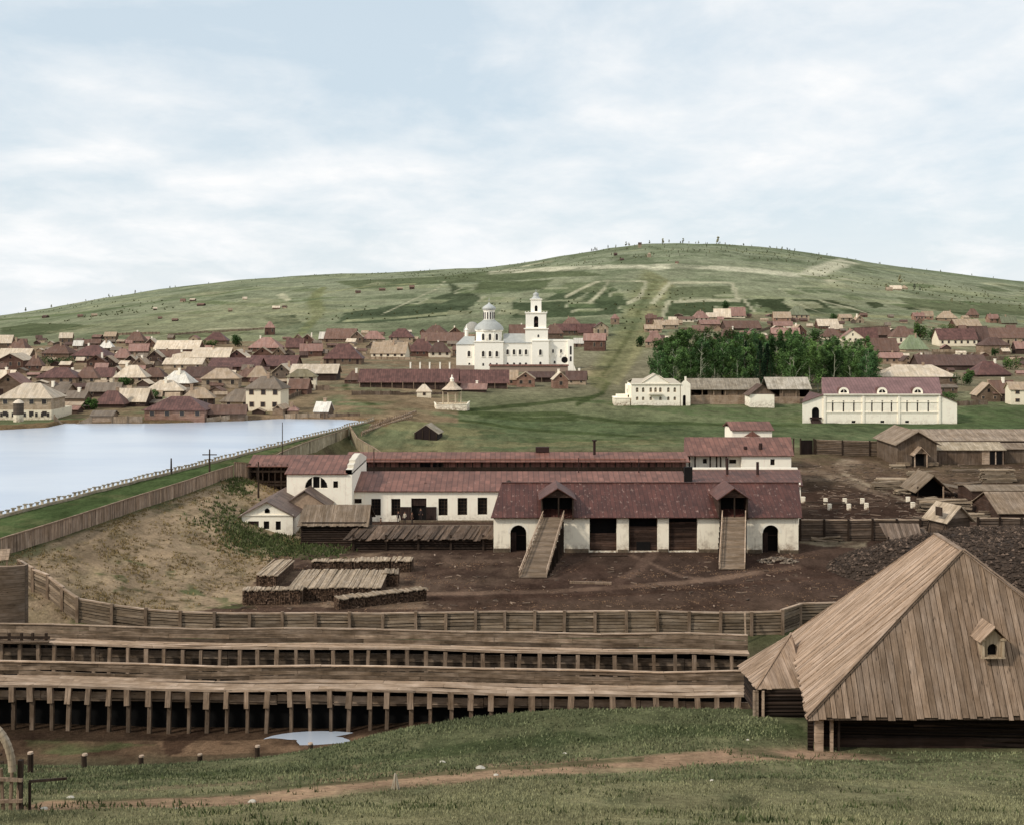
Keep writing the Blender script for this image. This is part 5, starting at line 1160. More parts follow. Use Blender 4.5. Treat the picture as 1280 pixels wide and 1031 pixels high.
def yp(seed, n, box, L, name, lab):
    r_ = random.Random(seed); m = MB()
    for _ in range(n):
        x = r_.uniform(box[0],box[1]); y = r_.uniform(box[2],box[3]); a = r_.uniform(0,3.1); l = r_.uniform(.3,1)*L; z = zt(x,y)+r_.uniform(.02,.12)
        m.beam((x,y,z),(x+l*math.cos(a),y+l*math.sin(a)*.6,z+r_.uniform(-.02,.1)),r_.uniform(.06,.2),.08,r_.uniform(.4,1.7))
    o = m.build(name, wood(lin((128,106,88)), .3, var=0, gap=0)); tag(o, lab, 'scrap wood', kind='stuff')
yp(4, 1500, (39,100,162,232), 1.9, 'scrap_wood', 'slabs, chips and offcuts strewn over the right-hand yard')
yp(5, 260, (-28,36,112,149), .9, 'scrap_wood', 'bits of wood littering the yard in front of the furnace hall')
for i, (px, row) in enumerate([(1004,628),(1032,630),(1037,637),(1056,630),(1061,637),(1078,630),(1083,636),(1135,628),(1141,635)]):
    x, y, z = G(px, row, 120); mb = MB(); mb.box(-.27,.27,-.27,.27,-.2,.85); mb.box(-.3,.3,-.3,.3,.86,.93)
    o = mb.build('stone_pillar', M_white, loc=(x,y,z)); n = ['leftmost','second from left','third from left','fourth from left','fifth from left','sixth from left','seventh from left','second from right','rightmost'][i]
    tag(o, 'short white pillar in the right-hand yard, %s of the nine' % n, 'pillar', 'short white pillars in the yard')
for i, (px0, px1, row) in enumerate([(1006,1056,632),(1036,1083,634),(1118,1138,633)]):
    a = G(px0, row, 120); b = G(px1, row, 120); mb = MB(); mb.beam((0,0,.55),(b[0]-a[0],b[1]-a[1],.55),.22,.2); o = mb.build('timber_rail', M_dkpost, loc=(a[0],a[1],zt(a[0],a[1])))
    tag(o, ['dark timber laid along the back row of the white pillars','dark timber laid along the front row of the white pillars','short dark timber left of the two rightmost white pillars'][i], 'timber', 'timbers between the pillars')
x, y, z = G(972, 702, 110); mb = MB()
for i in range(70):
    an = random.uniform(0,6.3); r = random.uniform(0,1)**.5; p = Vector((r*2.4*math.cos(an), r*1.2*math.sin(an), .1+.55*(1-r))); d = Vector((random.uniform(-1,1),random.uniform(-1,1),random.uniform(-.2,.3)))*.4
    mb.beam(p-d, p+d, .16, .12, random.uniform(.5,1.4))
o = mb.build('rubble_heap', wood(lin((150,132,114)), .3, var=0, gap=0), loc=(x,y,z)); tag(o, 'small heap of pale scrap wood below the right arched doorway', 'rubble')
x, y, z = G(712, 729, 100); mb = MB(); mb.beam((0,0,.15),(4.6,-.3,.12),.28,.25); o = mb.build('loose_log', M_post, loc=(x,y,z)); tag(o, 'single squared log lying in the yard between the two ramps', 'log')
x, y, z = G(700, 692, 110); mb = MB(); mb.beam((0,0,.1),(4.8,.4,.1),.14,.12); o = mb.build('loose_pole', M_dkpost, loc=(X(736,147),147,0)); tag(o, 'thin dark pole on the ground before the white piers, right of the left ramp', 'pole')
# ore heap
mb = MB(); cx, cy = 60.5, 138; 
def hz(x, y):
    r = np.hypot((x-cx)/23, (y-cy)/17.5); return 4.3*np.clip(1-r**2.6, -.2, 1)+1.0*fbm(x*.22, y*.22, 7, 4)
gx = np.arange(34, 84, .8); gy = np.arange(120, 157, .8); XXg, YYg = np.meshgrid(gx, gy); ZZ = hz(XXg, YYg)
n = len(gx); V = np.stack([XXg.ravel()-cx, YYg.ravel()-cy, ZZ.ravel()-.05], 1)
mb.add([tuple(v) for v in V], [(j*n+i, j*n+i+1, (j+1)*n+i+1, (j+1)*n+i) for j in range(len(gy)-1) for i in range(n-1) if max(ZZ[j,i], ZZ[j+1,i+1]) > -.3], .6)
for k in range(15000):
    x = random.uniform(31, 80); y = random.uniform(120, 156); h = float(hz(x, y))
    if h < .02: continue
    s = random.uniform(.12, .3)*(1.5 if random.random() < .1 else 1); a = random.uniform(0, 3); c, d = math.cos(a)*s, math.sin(a)*s; q = random.uniform(.5, .9)*s
    o_ = (x-cx, y-cy, h); t_ = random.uniform(.4, 1.0) if random.random() < .85 else random.uniform(1.4, 2.4)
    if x > 58: t_ *= 1.25
    mb.add([(o_[0]+c,o_[1]+d,o_[2]), (o_[0]-d,o_[1]+c,o_[2]-.02), (o_[0]-c*.9,o_[1]-d*1.1,o_[2]), (o_[0]+d*1.1,o_[1]-c*.8,o_[2]), (o_[0]+random.uniform(-.4,.4)*s,o_[1]+random.uniform(-.4,.4)*s,o_[2]+q)], [(0,1,4),(1,2,4),(2,3,4),(3,0,4)], t_)
o = mb.build('ore_heap', plain('ore', lin((84,70,60)), var=.4, scale=3, spec=.1), loc=(cx,cy,0)); tag(o, 'broad dark heap of ore lumps behind the big plank shed', 'ore heap', kind='stuff')
# ------------------------------------------------------------------ WAREHOUSE
y = 309.0; x0 = X(1029,y); x1 = X(1175,y); z = Z(531,y); t = thing('warehouse', 'huge limewashed warehouse with pinkish roof, three round dormers and sloping end wings', 'warehouse', (x0,y,z)); L = x1-x0
q = lambda px: X(px,y)-x0; v = lambda r: Z(r,y)-z
ze = v(492.5); zr = Z(472,317)-z
sl = [1041,1054.5,1067.5,1090,1103,1114.5,1134,1147,1160.5]
m = MB(); wall_open(m, 0, L, v(517), ze, [(q(a)-.22,q(a)+.22,v(515),v(501)) for a in sl], t=.35); wall_open(m, 0, L, -1, v(517), [(q(a)-.5,q(a)+.5,v(528.5),v(525.5)) for a in (1067,1103,1134)], t=.35)
m.poly((0,.01,-1),(0,.01,ze),(2,8,zr-.2),(4,16,ze),(4,16,-1)); m.poly((L,.01,-1),(L+4,16,-1),(L+4,16,ze),(L+2,8,zr-.2),(L,.01,ze)); wa = m.build('wall', M_white2, t)
for a in sl: m = MB(); m.box(q(a)-.2,q(a)+.2,.28,.33,v(515),v(501)); m.build('slit_window', M_glass, t)
for a in (1067,1103,1134): m = MB(); m.box(q(a)-.5,q(a)+.5,.2,.3,v(528.5),v(525.5)); m.build('vent', M_dark, t)
for a in (1030.5,1079,1123.5,1174): m = MB(); m.box(q(a)-.28,q(a)+.28,-.22,-.01,-1,ze); m.build('pilaster', M_white2, wa)
m = MB(); m.box(0,L,-.16,-.012,v(516),v(514.6),.97); m.box(0,L,-.14,-.012,v(503),v(502.2),.97); m.box(0,L,-.45,-.012,ze-.25,ze+.0); m.build('cornice', M_white2, wa)
m = MB(); gable_roof_side(m, 0, L, 0, 16, ze, zr, .45, .12, sk=.25); m.build('roof', seam(lin((148,112,108)), .8, .08, .08), t)
for a in (1055,1103,1147.5):
    m = MB(); c = q(a); yy = .25; r = 1.15; zb = ze-.05
    pts = [(c+1.35*math.cos(b), 0, zb+.5+1.25*math.sin(b)) for b in [math.pi*i/10 for i in range(11)]]
    P = [(c+1.35,yy,zb),*[(p[0],yy,p[2]) for p in pts],(c-1.35,yy,zb)]
    for i in range(len(P)-1): m.poly(P[i], P[i+1], (P[i+1][0],yy+2.9,P[i+1][2]), (P[i][0],yy+2.9,P[i][2]))
    d = m.build('dormer', M_iron, t); m = MB(); m.poly(*[(p_[0],yy-.02,p_[2]) for p_ in P]); m.build('arch_face', M_white2, d)
    m = MB(); m.poly(*[(c+.85*math.cos(b),yy-.04,zb+.35+.85*math.sin(b)) for b in [math.pi*i/10 for i in range(11)]]); lu = m.build('lunette', M_dark, d)
    m = MB(); m.box(c-.06,c+.06,yy-.1,yy-.05,zb+.35,zb+1.15); m.box(c-1.3,c+1.3,yy-.15,yy-.02,zb+.1,zb+.3); m.build('sill', M_white2, d)
for nm, xa, xb, za, zb, s in (('left_wing', q(1003), 0, v(503), v(493.5), -1), ('right_wing', L, q(1196.5), v(493.5), v(503), 1)):
    m = MB()
    if s < 0:
        ops_a, ops_b = q(1015), q(1024); top = v(509)
        zf = lambda x: za+(zb-za)*(x-xa)/(xb-xa)
        for a, b, c0 in ((xa,ops_a,-1),(ops_a,ops_b,top),(ops_b,xb,-1)): m.poly((a,.1,c0),(b,.1,c0),(b,.1,zf(b)),(a,.1,zf(a)))
        m.poly((xa,.1,-1),(xa,.1,za),(xa+4,14,za),(xa+4,14,-1))
    else:
        m.poly((xa,.1,-1),(xb,.1,-1),(xb,.1,zb),(xa,.1,za)); m.poly((xb,.1,-1),(xb,14,-1),(xb,14,zb),(xb,.1,zb))
    w = m.build(nm, M_white2, t)
    m = MB(); e = .3; m.slab([(xa-e*(s<0),-.3,za+.02),(xb+e*(s>0),-.3,zb+.02),(xb+e*(s>0),14,zb+.02),(xa-e*(s<0)+4*(s<0),14,za+.02)], .12); m.build('wing_roof', M_iron, w)
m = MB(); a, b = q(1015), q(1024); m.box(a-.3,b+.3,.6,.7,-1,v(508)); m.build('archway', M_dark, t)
m = MB(); r = (b-a)/2; c = (a+b)/2; zc = v(509)-r
for i in range(8):
    a0 = math.pi*i/8; a1 = math.pi*(i+1)/8; m.poly((c+r*math.cos(a0),.09,zc+r*math.sin(a0)),(c+r*math.cos(a0),.09,v(508.9)),(c+r*math.cos(a1),.09,v(508.9)),(c+r*math.cos(a1),.09,zc+r*math.sin(a1)))
m.build('arch_trim', M_white2, t)
m = MB(); m.slab([(a-.4,-2.2,-.2),(b+.4,-2.2,-.2),(b+.4,.3,1.5),(a-.4,.3,1.5)],.15,.8); m.box(a-.6,b+.6,-.3,-.1,1.5,2.0,.8); m.build('door_ramp', M_door, t)
# ------------------------------------------------------------------ MANSION
y = 348.0; x0 = X(789,y); x1 = X(850,y); z = Z(506,y); t = thing('white_mansion', 'two-storey white house with a broad low pediment beside the birch grove', 'house', (x0,y,z)); L = x1-x0; q = lambda px: X(px,y)-x0; v = lambda r: Z(r,y)-z
ws = [796.5,804,813.5,819.5,825.5,835.5,843.5]; ze = v(480)
ops = [(q(a)-.38,q(a)+.38,v(490.5),v(484.5),1) for a in ws]+[(q(a)-.36,q(a)+.36,v(500.5),v(496),.7) for a in (796.5,804,813.5,825.5,835.5,843.5)]
m = MB()
up = [o for o in ops if o[3] > v(492)]; lo = [o for o in ops if o[3] < v(492)]
wall_open(m, 0, L, v(492.5), ze, up, t=.25); wall_open(m, 0, L, -1, v(492.5), lo, t=.25); m.box(0,.02,.01,12,-1,ze); m.box(L-.02,L,.01,12,-1,ze); wa = m.build('wall', M_white2, t)
for o in ops: win(t, o[0]+.02, o[1]-.02, o[2], o[3], .2, bars=(1,1))
m = MB(); c = q(819.5); w = q(838)-c; m.poly((c-w*1.05,-.1,ze),(c+w*1.05,-.1,ze),(c+w*.35,-.1,v(470.5)),(c,-.1,v(468)),(c-w*.35,-.1,v(470.5))); m.box(-.2,L+.2,-.35,-.11,ze-.15,ze+.12); m.build('pediment', M_white2, t)
m = MB(); m.slab([(-.3,-.35,ze+.1),(L+.3,-.35,ze+.1),(L-1,6,v(474.5)),(1,6,v(474.5))],.1); m.slab([(c-w,-.3,ze+.12),(c,-.3,v(467.6)),(c,6,v(467.6)),(c-w,6,ze+.5)],.1); m.slab([(c,-.3,v(467.6)),(c+w,-.3,ze+.12),(c+w,6,ze+.5),(c,6,v(467.6))],.1); m.slab([(L+.3,12.3,ze+.1),(-.3,12.3,ze+.1),(1,6,v(474.5)),(L-1,6,v(474.5))],.1); m.build('roof', plaster(lin((205,192,172)), .3), t)
m = MB(); m.box(q(811),q(828),-1.1,-.01,v(493.5),v(492.4),.6); m.box(q(812),q(827.5),-1.05,-.95,v(492.3),v(490.6),.9); m.build('balcony', M_white2, t)
m = MB(); m.box(-.9,-.01,1,9,-1,v(482)); m.box(-1.0,-.89,2,3,v(492),v(487),.3); m.build('side_bay', M_white2, t)
x0g = X(851,y); tg = thing('gateway', 'limewashed arched gateway with a tall chimney-like pier beside the white mansion', 'gate', (x0g,y,z)); Lg = X(863,y)-x0g; qg = lambda px: X(px,y)-x0g
m = MB(); wall_open(m, 0, Lg, -1, v(480), [(qg(853.5),qg(857.5),-.5,v(494),1)], t=.5); m.poly((0,0,v(480)),(Lg,0,v(480)),(Lg*.6,0,v(476)),(Lg*.3,0,v(476))); m.box(Lg-.02,Lg,.01,1.2,-1,v(480)); m.box(0,.02,.01,1.2,-1,v(480)); m.build('wall', M_white2, tg)
m = MB(); m.box(qg(856),qg(858.3),.2,.7,v(480),v(471)); m.build('pier', M_white2, tg); m = MB(); m.box(.3,Lg-.3,.52,.6,-1,v(493)); m.build('archway', M_dark, tg)
tl = thing('low_wing', 'low rounded limewashed wing against the left side of the white mansion', 'wing', (X(768,y),y,z)); m = MB(); Wl = X(788,y)-X(768,y); m.box(0,Wl-.1,0,7,-1,v(498)); m.box(.9,Wl-.3,1,6,v(497.9),v(494)); m.build('wall', M_white, tl); m = MB(); m.box(-.12,Wl-.08,-.12,7.1,v(498),v(497)); m.build('coping', M_white2, tl)
# long sheds right of the mansion
def open_shed(name, label, px0, px1, yb, base, eave, ridge, fence_r, dep=9, gaps=(), wallm=None, roofc=(176,160,138)):
    x0 = X(px0,yb); W = X(px1,yb)-x0; z = Z(base,yb); t = thing(name, label, 'shed', (x0,yb,z)); ze = Z(eave,yb)-z; zr = Z(ridge,yb+dep/2)-z
    m = MB(); gable_roof_side(m, 0, W, 0, dep, ze, zr, .4, .12); m.build('roof', RB(roofc), t)
    m = MB(); m.box(0,W,dep-.3,dep,-1,ze,.6); m.box(0,.1,.2,dep-.3,-1,ze); m.box(W-.1,W,.2,dep-.3,-1,ze); m.build('back_wall', M_dplank, t)
    n = max(3, int(W/3.2))
    for i in range(n+1): m = MB(); xx = i*(W-.3)/n; m.box(xx,xx+.25,.1,.35,-1,ze); m.build('post', M_post, t)
    zf = Z(fence_r,yb)-z; m = MB(); x = 0
    while x < W: e = min(x+2.8, W); m.box(x+.02,e-.02,-.12,-.02,-1,zf+random.uniform(-.05,.05),random.uniform(.9,1.1)); x = e
    m.build('front_boarding', wallm or wood(lin((178,150,124)), .25, horiz=True, var=.1), t)
    for a, b in gaps: m = MB(); m.box(X(a,yb)-x0,X(b,yb)-x0,.5,.6,zf-.3,ze,.9); m.build('inner_boarding', wood(lin((150,124,100)), .25, var=.1), t)
    return t
open_shed('long_shed', 'long grey-roofed open shed with fenced front, right of the white gateway', 863, 951, 352, 505, 486, 473, 494, 10, gaps=((885,902),(905,938)))
open_shed('open_shed', 'shorter open shed on posts with grey roof, left of the big warehouse', 961, 1013, 354, 505, 485.5, 471.5, 496, 10, gaps=((975,1000),), roofc=(184,170,150))
x, yb, z = X(937,343), 343.0, Z(505.5,343); t = thing('white_outhouse', 'small white outhouse with a brown timber gable between the two open sheds', 'outhouse', (x,yb,z)); W = X(968,yb)-x
m = MB(); m.box(0,W,0,7,-1,Z(493,yb)-z); m.build('wall', M_white2, t); zg = Z(493,yb)-z; zp = Z(481.5,yb)-z
m = MB(); m.poly((0,.02,zg),(W,.02,zg),(W/2,.02,zp)); m.build('gable', wood(lin((140,116,98)), .25), t); m = MB(); gable_roof_front(m, 0, W, 0, 7, zg, zp+.15, .5, .12); m.build('roof', wood(lin((108,86,74)), .3), t)

# ------------------------------------------------------------------ CHURCH
y = 505.0; z = Z(464,y); t = thing('white_church', 'large white church with silver dome on the left and tall bell tower on the right', 'church', (X(640,y),y,z)); q = lambda px: X(px,y)-X(640,y); v = lambda r: Z(r,y)-z
M_ch = plaster(lin((255,248,234), 1.0), .10); gl = M_glass
def chwin(p, px, r0, r1, w=1.6, yy=0.0, arch=True, trim=True):
    a = q(px)-w*.34; b = q(px)+w*.34; m = MB(); zt2 = v(r0); zb2 = v(r1); n = 8; r = (b-a)/2; c = (a+b)/2
    P = [(a,zb2),(b,zb2)]+[(c+r*math.cos(math.pi*i/n), zt2-r+r*math.sin(math.pi*i/n)) for i in range(n+1)]
    m.poly(*[(px_,yy-.06,pz) for px_,pz in P]); o = m.build('window', gl, p)
    if trim:
        m = MB(); m.box(a-.25,b+.25,yy-.28,yy-.02,zb2-.3,zb2-.05); m.box(a-.22,a-.02,yy-.2,yy-.02,zb2,zt2-r); m.box(b+.02,b+.22,yy-.2,yy-.02,zb2,zt2-r)
        pr = None
        for i in range(9):
            an = math.pi*i/8; pt = [(c+rr*math.cos(an), yy-.2, zt2-r+rr*math.sin(an)) for rr in (r, r+.25)]
            if pr: m.poly(pr[0],pr[1],pt[1],pt[0])
            pr = pt
        m.build('trim', M_ch, o)
m = MB(); m.box(q(593),q(629),0,13,-1,v(427)); m.box(q(592),q(630),-.3,13.3,v(428),v(426.8)); ma = m.build('nave_block', M_ch, t)
cx, cyy, R8 = q(611), 6.5, (q(628)-q(594))/2
m = MB(); m.lathe(cx,cyy,[(R8*1.04,v(427)),(R8*1.04,v(414.5)),(R8*1.13,v(414)),(R8*1.13,v(412.6))],8,ph=math.pi/8); oc = m.build('octagon', M_ch, t)
m = MB(); m.lathe(cx,cyy,[(R8*1.12,v(412.6)),(R8*1.02,v(409)),(R8*.82,v(405)),(R8*.55,v(402)),(R8*.42,v(400))],16); m.build('dome', M_silver, t, smooth=True)
m = MB(); m.lathe(cx,cyy,[(2.35,v(401)),(2.35,v(389)),(2.6,v(388.6)),(2.6,v(388))],12); dr = m.build('drum', M_ch, t)
for i in range(12): an = 2*math.pi*(i+.5)/12; m = MB(); m.cone((cx+2.28*math.cos(an),cyy+2.28*math.sin(an),v(399)),(cx+2.28*math.cos(an),cyy+2.28*math.sin(an),v(390.5)),.3,.3,6); m.build('drum_window', M_glass, dr)
m = MB(); m.lathe(cx,cyy,[(2.5,v(388)),(2.95,v(386.4)),(2.75,v(384.3)),(1.7,v(382)),(.6,v(380)),(.18,v(378))],14); on = m.build('onion_dome', M_silver, t, smooth=True)
m = MB(); m.box(cx-.08,cx+.08,cyy-.08,cyy+.08,v(379),v(372)); m.box(cx-.5,cx+.5,cyy-.06,cyy+.06,v(375.3),v(374.9)); m.build('cross', M_silver, on)
m = MB(); m.box(q(570),q(593)-.02,2,11,-1,v(431)); ap_ = m.build('apse', M_ch, t); m = MB(); a, b = q(569.5), q(593); m.slab([(a,1.6,v(431)),(b,1.6,v(431)),(b,6.5,v(421)),(a+3.3,6.5,v(421))],.1); m.slab([(b,11.4,v(431)),(a,11.4,v(431)),(a+3.3,6.5,v(421)),(b,6.5,v(421))],.1); m.slab([(a,11.4,v(431)),(a,1.6,v(431)),(a+3.3,6.5,v(421))],.1); m.build('apse_roof', M_silver, ap_)
chwin(t,586,439,446,1.7,2.0); chwin(t,586.5,454,456.5,1.2,2.0)
for px in (604,612.5,621): chwin(t,px,439,446,1.6)
for px in (604,612.5,621): chwin(t,px,417.5,425.5,1.5,-.15)
for px in (604,613,621): chwin(t,px,454,457.5,1.1,trim=False)
m = MB(); m.box(q(629),q(665),1,12,-1,v(429)); m.box(q(629),q(686),.8,12.2,v(430),v(428.6)); nv_ = m.build('refectory', M_ch, t); m = MB(); a, b = q(629)+.02, q(662); m.slab([(a,.6,v(428.8)),(b+1.5,.6,v(428.8)),(b-2,6.5,v(417.5)),(a,6.5,v(417.5))],.1); m.slab([(b+1.5,12.4,v(428.8)),(a,12.4,v(428.8)),(a,6.5,v(417.5)),(b-2,6.5,v(417.5))],.1); m.build('roof', M_silver, nv_)
for px in (634.5,642.5,650,657.5): chwin(t,px,437,443.5,1.5,1.0)
for px in (634.5,642.5,650,657.5): chwin(t,px,453.5,457,1.3,1.0,trim=False)
m = MB(); m.box(q(665)+.01,q(686),.5,12.5,-1,v(427)); m.box(q(665),q(686.6),.3,12.7,v(427),v(425.5)); m.box(q(657),q(685),1.0,11,v(428.5),v(412)); m.box(q(655),q(686),.6,11.5,v(411.9),v(410.8)); bt = m.build('bell_tower_base', M_ch, t)
chwin(t,675.5,437,444,1.6,.5); chwin(t,675.5,452.5,456.5,1.3,.5,trim=False); chwin(t,673,418.5,422,1.1,1.0,trim=False)
xa, xb = q(657.5), q(683); c = (xa+xb)/2
def tier(nm, xa, xb, r0, r1, ya, yb, op0, op1, ow):
    m = MB(); wall_open(m, xa, xb, v(r1), v(r0), [((xa+xb)/2-ow,(xa+xb)/2+ow,v(op1),v(op0),1)], y=ya, t=1.2)
    m.box(xa,xa+.02,ya+.01,yb,v(r1),v(r0)); m.box(xb-.02,xb,ya+.01,yb,v(r1),v(r0)); m.box(xa,xb,yb-.02,yb,v(r1),v(r0)); m.box(xa-.35,xb+.35,ya-.35,yb+.35,v(r0),v(r0)+.45); o = m.build(nm, M_ch, t)
    m = MB(); m.box((xa+xb)/2-ow-.1,(xa+xb)/2+ow+.1,ya+1.3,ya+1.4,v(op1),v(op0)); m.build('belfry_opening', M_dark, o); return o
t2 = tier('belfry_tier', xa, xb, 392, 410.8, 1.6, 10.4, 395.5, 409.5, .95)
for xx in (xa-.25, xa+1, xb-1, xb+.25): m = MB(); m.box(xx-.15,xx+.15,1.2,1.5,v(392)+.4,v(389.5)); m.build('finial', M_ch, t2)
m = MB(); zc = v(403); m.lathe(c,2.6,[(.9,zc-.5),(.75,zc-.3),(.55,zc+.4),(.2,zc+.7)],10); m.build('bell', M_pipe, t2)
t3 = tier('upper_tier', q(663.8), q(677), 374.8, 391.5, 3.6, 8.4, 382, 389.5, .62)
m = MB(); m.lathe(c,6.0,[(2.3,v(374.8)+.45),(1.9,v(373)),(1.3,v(371)),(1.05,v(369.5)),(1.25,v(368.3)),(1.15,v(367)),(.5,v(365.8)),(.15,v(365))],14); sp_ = m.build('spire_dome', M_silver, t, smooth=True)
m = MB(); m.box(c-.07,c+.07,5.93,6.07,v(365.5),v(361.5)); m.box(c-.4,c+.4,5.95,6.05,v(363.5),v(363.1)); m.build('cross', M_silver, sp_)
m = MB(); m.box(q(686)+.02,q(711),2.5,12,-1,v(427)); m.box(q(686),q(713),2.3,12.2,v(427),v(425)); m.box(q(710),q(717),1.2,13,-1,v(425.5)); m.slab([(q(716.5),1.3,-.5),(q(721),1.3,-.5),(q(717),1.3,3),(q(716.5),1.3,8)],.4); po = m.build('porch', M_ch, t)
for px in (691.5,701.5): chwin(t,px,437,441.5,1.1,2.5)
chwin(t,693.5,451.5,455,1.2,2.5,trim=False)
m = MB(); c = q(706); m.poly(*[(c+1.35*math.cos(b),2.42,v(456)+1.9+1.35*math.sin(b)) for b in [2*math.pi*i/16 for i in range(16)]]); m.build('round_window', M_dark, po)
for r0, r1 in ((433,443.5),(446,452)): m = MB(); m.box(q(712.3),q(714.6),1.1,1.18,v(r1),v(r0)); m.build('lattice_window', M_glass, po)
for px in (688,694,700,706): m = MB(); m.box(q(px)-.25,q(px)+.25,2.2,2.48,v(446.5),v(443.5)); m.build('ornament', M_ch, po)
# small dome behind the apse
tb = thing('side_chapel', 'small grey-domed chapel with a thin white turret just behind the church apse', 'chapel', (X(590,524),524,z)); m = MB(); m.box(-3.6,3.6,0,7,0,Z(418,524)-z); m.build('wall', M_brick, tb)
m = MB(); m.lathe(0,3.5,[(4.0,Z(416,524)-z),(3.7,Z(411,524)-z),(2.6,Z(406,524)-z),(1.2,Z(403,524)-z),(.3,Z(402.5,524)-z)],14); m.build('dome', plain('grey_dome', lin((165,160,150))), tb, smooth=True)
xx = X(583,520)-X(590,524); m = MB(); m.lathe(xx,-2.5,[(.8,Z(422,520)-z),(.75,Z(414,520)-z),(.9,Z(413,520)-z),(.35,Z(410,520)-z),(.1,Z(406,520)-z)],10); m.build('turret', M_ch, tb)
# churchyard wall
t = thing('churchyard_wall', 'low stone churchyard wall with pillars in front of the church and to its left', 'wall', (X(612,498),498,Z(467,498))); x0 = X(612,498); m = MB(); v = lambda r: Z(r,498)-Z(467,498); q = lambda px: X(px,498)-x0
m.box(q(612),q(710),0,.6,-1,v(457)); m.box(q(570),q(593),0,.6,-1,v(457)); m.build('wall', plaster(lin((170,148,132)), .4), t)
m = MB(); m.slab([(q(611),-.5,v(457.5)),(q(711),-.5,v(457.5)),(q(711),.3,v(455.8)),(q(611),.3,v(455.8))],.12); m.build('coping', M_iron2, t)
for px in (513,525,537,550,562): m = MB(); m.box(q(px)-.3,q(px)+.3,.0,.5,-1,v(453.5)); m.box(q(px)-.38,q(px)+.38,-.1,.6,v(453.5),v(453)); m.build('pillar', M_ch, t)
m = MB(); m.box(q(513),q(570),.2,.3,-1,v(457),.8); m.build('railing', M_brick, t)
# ------------------------------------------------------------------ PAVILION ON THE GREEN
x, y, z = G(565, 511, 200); t = thing('pavilion', 'open pavilion with a pale tent roof on thin posts over a boat-shaped white parapet', 'pavilion', (x,y,z)); U = y/F
m = MB(); m.add([(-20*U,-3,.1),(20*U,-3,.2),(22*U,0,.9),(20*U,3,.2),(-20*U,3,.1),(-22*U,0,.9)],[(0,1,2,3,4,5)]); 
for a, b in (((-22,0,7),(-19,-3,5)),((-19,-3,5),(19,-3,5.6)),((19,-3,5.6),(22,0,8)),((22,0,8),(19,3,6)),((19,3,6),(-19,3,5)),((-19,3,5),(-22,0,7))):
    m.add([(a[0]*U,a[1],-.3),(b[0]*U,b[1],-.3),(b[0]*U,b[1],b[2]*U*1.15),(a[0]*U,a[1],a[2]*U*1.15)],[(0,1,2,3)]); m.beam((a[0]*U,a[1],a[2]*U*1.15+.05),(b[0]*U,b[1],b[2]*U*1.15+.05),.3,.14)
m.build('parapet', M_white, t)
zr0 = 24*U
m = MB(); m.lathe(0,0,[(14*U,zr0),(8*U,zr0+4.5*U),(3.2*U,zr0+9.5*U),(2.6*U,zr0+10*U)],8,ph=math.pi/8); rr = m.build('roof', wood(lin((212,188,160)), .3, var=.1, gap=.2), t)
m = MB(); m.lathe(0,0,[(2.4*U,zr0+10*U),(2.4*U,zr0+13*U),(2.8*U,zr0+13.2*U),(.8*U,zr0+15.5*U),(.9*U,zr0+16.5*U),(.3*U,zr0+18.5*U)],8); m.build('lantern', M_white2, rr)
for i in range(8): an = 2*math.pi*(i+.5)/8; m = MB(); m.cone((12*U*math.cos(an),12*U*math.sin(an)*.8,0),(12*U*math.cos(an),12*U*math.sin(an)*.8,zr0+.2),.12,.12,6); m.build('post', M_frame, t)
m = MB(); m.lathe(0,0,[(12.5*U,zr0-2.2*U),(12.5*U,zr0)],8,ph=math.pi/8,t=.5); m.build('valance', M_dplank, t)
# dark hut on the green
x, y, z = G(533, 549, 200); t = thing('dark_hut', 'tiny dark open-fronted hut with one pale roof slope alone on the green behind the works', 'hut', (x-2.6,y,z), -.15); m = MB(); gable_roof_front(m, 0, 5.2, 0, 5, 1.5, 3.3, .3, .12); m.build('roof', RB((190,172,146)), t)
m = MB(); m.poly((0,-.32,1.4),(5.2,-.32,1.4),(2.6,-.32,3.15)); m.box(.05,5.15,-.3,-.25,-.3,1.5); m.box(.05,.15,-.2,5,-.3,1.5); m.box(5.05,5.15,-.2,5,-.3,1.5); m.build('dark_front', plain('dark_boards', lin((44,32,30)), scale=4), t)  # front and sides in one near-black brown
for i in range(4): m = MB(); m.box(.2+i*1.55,.4+i*1.55,-.42,-.34,-.3,1.5+(.7 if i in (1,2) else 0)); m.build('post', M_dkpost, t)

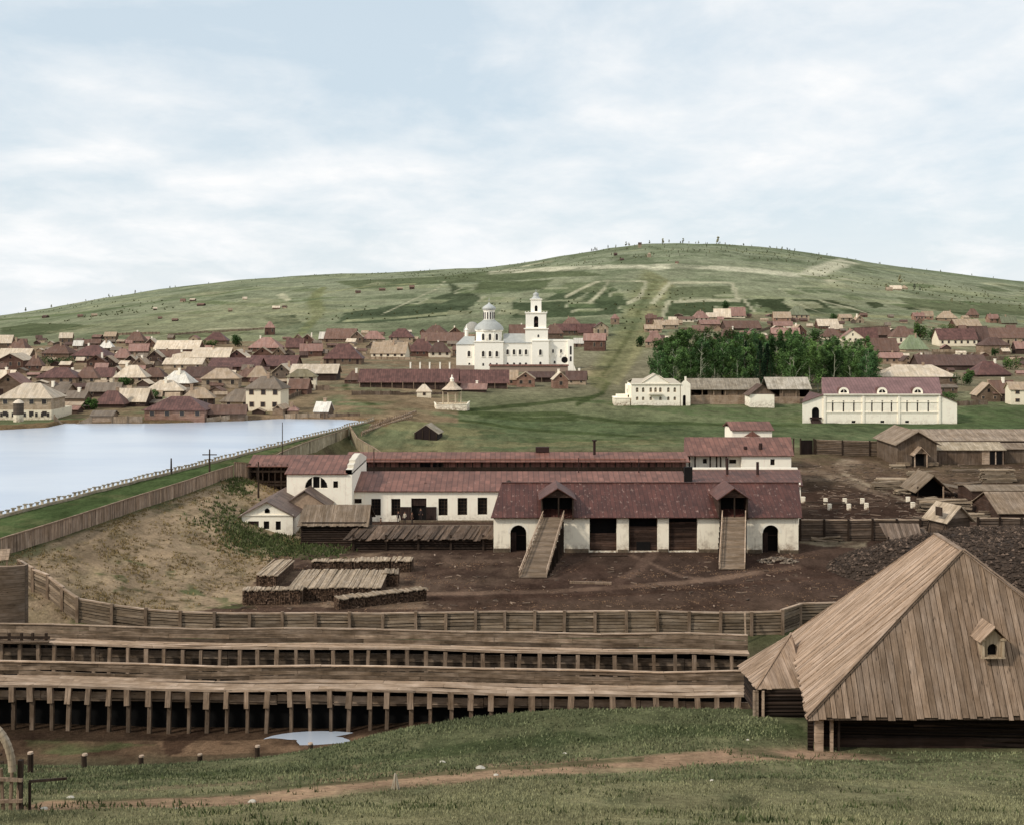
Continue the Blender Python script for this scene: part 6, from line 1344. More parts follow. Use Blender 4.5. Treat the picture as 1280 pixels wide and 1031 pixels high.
# ------------------------------------------------------------------ THE TOWN
RC = {'cream':(226,204,176),'white':(238,228,212),'tan':(186,160,132),'brown':(128,98,84),'maroon':(116,80,72),'dark':(106,82,73),'grey':(134,118,102),'pink':(168,128,114),'green':(132,134,106),'mossy':(142,152,116)}  # dark and brown roof tones paled to stand in for distance haze
WC = {'log':(132,108,88),'lt':(196,170,140),'wh':(236,222,196),'dk':(92,72,62),'brown':(118,86,72),'pink':(176,134,112),'tan':(170,142,116),'grey':(118,102,88)}  # darkest wall tone paled likewise, haze put into the colour
def wmat(k): return plaster(lin(WC['wh'], 1.0), .2) if k == 'wh' else wood(lin(WC[k]), .35, horiz=True, var=.15, gap=.4)
TOWN = """31 525 70 29 16 h cream lt|10 495 34 16 12 f pink log|13 462 34 12 8 f cream brown|15 452 42 4 12 s cream log|2 436 24 8 9 s cream log|20 442 26 6 12 h brown log
42 464 20 8 12 h brown brown|4 480 24 8 9 s cream log|69 448 38 7 10 h brown log|82 432 16 10 6 s cream log|97 437 12 5 6 s white log|110 452 46 8 12 h maroon log|132 439 18 5 8 h white log
137 426 15 6 5 s tan log|118 433 14 4 5 s brown log|120 460 24 8 8 f brown brown|134 459 22 6 8 f tan dk|152 452 22 6 10 h pink log|70 482 52 11 11 h maroon tan|108 481 28 10 12 h brown lt
92 471 16 3 5 s cream log|129 478 26 8 10 s maroon wh|162 480 40 10 13 h cream lt|128 496 42 8 9 s grey dk|136 510 38 7 14 h maroon dk|62 500 44 10 9 s grey tan|93 503 26 6 8 s grey log
127 527 28 8 5 s grey tan|84 514 34 8 3 s tan tan|163 508 40 8 14 s cream dk|168 431 24 6 10 h brown log|173 443 24 5 8 s pink log|188 434 16 4 7 f cream brown|220 444 58 8 10 s cream brown
210 451 30 4 9 s brown log|193 452 20 6 8 f cream dk|174 461 18 6 8 f tan log|163 456 18 5 7 f cream dk|228 463 50 8 7 s cream lt|262 452 50 6 11 s cream log|228 451 26 4 7 s cream log
296 452 26 6 9 f cream maroonw|292 464 66 6 10 s maroon brown|255 476 50 6 11 s dark dk|190 478 32 8 10 h brown log|219 484 38 7 13 h white log|205 495 48 8 11 h cream log|275 486 48 14 11 h tan lt
312 478 36 8 10 h brown dk|218 525 80 14 14 h maroon pink|247 510 40 14 11 h tan dk|296 512 44 12 13 h grey lt|284 524 46 8 9 s brown log|329 514 48 30 13 h grey wh|269 431 30 6 9 h maroon log
337 419 13 10 7 h pink brown|330 440 42 6 12 h pink brown|368 437 22 4 10 s maroon log|384 431 20 5 8 f tan brown|403 427 10 4 8 s white log|424 428 40 5 12 s brown log|446 429 16 8 7 f cream log
389 446 28 8 8 s pink brown|428 456 50 9 17 h maroon log|328 446 24 4 8 f tan brown|348 447 16 5 8 f tan log|340 462 62 5 12 s maroon brown|392 476 60 10 10 s cream dk|352 473 26 8 10 f cream grey
322 478 26 8 12 h tan brown|377 488 38 18 8 h mossyb wh|372 493 26 8 11 s brown brown|401 521 19 7 11 s white log|347 519 14 8 5 f tan tan|366 518 14 5 5 h pink tan|442 480 24 6 10 h brown brown
467 428 30 5 9 h pink lt|501 428 32 7 10 h maroon lt|485 448 46 7 13 s tan wh|526 446 36 8 14 h maroon brown|543 419 30 3 9 h brown log|569 419 18 3 7 f tan brown|554 430 58 4 10 s brown log
550 447 28 8 11 h dark wh|574 446 18 9 4 s brown log|639 482 17 8 11 s tan pink|657 484 24 11 8 f tan pink|701 486 20 12 9 f cream pink|720 481 26 7 10 s dark lt|592 490 32 4 6 s pink dk|530 497 19 8 8 h cream wh
714 414 22 10 7 h brown log|708 420 30 7 8 s maroon log|734 420 24 5 10 s maroon log|752 421 18 12 6 f dark lt|743 439 28 14 8 s pink brown|724 434 14 5 6 s white log|769 406 11 8 5 h pink tan
650 424 26 6 12 s brown log|692 424 26 8 10 h brown log|814 407 14 9 4 s brown brown|834 412 30 6 6 s tan lt|818 435 24 9 11 h pink lt|817 416 22 5 5 s tan tan
903 399 21 3 10 s cream brown|922 398 20 4 10 s pink wh|890 400 14 4 5 s cream lt|877 402 20 5 8 h pink wh|858 403 20 4 3 s brown wh|930 413 48 3 9 s brown dk|888 409 26 4 5 s pink log|912 425 26 3 12 h brown wh
936 426 22 4 8 s pink wh|876 417 22 4 6 s brown log|999 400 27 7 10 h green lt|978 403 22 6 7 s tan pink|979 411 24 4 5 s pink pink|982 421 36 4 7 s pink brown|975 432 22 3 10 s pink log|1000 420 18 6 8 f tan brown
1036 412 27 5 8 s cream brown|1040 425 26 5 9 h brown wh|1046 415 15 4 5 s cream pink|1058 402 16 5 4 s tan lt|1075 404 11 4 6 f tan lt|1066 428 28 6 10 f pink wh|1084 428 28 4 14 s maroon wh|1104 423 22 5 9 s brown dk
1130 432 30 12 12 h brown wh|1106 443 38 5 15 s brown tan|1113 455 34 8 6 s pink tan|1146 440 32 5 16 h mossy lt|1135 457 14 6 6 f dark tan|1150 482 98 12 13 h cream log|1192 463 90 7 12 s dark dk|1151 458 18 5 9 f dark dk
1160 400 14 5 6 s tan pink|1149 401 14 6 4 s pink pink|1185 402 24 5 8 h tan tan|1211 414 34 7 8 s tan brown|1217 398 14 5 7 h brown log|1243 404 14 6 5 s pink pink|1262 406 20 3 8 s green log|1198 433 50 9 13 s maroon wh
1226 432 24 8 16 s dark dk|1246 443 36 12 9 h dark tan|1265 430 60 8 12 s brown lt|1282 443 24 8 8 s pink dk|1202 447 12 6 2 s cream wh|1243 471 48 4 15 h maroon dk|1236 502 30 9 14 f tan log|1256 502 30 12 14 s brown dk
1280 506 34 20 8 s tan wh|1185 492 26 8 3 s grey log|1120 363 14 2 4 s cream lt|1131 362 8 2 3 h tan lt|1112 364 8 2 3 s tan lt|812 322 4 4 2 h tan lt|1172 480 22 4 4 s tan tan"""
ORD = ['','first','second','third','fourth','fifth','sixth','seventh','eighth','ninth','tenth','eleventh','twelfth','thirteenth','fourteenth','fifteenth','sixteenth','seventeenth','eighteenth','nineteenth','twentieth']
rt = random.Random(11); HS = []
for tok in TOWN.replace('\n', '|').split('|'):
    a = tok.split(); HS.append([float(a[0]), float(a[1]), float(a[2]), float(a[3]), float(a[4]), a[5], a[6], a[7]])
# long market rows: two separate ranges
SPEC = {(10,495):None}
def area(cx, base):
    if base < 380: return 'alone high on the hillside'
    if cx < 355 and base >= 505: return 'on the lake shore'
    if cx < 440: return 'in the left town\'s near rows' if base >= 475 else ('in the left town\'s middle rows' if base >= 448 else 'in the left town\'s back rows')
    if cx < 600: return 'in the rows left of the church' if base < 470 else 'on the green below the church'
    if cx < 790: return 'behind and right of the church' if base < 445 else 'just below the church wall'
    if cx < 1025: return 'on the rise above the birch grove'
    if base < 418: return 'in the right town\'s back rows'
    return 'in the right town\'s middle rows' if base < 450 else 'in the right town behind the warehouse'
kinds = {'h':'hipped','f':'gable-fronted','s':'long-eaved'}
keys = {}
for h in HS:
    rc = h[6].replace('mossyb','olive').replace('mossy','moss-green').replace('green','green') if h[6] != 'moss-green' else h[6]
    h.append((rc if rc != 'moss-moss-green' else 'moss-green', kinds[h[5]], area(h[0], h[1]))); keys.setdefault(h[-1], []).append(h)
RC['mossyb'] = (136,124,96); WC['maroonw'] = (120,84,76)
def roofm(k):
    c = RC[k]
    return wood(lin(c), .5, var=.16, gap=.25, streak=.14, stain=.16) if k not in ('maroon',) else seam(lin(c), .7, .15)
def house(h):
    cx, base, w, wp, rp, kd, rc, wc, key = h
    x, y, z = G(cx, base, 285 if base < 480 else 240); U = y/F
    if y > 1000: y = y
    z = zt(x, y); W = w*U*.94; ze = wp*U; rise = rp*U; dep = min(max(W*.7, 5), 13)
    if kd == 'f': dep = min(max(W*1.1, 6), 14)
    lst = sorted(keys[key], key=lambda q: q[0]); i = lst.index(h)+1; n = len(lst); size = 'long' if w/wp > 8 else ''
    if n == 1: lab = '%s %s-roofed %s house %s' % (key[1], key[0], {'wh':'limewashed','lt':'pale-walled','dk':'dark-walled'}.get(wc, 'timber'), key[2])
    elif n == 2: lab = '%s of the two %s %s-roofed houses %s' % (['left-hand','right-hand'][i-1], key[1], key[0], key[2])
    else: lab = '%s %s %s-roofed house from the left %s' % (ORD[i], key[1], key[0], key[2])
    same = i > 1 and abs(lst[i-2][0]-h[0]) < .5
    t = thing({'wh':'white_house'}.get(wc, 'timber_house'), lab, 'house', (x, y, z), rt.uniform(-.16, .16) if w < 50 else rt.uniform(-.04,.04), 'houses of the town')
    m = MB(); body(m, -W/2, W/2, 0, dep, -2.5, ze, ze+rise*.93 if kd != 'h' else None, kd); wo_ = m.build('wall', wmat(wc), t)
    m = MB(); ov = min(.55, W*.06)
    if kd == 'f': gable_roof_front(m, -W/2, W/2, 0, dep, ze, ze+rise, ov, .15)
    else: gable_roof_side(m, -W/2, W/2, 0, dep, ze, ze+rise, ov, .15, *((min(dep*.55, W*.46),)*2 if kd == 'h' else (0,0)))
    ro = m.build('roof', roofm(rc), t)
    if y < 1000 and ze > 1.6:
        nw = max(1, min(6, int(W/2.9))); hw = min(.55, ze*.2)
        fl = 2 if wp >= 18 and wc in ('wh','lt') or (cx, base) in ((31,525),) else 1
        fh = ze/fl
        for f_ in range(fl):
            for k in range(nw):
                if fl == 1 and nw > 2 and rt.random() < .2 and wc != 'wh': continue
                xx = -W/2+W*(k+.5)/nw+rt.uniform(-.1,.1); zb = f_*fh+fh*.38; zt3 = f_*fh+fh*.76
                if rt.random() < .12 and f_ == 0 and wc != 'wh':
                    m = MB(); m.box(xx-.5,xx+.5,-.06,-.02,-.3,min(2.1,ze*.75)); m.build('door', M_door, t); continue
                m = MB(); m.box(xx-hw-.08,xx+hw+.08,-.08,-.02,zb-.08,zt3+.08); wf = m.build('window', M_frame if wc == 'lt' else M_brick, t)
                m = MB(); m.box(xx-hw+.04,xx+hw-.04,-.12,-.085,zb,zt3); m.build('pane', M_glass, wf)
    if kd == 'f' and ze > 1.5: m = MB(); m.box(-.35,.35,-.07,-.02,ze+rise*.2,ze+rise*.5); m.build('attic_window', M_dark, t)
    if (rt.random() < .55 and w > 16 and kd != 's') or rt.random() < .3:
        m = MB(); xx = rt.uniform(-.25,.25)*W; yy = dep*rt.uniform(.35,.6); m.box(xx-.35,xx+.35,yy-.35,yy+.35,ze+rise*.4,ze+rise+.7); m.box(xx-.42,xx+.42,yy-.42,yy+.42,ze+rise+.7,ze+rise+.85,1.1); m.build('chimney', M_brick if rt.random() < .5 else M_white2, ro)
    return t
for h in HS: house(h)
# whitewashed lower storey of the big lakeside house
def lower_storey():
    t = [o for o in COL.objects if o.parent is None and o.get('category') == 'house' and abs(o.location[0]-BIG[0]) < .01 and abs(o.location[1]-BIG[1]) < .01][0]
    U = BIG[1]/F; W = 70*U*.94; m = MB(); m.box(-W/2-.1, W/2+.1, -.07, 12.9, -2, 29*U*.44); m.build('lower_storey', plaster(lin(WC['wh'],1.0),.4), t)
    for k in range(9): m = MB(); xx = -W/2+W*(k+.5)/9; m.box(xx-.28,xx+.28,-.14,-.08,29*U*.14,29*U*.32); m.build('window', M_glass, t)
BIG = G(31, 525, 240); lower_storey()
# bay tower on the big lakeside house
x, y, z = G(22, 527, 240); t = thing('bay_tower', 'squat round bay tower with a pale cap against the big lakeside house', 'tower', (x,y+.5,z)); U = y/F
m = MB(); m.lathe(0,0,[(6*U,-1),(6*U,9*U)],12); m.build('lower_wall', plaster(lin(WC['wh'],1.0),.4), t); m = MB(); m.lathe(0,0,[(6.3*U,9*U),(6.3*U,23*U)],12); m.build('upper_wall', wmat('grey'), t); m = MB(); m.lathe(0,0,[(7*U,23*U),(4*U,26*U),(1*U,27.5*U)],12); m.build('cap_roof', roofm('cream'), t)
def range_row(label, px0, px1, base, wp, rp, rc, wc, dep=9, name='market_row', stripes=False):
    x, y, z = G((px0+px1)/2, base, 285); U = y/F; W = (px1-px0)*U; t = thing(name, label, 'market row', (x,y,z)); m = MB(); body(m,-W/2,W/2,0,dep,-2,wp*U,(wp+rp)*U-.1,'s'); m.build('wall', wmat(wc), t)
    m = MB(); gable_roof_side(m,-W/2,W/2,0,dep,wp*U,(wp+rp)*U,.7,.15); m.build('roof', roofm(rc), t)
    n = int(W/3.4)
    for i in range(n+1): m = MB(); xx = -W/2+i*W/n; m.box(xx-.1,xx+.1,-.7,-.5,-1,wp*U-.3); m.build('post', M_post, t)
range_row('long maroon-roofed market row left of and below the church', 450, 571, 486, 10, 14, 'maroon', 'dk')
range_row('shorter maroon-roofed market row directly below the church dome', 572, 634, 485, 8, 14, 'maroon', 'dk')
range_row('dark low market stalls below the bell tower, between the two small pink houses', 662, 692, 478, 7, 6, 'dark', 'dk')
# paling fences and small outbuildings between the houses
def paling(label, px0, r0, px1, r1, hp, ymin=285, c=(160,136,112), grp='yard fences in the town'):
    a = G(px0, r0, ymin); b = G(px1, r1, ymin); L = math.hypot(b[0]-a[0], b[1]-a[1]); hgt = hp*a[1]/F; t = thing('board_fence', label, 'fence', (a[0],a[1],0), 0, grp); m = MB(); n = max(2, int(L/2.6))
    for i in range(n):
        p = [a[j]+(b[j]-a[j])*i/n for j in (0,1)]; q_ = [a[j]+(b[j]-a[j])*(i+1)/n for j in (0,1)]; za = zt(*p); zb = zt(*q_)
        m.slab([(p[0]-a[0],p[1]-a[1],za-.8),(q_[0]-a[0],q_[1]-a[1],zb-.8),(q_[0]-a[0],q_[1]-a[1],zb+hgt),(p[0]-a[0],p[1]-a[1],za+hgt+random.uniform(-.1,.1))],.1,random.uniform(.8,1.15))
        m.box(p[0]-a[0]-.12,p[0]-a[0]+.12,p[1]-a[1]-.15,p[1]-a[1]+.05,za-.8,za+hgt+.2,.7)
    m.build('boards', wood(lin(c), .25, var=.15, gap=.35), t)
FN = [(68,527,115,528,8,'along the shore right of the big lakeside house'),(140,528,178,528,7,'on the shore left of the long maroon lakeside house'),(258,528,310,525,6,'on the shore under the brown lakeside house'),
      (355,523,400,522,5,'at the shore behind the tiny white-roofed shed'),(405,521,450,520,4,'low, between the white-roofed shed and the lake tip'),(75,512,110,508,6,'right of the bay tower house, one row back'),
      (440,494,500,494,5,'in front of the left end of the long market row'),(500,494,560,493,3,'in front of the right end of the long market row'),(360,500,395,486,5,'slanting up beside the white house by the brown shed'),
      (395,488,412,488,6,'short, right of the olive-roofed white house'),(455,449,520,450,3,'in front of the pale tan-roofed house left of the church'),(700,470,716,469,5,'short, beside the church porch'),
      (1000,505,1010,503,6,'between the open shed and the warehouse'),(1197,507,1235,506,6,'right of the warehouse to the gabled porch house'),(1150,500,1175,498,5,'behind the right wing of the warehouse'),
      (1110,470,1140,469,6,'right of the birch grove, behind the cream roof'),(1160,446,1225,447,6,'below the maroon house with white windows'),(1165,441,1200,441,4,'pale, close under the maroon house with white windows'),
      (1060,414,1110,410,3,'across the back gardens of the right town'),(850,413,900,412,3,'across the gardens above the birch grove'),(940,420,965,410,3,'slanting between gardens above the grove'),(1225,451,1275,450,5,'below the dark hipped house of the right town'),
      (130,420,200,418,3,'on the grass edge behind the left town'),(210,420,260,416,2.5,'pale, along the gardens behind the cream barn'),(260,417,330,412,2.5,'pale, climbing the slope behind the left town')]
for a in FN: paling('weathered board fence %s' % a[5], *a[:5], ymin=240 if a[1] > 500 else 285, c=(178,152,124) if 'pale' in a[5] or 'shore' in a[5] else (150,126,104))
# field barns and sheds far up the hill
FB = [(228,378,8,3,3),(240,377,9,3,2),(306,375,7,2,3),(250,383,12,3,2),(288,390,6,3,3),(345,387,12,3,3),(355,386,7,3,2),(55,398,10,3,2),(100,397,8,3,2),(118,396,9,3,2),(194,388,6,3,2),(218,402,9,3,2),(200,399,6,2,2),(448,367,8,3,2),(478,364,10,3,2),(500,363,9,3,2),(515,362,8,4,3),(770,320,5,3,2),(800,310,5,6,3),(778,326,6,2,2),(846,330,5,2,2)]
DI = ['leftmost','second from left','third from left','fourth from left','fifth from left','sixth from left','seventh from left','eighth from left','ninth from left','tenth from left','eleventh from left','eleventh from right','tenth from right','ninth from right','eighth from right','seventh from right','sixth from right','fifth from right','fourth from right','third from right','second from right','rightmost']
FBs = sorted(FB)
for i, (cx, base, w, wp, rp) in enumerate(FBs):
    x, y, z = G(cx, base, 400); U = y/F*.75; W = w*U; t = thing('field_barn', 'tiny barn out on the open hillside, %s of them all' % DI[i if i < 11 else i+1], 'barn', (x,y,z), random.uniform(-.5,.5), 'tiny barns scattered on the hill')
    m = MB(); body(m,-W/2,W/2,0,W*.7,-2,wp*U,(wp+rp)*U*.97,'s'); m.build('wall', wmat(random.choice(['dk','log','lt'])), t); m = MB(); gable_roof_side(m,-W/2,W/2,0,W*.7,wp*U,(wp+rp)*U,.3,.15); m.build('roof', roofm(random.choice(['tan','cream','dark','brown'])), t)

# small barns, bathhouses and lean-tos crowding between the houses
fr = random.Random(21); SP_ = []; occ = [(h[0], h[1]-h[3]*.5, h[2]*.5) for h in HS]
ZN = [((0,355),(440,520),74,'in the near half of the left town'),((0,440),(424,450),42,'in the far half of the left town'),((440,585),(418,446),18,'left of the church'),((808,1020),(396,428),30,'on the rise above the grove'),((1025,1280),(396,470),58,'in the right town')]
for (xa,xb),(ra,rb_),n,where in ZN:
    got = []; 
    for _ in range(3000):
        if len(got) >= n: break
        cx = fr.uniform(xa,xb); base = ra+(rb_-ra)*fr.random(); sc = np.interp(base,[400,450,520],[.6,.8,1.25]); w = fr.uniform(9,17)*sc
        if all(abs(cx-a) > (w*.5+c)*.8 or abs(base-b) > 4*sc+1.5 for a,b,c in occ): got.append((cx,base,w)); occ.append((cx,base-3,w*.5))
    got.sort(); cnt = {}
    for i, (cx,base,w) in enumerate(got):
        x,y,z = G(cx,base,285 if base < 480 else 240); U = y/F; W = w*U; dep = min(W*.8,7); kd = fr.choice('ssfs'); wp = fr.uniform(3,5.5)*np.interp(base,[400,520],[.7,1.3]); rp = wp*fr.uniform(.5,1.1)
        rc = ['tan','brown','cream','grey','dark','pink'][(i*5+fr.choice((0,1)))%6]; nth = i+1
        lab = '%s small %s-roofed outbuilding from the left %s' % (ORD[cnt.setdefault(rc,1)], rc, where); cnt[rc] += 1
        t = thing('outbuilding', lab, 'outbuilding', (x,y,z), fr.uniform(-.3,.3), 'small outbuildings between the houses')
        m = MB(); body(m,-W/2,W/2,0,dep,-2,wp*U,(wp+rp)*U*.95,kd); m.build('wall', wmat(fr.choice(['log','brown','dk','tan','grey','lt'])), t)
        m = MB(); (gable_roof_front if kd == 'f' else gable_roof_side)(m,-W/2,W/2,0,dep,wp*U,(wp+rp)*U,.3,.12); m.build('roof', roofm(rc), t)
        if W > 5: m = MB(); m.box(-.5,.5,-.06,-.02,-.3,min(1.9,wp*U*.8)); m.build('door', M_door, t)
# ------------------------------------------------------------------ TREES AND PLANTS
def leafmat(name, c, v=.35):
    m, t, b = newmat(name); at = t.new('ShaderNodeAttribute', attribute_name='tint'); oi = t.new('ShaderNodeObjectInfo')
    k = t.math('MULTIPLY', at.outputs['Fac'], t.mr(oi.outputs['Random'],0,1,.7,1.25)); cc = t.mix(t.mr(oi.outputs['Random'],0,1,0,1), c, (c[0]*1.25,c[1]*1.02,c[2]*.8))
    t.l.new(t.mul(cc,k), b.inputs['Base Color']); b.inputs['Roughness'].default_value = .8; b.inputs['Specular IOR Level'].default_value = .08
    return m
ML1 = leafmat('birch_leaves', lin((82,114,68))); ML2 = leafmat('spruce_needles', lin((34,56,36))); ML3 = leafmat('bush_leaves', lin((62,88,48))); ML4 = leafmat('pine_leaves', lin((128,134,112)))
M_birch = plain('birch_bark', lin((176,176,150)), var=.4, scale=6); M_bark = plain('bark', lin((86,68,54)), var=.3)
def leaves(m, c, r, n, s, rr, flat=1.0, tb=1.0):
    for _ in range(n):
        while True:
            p = Vector((rr.uniform(-1,1), rr.uniform(-1,1), rr.uniform(-1,1)))
            if p.length < 1: break
        q = Vector((c[0]+p.x*r[0], c[1]+p.y*r[1], c[2]+p.z*r[2])); a = Vector((rr.gauss(0,1), rr.gauss(0,1), rr.gauss(0,1)*flat)).normalized(); b = a.orthogonal().normalized()*s*rr.uniform(.5,1.2); a = a*s*rr.uniform(.5,1.2)
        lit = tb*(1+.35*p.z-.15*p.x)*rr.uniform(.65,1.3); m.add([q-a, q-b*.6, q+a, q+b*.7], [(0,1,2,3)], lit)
def birch(seed, loc, label, group):
    rr = random.Random(seed); h = rr.uniform(17, 22); t = thing('birch_tree', label, 'tree', loc, rr.uniform(0,6), group)
    m = MB(); pts = [Vector((0,0,-.5))]; lean = Vector((rr.uniform(-.06,.06), rr.uniform(-.06,.06), 1))
    for i in range(1,7): pts.append(Vector((lean.x*h*i/6+rr.uniform(-.15,.15), lean.y*h*i/6+rr.uniform(-.15,.15), h*.96*i/6)))
    for i in range(6): m.cone(pts[i], pts[i+1], .26*(1-i/6.5), .26*(1-(i+1)/6.5), 6, 1, False)
    crown = MB(); nb = rr.randint(17, 21)
    for i in range(nb):
        f = rr.uniform(.12, .95); j = min(5, int(f*6)); base = pts[j].lerp(pts[j+1], f*6-j) if j < 6 else pts[6]; an = rr.uniform(0, 6.28); L = h*.17*(1.25-f)*rr.uniform(.8,1.5)+.6
        tip = base+Vector((math.cos(an)*L, math.sin(an)*L, L*rr.uniform(.7,1.3))); m.cone(base, tip, .07, .025, 4, 1, False)
        for k in range(3):
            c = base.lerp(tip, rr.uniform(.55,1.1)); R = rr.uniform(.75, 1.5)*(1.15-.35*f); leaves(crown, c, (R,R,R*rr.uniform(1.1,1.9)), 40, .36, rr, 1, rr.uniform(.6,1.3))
    m.build('trunk', M_birch, t); crown.build('crown', ML1, t); return t
def spruce(seed, loc, label, group, h=13):
    rr = random.Random(seed); t = thing('spruce_tree', label, 'tree', loc, 0, group); m = MB(); m.cone((0,0,-.5),(0,0,h),.22,.03,6); m.build('trunk', M_bark, t); c = MB()
    for i in range(26):
        z = h*(.12+.86*i/26); R = h*.17*(1-i/27)+.15
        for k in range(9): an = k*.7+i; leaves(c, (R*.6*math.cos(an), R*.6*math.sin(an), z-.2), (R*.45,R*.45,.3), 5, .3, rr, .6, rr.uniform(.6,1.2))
    c.build('crown', ML2, t); return t
protos = [birch(100+i, (0,0,0), 'slender pale-trunked birch in the dense grove behind the open sheds', 'birches of the grove') for i in range(7)]
placed = 0; tr = random.Random(5); spots = []
for i in range(900):
    px = tr.uniform(822, 1092); y = tr.uniform(385, 470); x = X(px, y)
    if px < 830 and y > 430: continue
    if all(math.hypot(x-a, y-b) > 2.6 for a, b in spots): spots.append((x, y))
    if len(spots) >= 135: break
spots.sort(key=lambda s: s[1])
for i, (x, y) in enumerate(spots):
    sc = tr.uniform(.66, .93)*(.80 if X(1092,y)-x < 10 else 1)*(.85 if (x/y*F+CX) < 840 else 1); l = (x, y, zt(x,y))
    if i < 7: o = protos[i]; o.location = l; o.scale = (sc*1.1,sc*1.1,sc)
    else: dup(protos[i % 7], l, tr.uniform(0,6.3), scale=(sc*1.1,sc*1.1,sc*tr.uniform(.9,1.02)))
sp0 = spruce(50, (X(950,388),388,zt(X(950,388),388)), 'dark pointed spruce among the birches, tallest of the spruces', 'spruces in the grove', 18)
for i, (px, y, s) in enumerate(((959,390,.95),(932,400,.97),(963,386,.7))): dup(sp0, (X(px,y),y,zt(X(px,y),y)), label=['dark spruce just right of the tallest spruce in the grove','dark spruce left of the tallest spruce in the grove','shortest dark spruce at the front of the grove'][i], scale=(s,s,s))
def bush(px, row, wpx, hpx, label, mt=None, n=500, ymin=240, name='bush', grp='green bushes in the town', s=None):
    x, y, z = G(px, row, ymin); U = y/F; m = MB(); rr = random.Random(int(px*7+row)); W = wpx*U/2; Hh = hpx*U; t = thing(name, label, 'bush', (x,y,z), 0, grp)
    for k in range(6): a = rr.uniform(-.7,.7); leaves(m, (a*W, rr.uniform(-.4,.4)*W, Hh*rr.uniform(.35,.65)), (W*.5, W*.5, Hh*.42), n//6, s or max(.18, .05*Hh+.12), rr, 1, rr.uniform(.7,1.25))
    m.build('leaves', mt or ML3, t); m = MB(); 
    for k in range(3): m.cone((rr.uniform(-.2,.2)*W,0,-.3),(rr.uniform(-.5,.5)*W,0,Hh*.6),.08,.03,5)
    m.build('stems', M_bark, t)
for a in [(75,458,46,13,'broad low green bush in the gap behind the wide maroon hipped house'),(115,512,16,16,'green bush near the shore under the small maroon roof'),(157,483,20,12,'green bush below the cream hipped house at left'),(187,500,20,14,'dark green bush between the cream roof and the long maroon lakeside house'),
      (265,433,26,8,'low bush by the maroon hut at the back of the left town'),(297,434,16,16,'tall green bush at the back of the left town'),(800,434,10,14,'small dark bush left of the pink-roofed house by the street'),(825,437,22,14,'bush covering the yard of the pink-roofed house by the grove'),
      (1150,425,16,22,'dark green tree-like bush behind the mossy roof'),(1166,428,22,18,'lighter round bush right of the dark tree-like bush'),(1184,414,22,9,'wide green hedge in the back rows of the right town'),(1204,482,22,16,'green bush right of the long cream roof'),(1214,472,12,10,'small bush just above and right of the bush by the cream roof'),
      (1264,462,24,16,'wide green bush behind the maroon hipped house with chimneys'),(1190,500,34,10,'dark low bushes behind the right wing of the warehouse'),(1244,445,10,10,'small bush left of the dark hipped house'),(1235,419,10,10,'bush in the right town behind the dark house'),(1040,404,14,12,'thin pale bush in the gardens above the grove'),(905,388,14,12,'pale green bush on the field edge above the grove'),
      (1016,428,24,20,'round leafy tree standing at the back of the grove'),(860,424,40,16,'broad leafy bush at the back left of the grove'),(100,515,10,8,'tiny green bush by the shore fence')]: bush(*a[:4], a[4], n=700)
# trees along the skyline
def hilltree(seed, label, grp):
    rr = random.Random(seed); h = 10; t = thing('hill_tree', label, 'tree', (0,0,0), 0, grp); m = MB(); m.cone((0,0,-1),(0,0,h*.8),.25,.08,5); m.build('trunk', M_bark, t); c = MB()
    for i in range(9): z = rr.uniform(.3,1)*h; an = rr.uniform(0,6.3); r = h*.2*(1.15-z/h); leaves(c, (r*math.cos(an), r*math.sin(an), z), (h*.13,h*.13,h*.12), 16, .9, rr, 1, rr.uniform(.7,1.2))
    c.build('crown', ML4, t); return t
hp3 = [hilltree(i, 'one of the many tiny trees dotting the skyline and upper slope of the hill', 'tiny hilltop trees') for i in range(4)]
hl = [(20,6),(40,8),(56,7),(82,4),(100,5),(133,8),(148,4),(165,6),(176,7),(182,6),(213,5),(228,5),(256,4),(310,3),(420,3),(540,3),(640,4),(655,5),(662,4),(700,5),(716,5),(731,6),(742,8),(748,6),(757,7),(765,6),(778,5),(784,11),(790,8),(797,9),(805,7),(812,8),(820,9),(836,13),(840,7),(848,6),(855,10),(862,6),(870,5),(878,6),(891,14),(897,6),(905,5),(913,5),(921,5),(929,6),(938,5),(947,5),(956,6),(965,5),(974,6),(983,5),(992,5),(1002,6),(1012,5),(1022,5),(1033,6),(1043,5),(1056,4),(1074,5),(1090,4),(1106,5),(1123,4),(1140,5),(1160,4),(1180,5),(1200,4),(1222,5),(1250,4)]
k = 0
for px, hh in hl:
    px += tr.uniform(-9,9); y = 1895+tr.uniform(-40,10); x = X(px,y); s = hh*y/F/10*.62*tr.choice([.5,.7,.9,1.0,1.1]); l = (x,y,zt(x,y)-.5)
    if k < 4: o = hp3[k]; o.location = l; o.scale = (s,s,s)
    else: dup(hp3[k%4], l, tr.uniform(0,6), scale=(s*tr.uniform(.8,1.2),s,s))
    k += 1
for i in range(110):
    px = tr.uniform(730,1060); y = tr.uniform(1450,1880); x = X(px,y); s = tr.uniform(.2,.4); dup(hp3[i%4], (x,y,zt(x,y)-.3), tr.uniform(0,6), scale=(s,s,s))
for px,row,s in ((1125,357,1.3),(1143,364,.9),(1150,365,.7),(1108,362,.7),(1235,372,.5),(1190,379,.5),(1200,381,.4)):
    x,y,z = G(px,row,400); s *= .8; dup(hp3[k%4], (x,y,z), 0, 'small tree near the lone farm on the right-hand slope of the hill', (s,s,s)); k += 1

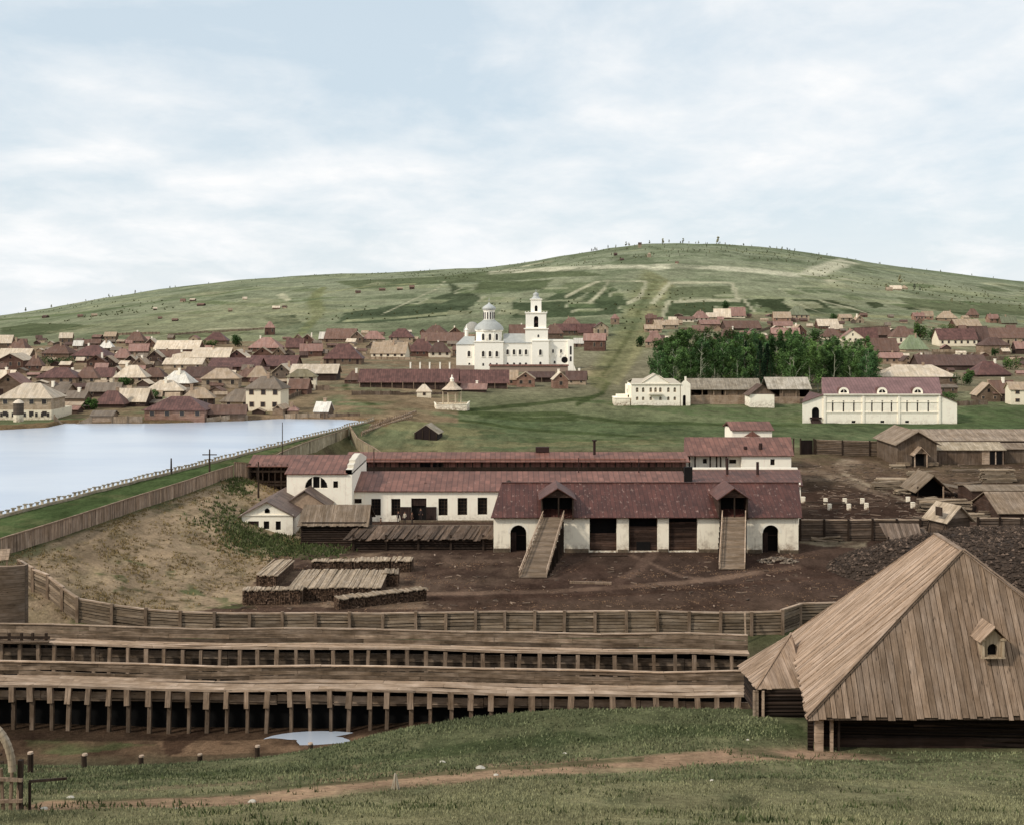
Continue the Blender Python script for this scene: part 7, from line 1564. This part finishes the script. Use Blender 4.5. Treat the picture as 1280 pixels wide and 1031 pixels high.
# ------------------------------------------------------------------ GRASS
def grass(name, n, region, hgt, c, seed, wdt=.02):
    r = np.random.default_rng(seed); y = region[0]+(region[1]-region[0])*r.random(n)**1.0; a = r.uniform(-.48,.48,n); x = a*(y+2); z = H(x,y)
    den = fbm(x*.25,y*.25,5,3)+.5*fbm(x*1.1,y*1.1,15,3); keep = r.random(n) < np.clip(.6+den*1.1,.22,1)
    for (pts, w) in TR:
        P = np.array([(X(p,q),q) for p,q in pts]); d = np.full(n, 9.)
        for (x0,y0),(x1,y1) in zip(P[:-1],P[1:]): t_ = np.clip(((x-x0)*(x1-x0)+(y-y0)*(y1-y0))/((x1-x0)**2+(y1-y0)**2),0,1); d = np.minimum(d, np.hypot(x-x0-t_*(x1-x0), y-y0-t_*(y1-y0)))
        keep &= (d > w*.75) | (r.random(n) < .03)
    keep &= ~((x > 14.6) & (y > 60.2) & (y < 75)); keep &= ~((x > 13.4) & (y > 68) & (y < 73))
    x, y, z, den = x[keep], y[keep], z[keep], den[keep]; n = len(x); hh = hgt*r.uniform(.4,1.25,n)*(1+.5*np.clip(den,-.8,1)); an = r.uniform(0,np.pi,n); w = wdt*r.uniform(.6,1.5,n)*(y/30)**.6
    lx_, ly_ = r.normal(0,.35,n)*hh, r.normal(0,.35,n)*hh
    V = np.stack([np.stack([x-np.cos(an)*w, y-np.sin(an)*w, z-.03],1), np.stack([x+np.cos(an)*w, y+np.sin(an)*w, z-.03],1), np.stack([x+lx_, y+ly_, z+hh],1)],1).reshape(-1,3)
    me = bpy.data.meshes.new(name); me.vertices.add(3*n); me.vertices.foreach_set('co', V.astype(np.float32).ravel()); me.loops.add(3*n); me.loops.foreach_set('vertex_index', np.arange(3*n,dtype=np.int32)); me.polygons.add(n)
    me.polygons.foreach_set('loop_start', np.arange(0,3*n,3,dtype=np.int32)); me.polygons.foreach_set('loop_total', np.full(n,3,np.int32)); me.update(calc_edges=True)
    at = me.attributes.new('tint','FLOAT','FACE'); at.data.foreach_set('value', (r.uniform(.6,1.35,n)*(1+.4*fbm(x*.3+4,y*.3,25,3))).astype(np.float32))
    m, t, b = newmat('grass_blades'); a_ = t.new('ShaderNodeAttribute', attribute_name='tint'); dry = t.mix(t.mr(a_.outputs['Fac'],.8,1.5,0,.3), c, lin((150,144,104))); t.l.new(t.mul(dry,a_.outputs['Fac']), b.inputs['Base Color']); b.inputs['Roughness'].default_value = .9; b.inputs['Specular IOR Level'].default_value = .05
    me.materials.append(m); o = bpy.data.objects.new(name, me); COL.objects.link(o); return o
TR = [(TRK1, 3.2), (TRK2, 2.4)]
o = grass('turf_grass', 190000, (24,48), .075, lin((148,146,112)), 1); tag(o, 'short uneven turf of the nearest slope', 'grass', kind='stuff')
o = grass('bank_grass', 90000, (48,73), .12, lin((116,122,90)), 2, .03); tag(o, 'darker turf on the bank beside the big plank shed and above the creek', 'grass', kind='stuff')
def scrub(name, n, pick, hgt, c, seed, wd, lab, cat):
    r = np.random.default_rng(seed); x, y = pick(r, n); z = H(x,y); n = len(x); k = 5
    x = np.repeat(x,k)+r.normal(0,.12,n*k); y = np.repeat(y,k)+r.normal(0,.12,n*k); z = np.repeat(z,k); n *= k; hh = hgt*r.uniform(.4,1.4,n); an = r.uniform(0,np.pi,n)
    V = np.stack([np.stack([x-np.cos(an)*wd,y-np.sin(an)*wd,z-.05],1),np.stack([x+np.cos(an)*wd,y+np.sin(an)*wd,z-.05],1),np.stack([x+r.normal(0,.4,n)*hh,y+r.normal(0,.4,n)*hh,z+hh],1)],1).reshape(-1,3)
    m = MB(); m.v = [tuple(q) for q in V]; m.f = [(3*i,3*i+1,3*i+2) for i in range(n)]; m.t = list(r.uniform(.55,1.4,n)); o = m.build(name, leafmat(name, c)); tag(o, lab, cat, kind='stuff')
def bankpick(r, n):
    y = r.uniform(108,186,n); d = r.uniform(.3,20,n); x = xq(y)+d; f = fbm(x*.3,y*.2,61,4)+.4*fbm(x*.09,y*.06,66,3); k = r.random(n) < np.clip(.2+f*.9,.05,1); return x[k], y[k]
scrub('scrub', 17000, bankpick, .17, lin((132,122,92)), 3, .08, 'dry scrub and weeds tufting the sandy bank below the plank wall', 'scrub')
def weedpick(r, n):
    y = r.uniform(23,60,n); a = r.uniform(-.46,.46,n); x = a*y; f = fbm(x*.35,y*.35,51,4); k = r.random(n) < np.clip(-.05+f*.9,.01,.8); return x[k], y[k]
scrub('weeds', 14000, weedpick, .13, lin((82,94,62)), 8, .035, 'darker coarse weeds dotted through the near turf', 'weeds')
def cotpick(r, n):
    C_ = [(310,668,2.5),(325,672,4),(345,674,4),(362,680,4),(386,684,3.5),(345,690,3.5),(300,682,3),(405,690,3),(296,612,2),(300,602,2),(288,640,3),(270,655,3)]; X_ = []; Y_ = []
    for px, row, R_ in C_: g = G(px, row, 110); X_.append(g[0]+r.normal(0,R_*.55,n//12)); Y_.append(g[1]+r.normal(0,R_*.8,n//12))
    return np.concatenate(X_), np.concatenate(Y_)
scrub('tall_weeds', 1500, cotpick, .34, lin((92,104,66)), 9, .10, 'tall green weeds and nettles below the small cottage', 'weeds')
def hillpick(r, n):
    y = r.uniform(760,1880,n); a = r.uniform(-.45,.45,n); x = a*y; f = fbm(x*.008,y*.006,55,4)+.3*fbm(x*.05,y*.03,56,3); k = r.random(n) < np.clip(-.1+f*1.1,.004,.7); return x[k], y[k]
scrub('hill_scrub', 6500, hillpick, 1.2, lin((92,100,74)), 10, .9, 'low dark scrub patching the open hillside above the town', 'scrub')
def yardpick(r, n):
    x = r.uniform(-30,38,n); y = r.uniform(111,149,n); f = fbm(x*.2,y*.3,71,4); k = r.random(n) < np.clip(.05+f*1.6,.0,1); return x[k], y[k]
scrub('wood_chips', 9000, yardpick, .07, lin((150,126,106)), 4, .10, 'bark scraps and wood chips trodden into the yard before the furnace hall', 'wood chips')
# pale stones on the turf
for i, (px, y, s, lab) in enumerate([(600,53.5,.32,'largest white stone on the bank left of the plank shed path'),(553,57,.22,'flat pale stone on the bank, left of the largest white stone'),(706,60,.16,'small white stone on the bank between the two grassy ruts'),(620,50,.18,'small pale stone just below the largest white stone'),
    (315,42.0,.25,'pale stone beside a dark tuft above the dirt track'),(676,29.5,.10,'small white stone in the nearest turf, centre'),(88,43,.2,'pale stone by the upper rut at far left'),(55,38.4,.2,'pale stone on the dirt track at far left'),(935,62,.14,'tiny white stone on the bank near the annex'),(890,48,.16,'pale stone under the dirt track, right of centre'),(930,33,.07,'tiny stone in the nearest turf, right of centre'),(220,38.8,.13,'tiny pale stone on the dirt track, left')]):
    s *= .62; x = X(px,y); z = zt(x,y); rr = random.Random(i); m = MB(); n = 9; prof = [(.7,-.1),(1,.15),(.75,.45),(.3,.6)]
    m.lathe(0,0,[(r*s*rr.uniform(.85,1.15), q*s) for r,q in prof], n); m.v = [(a*rr.uniform(.8,1.2), b*rr.uniform(.8,1.2), c) for a,b,c in m.v]; o = m.build('stone', plain('pale_stone', lin((205,196,180)), var=.2, scale=5), loc=(x,y,z)); tag(o, lab, 'stone', 'pale stones on the near slope')
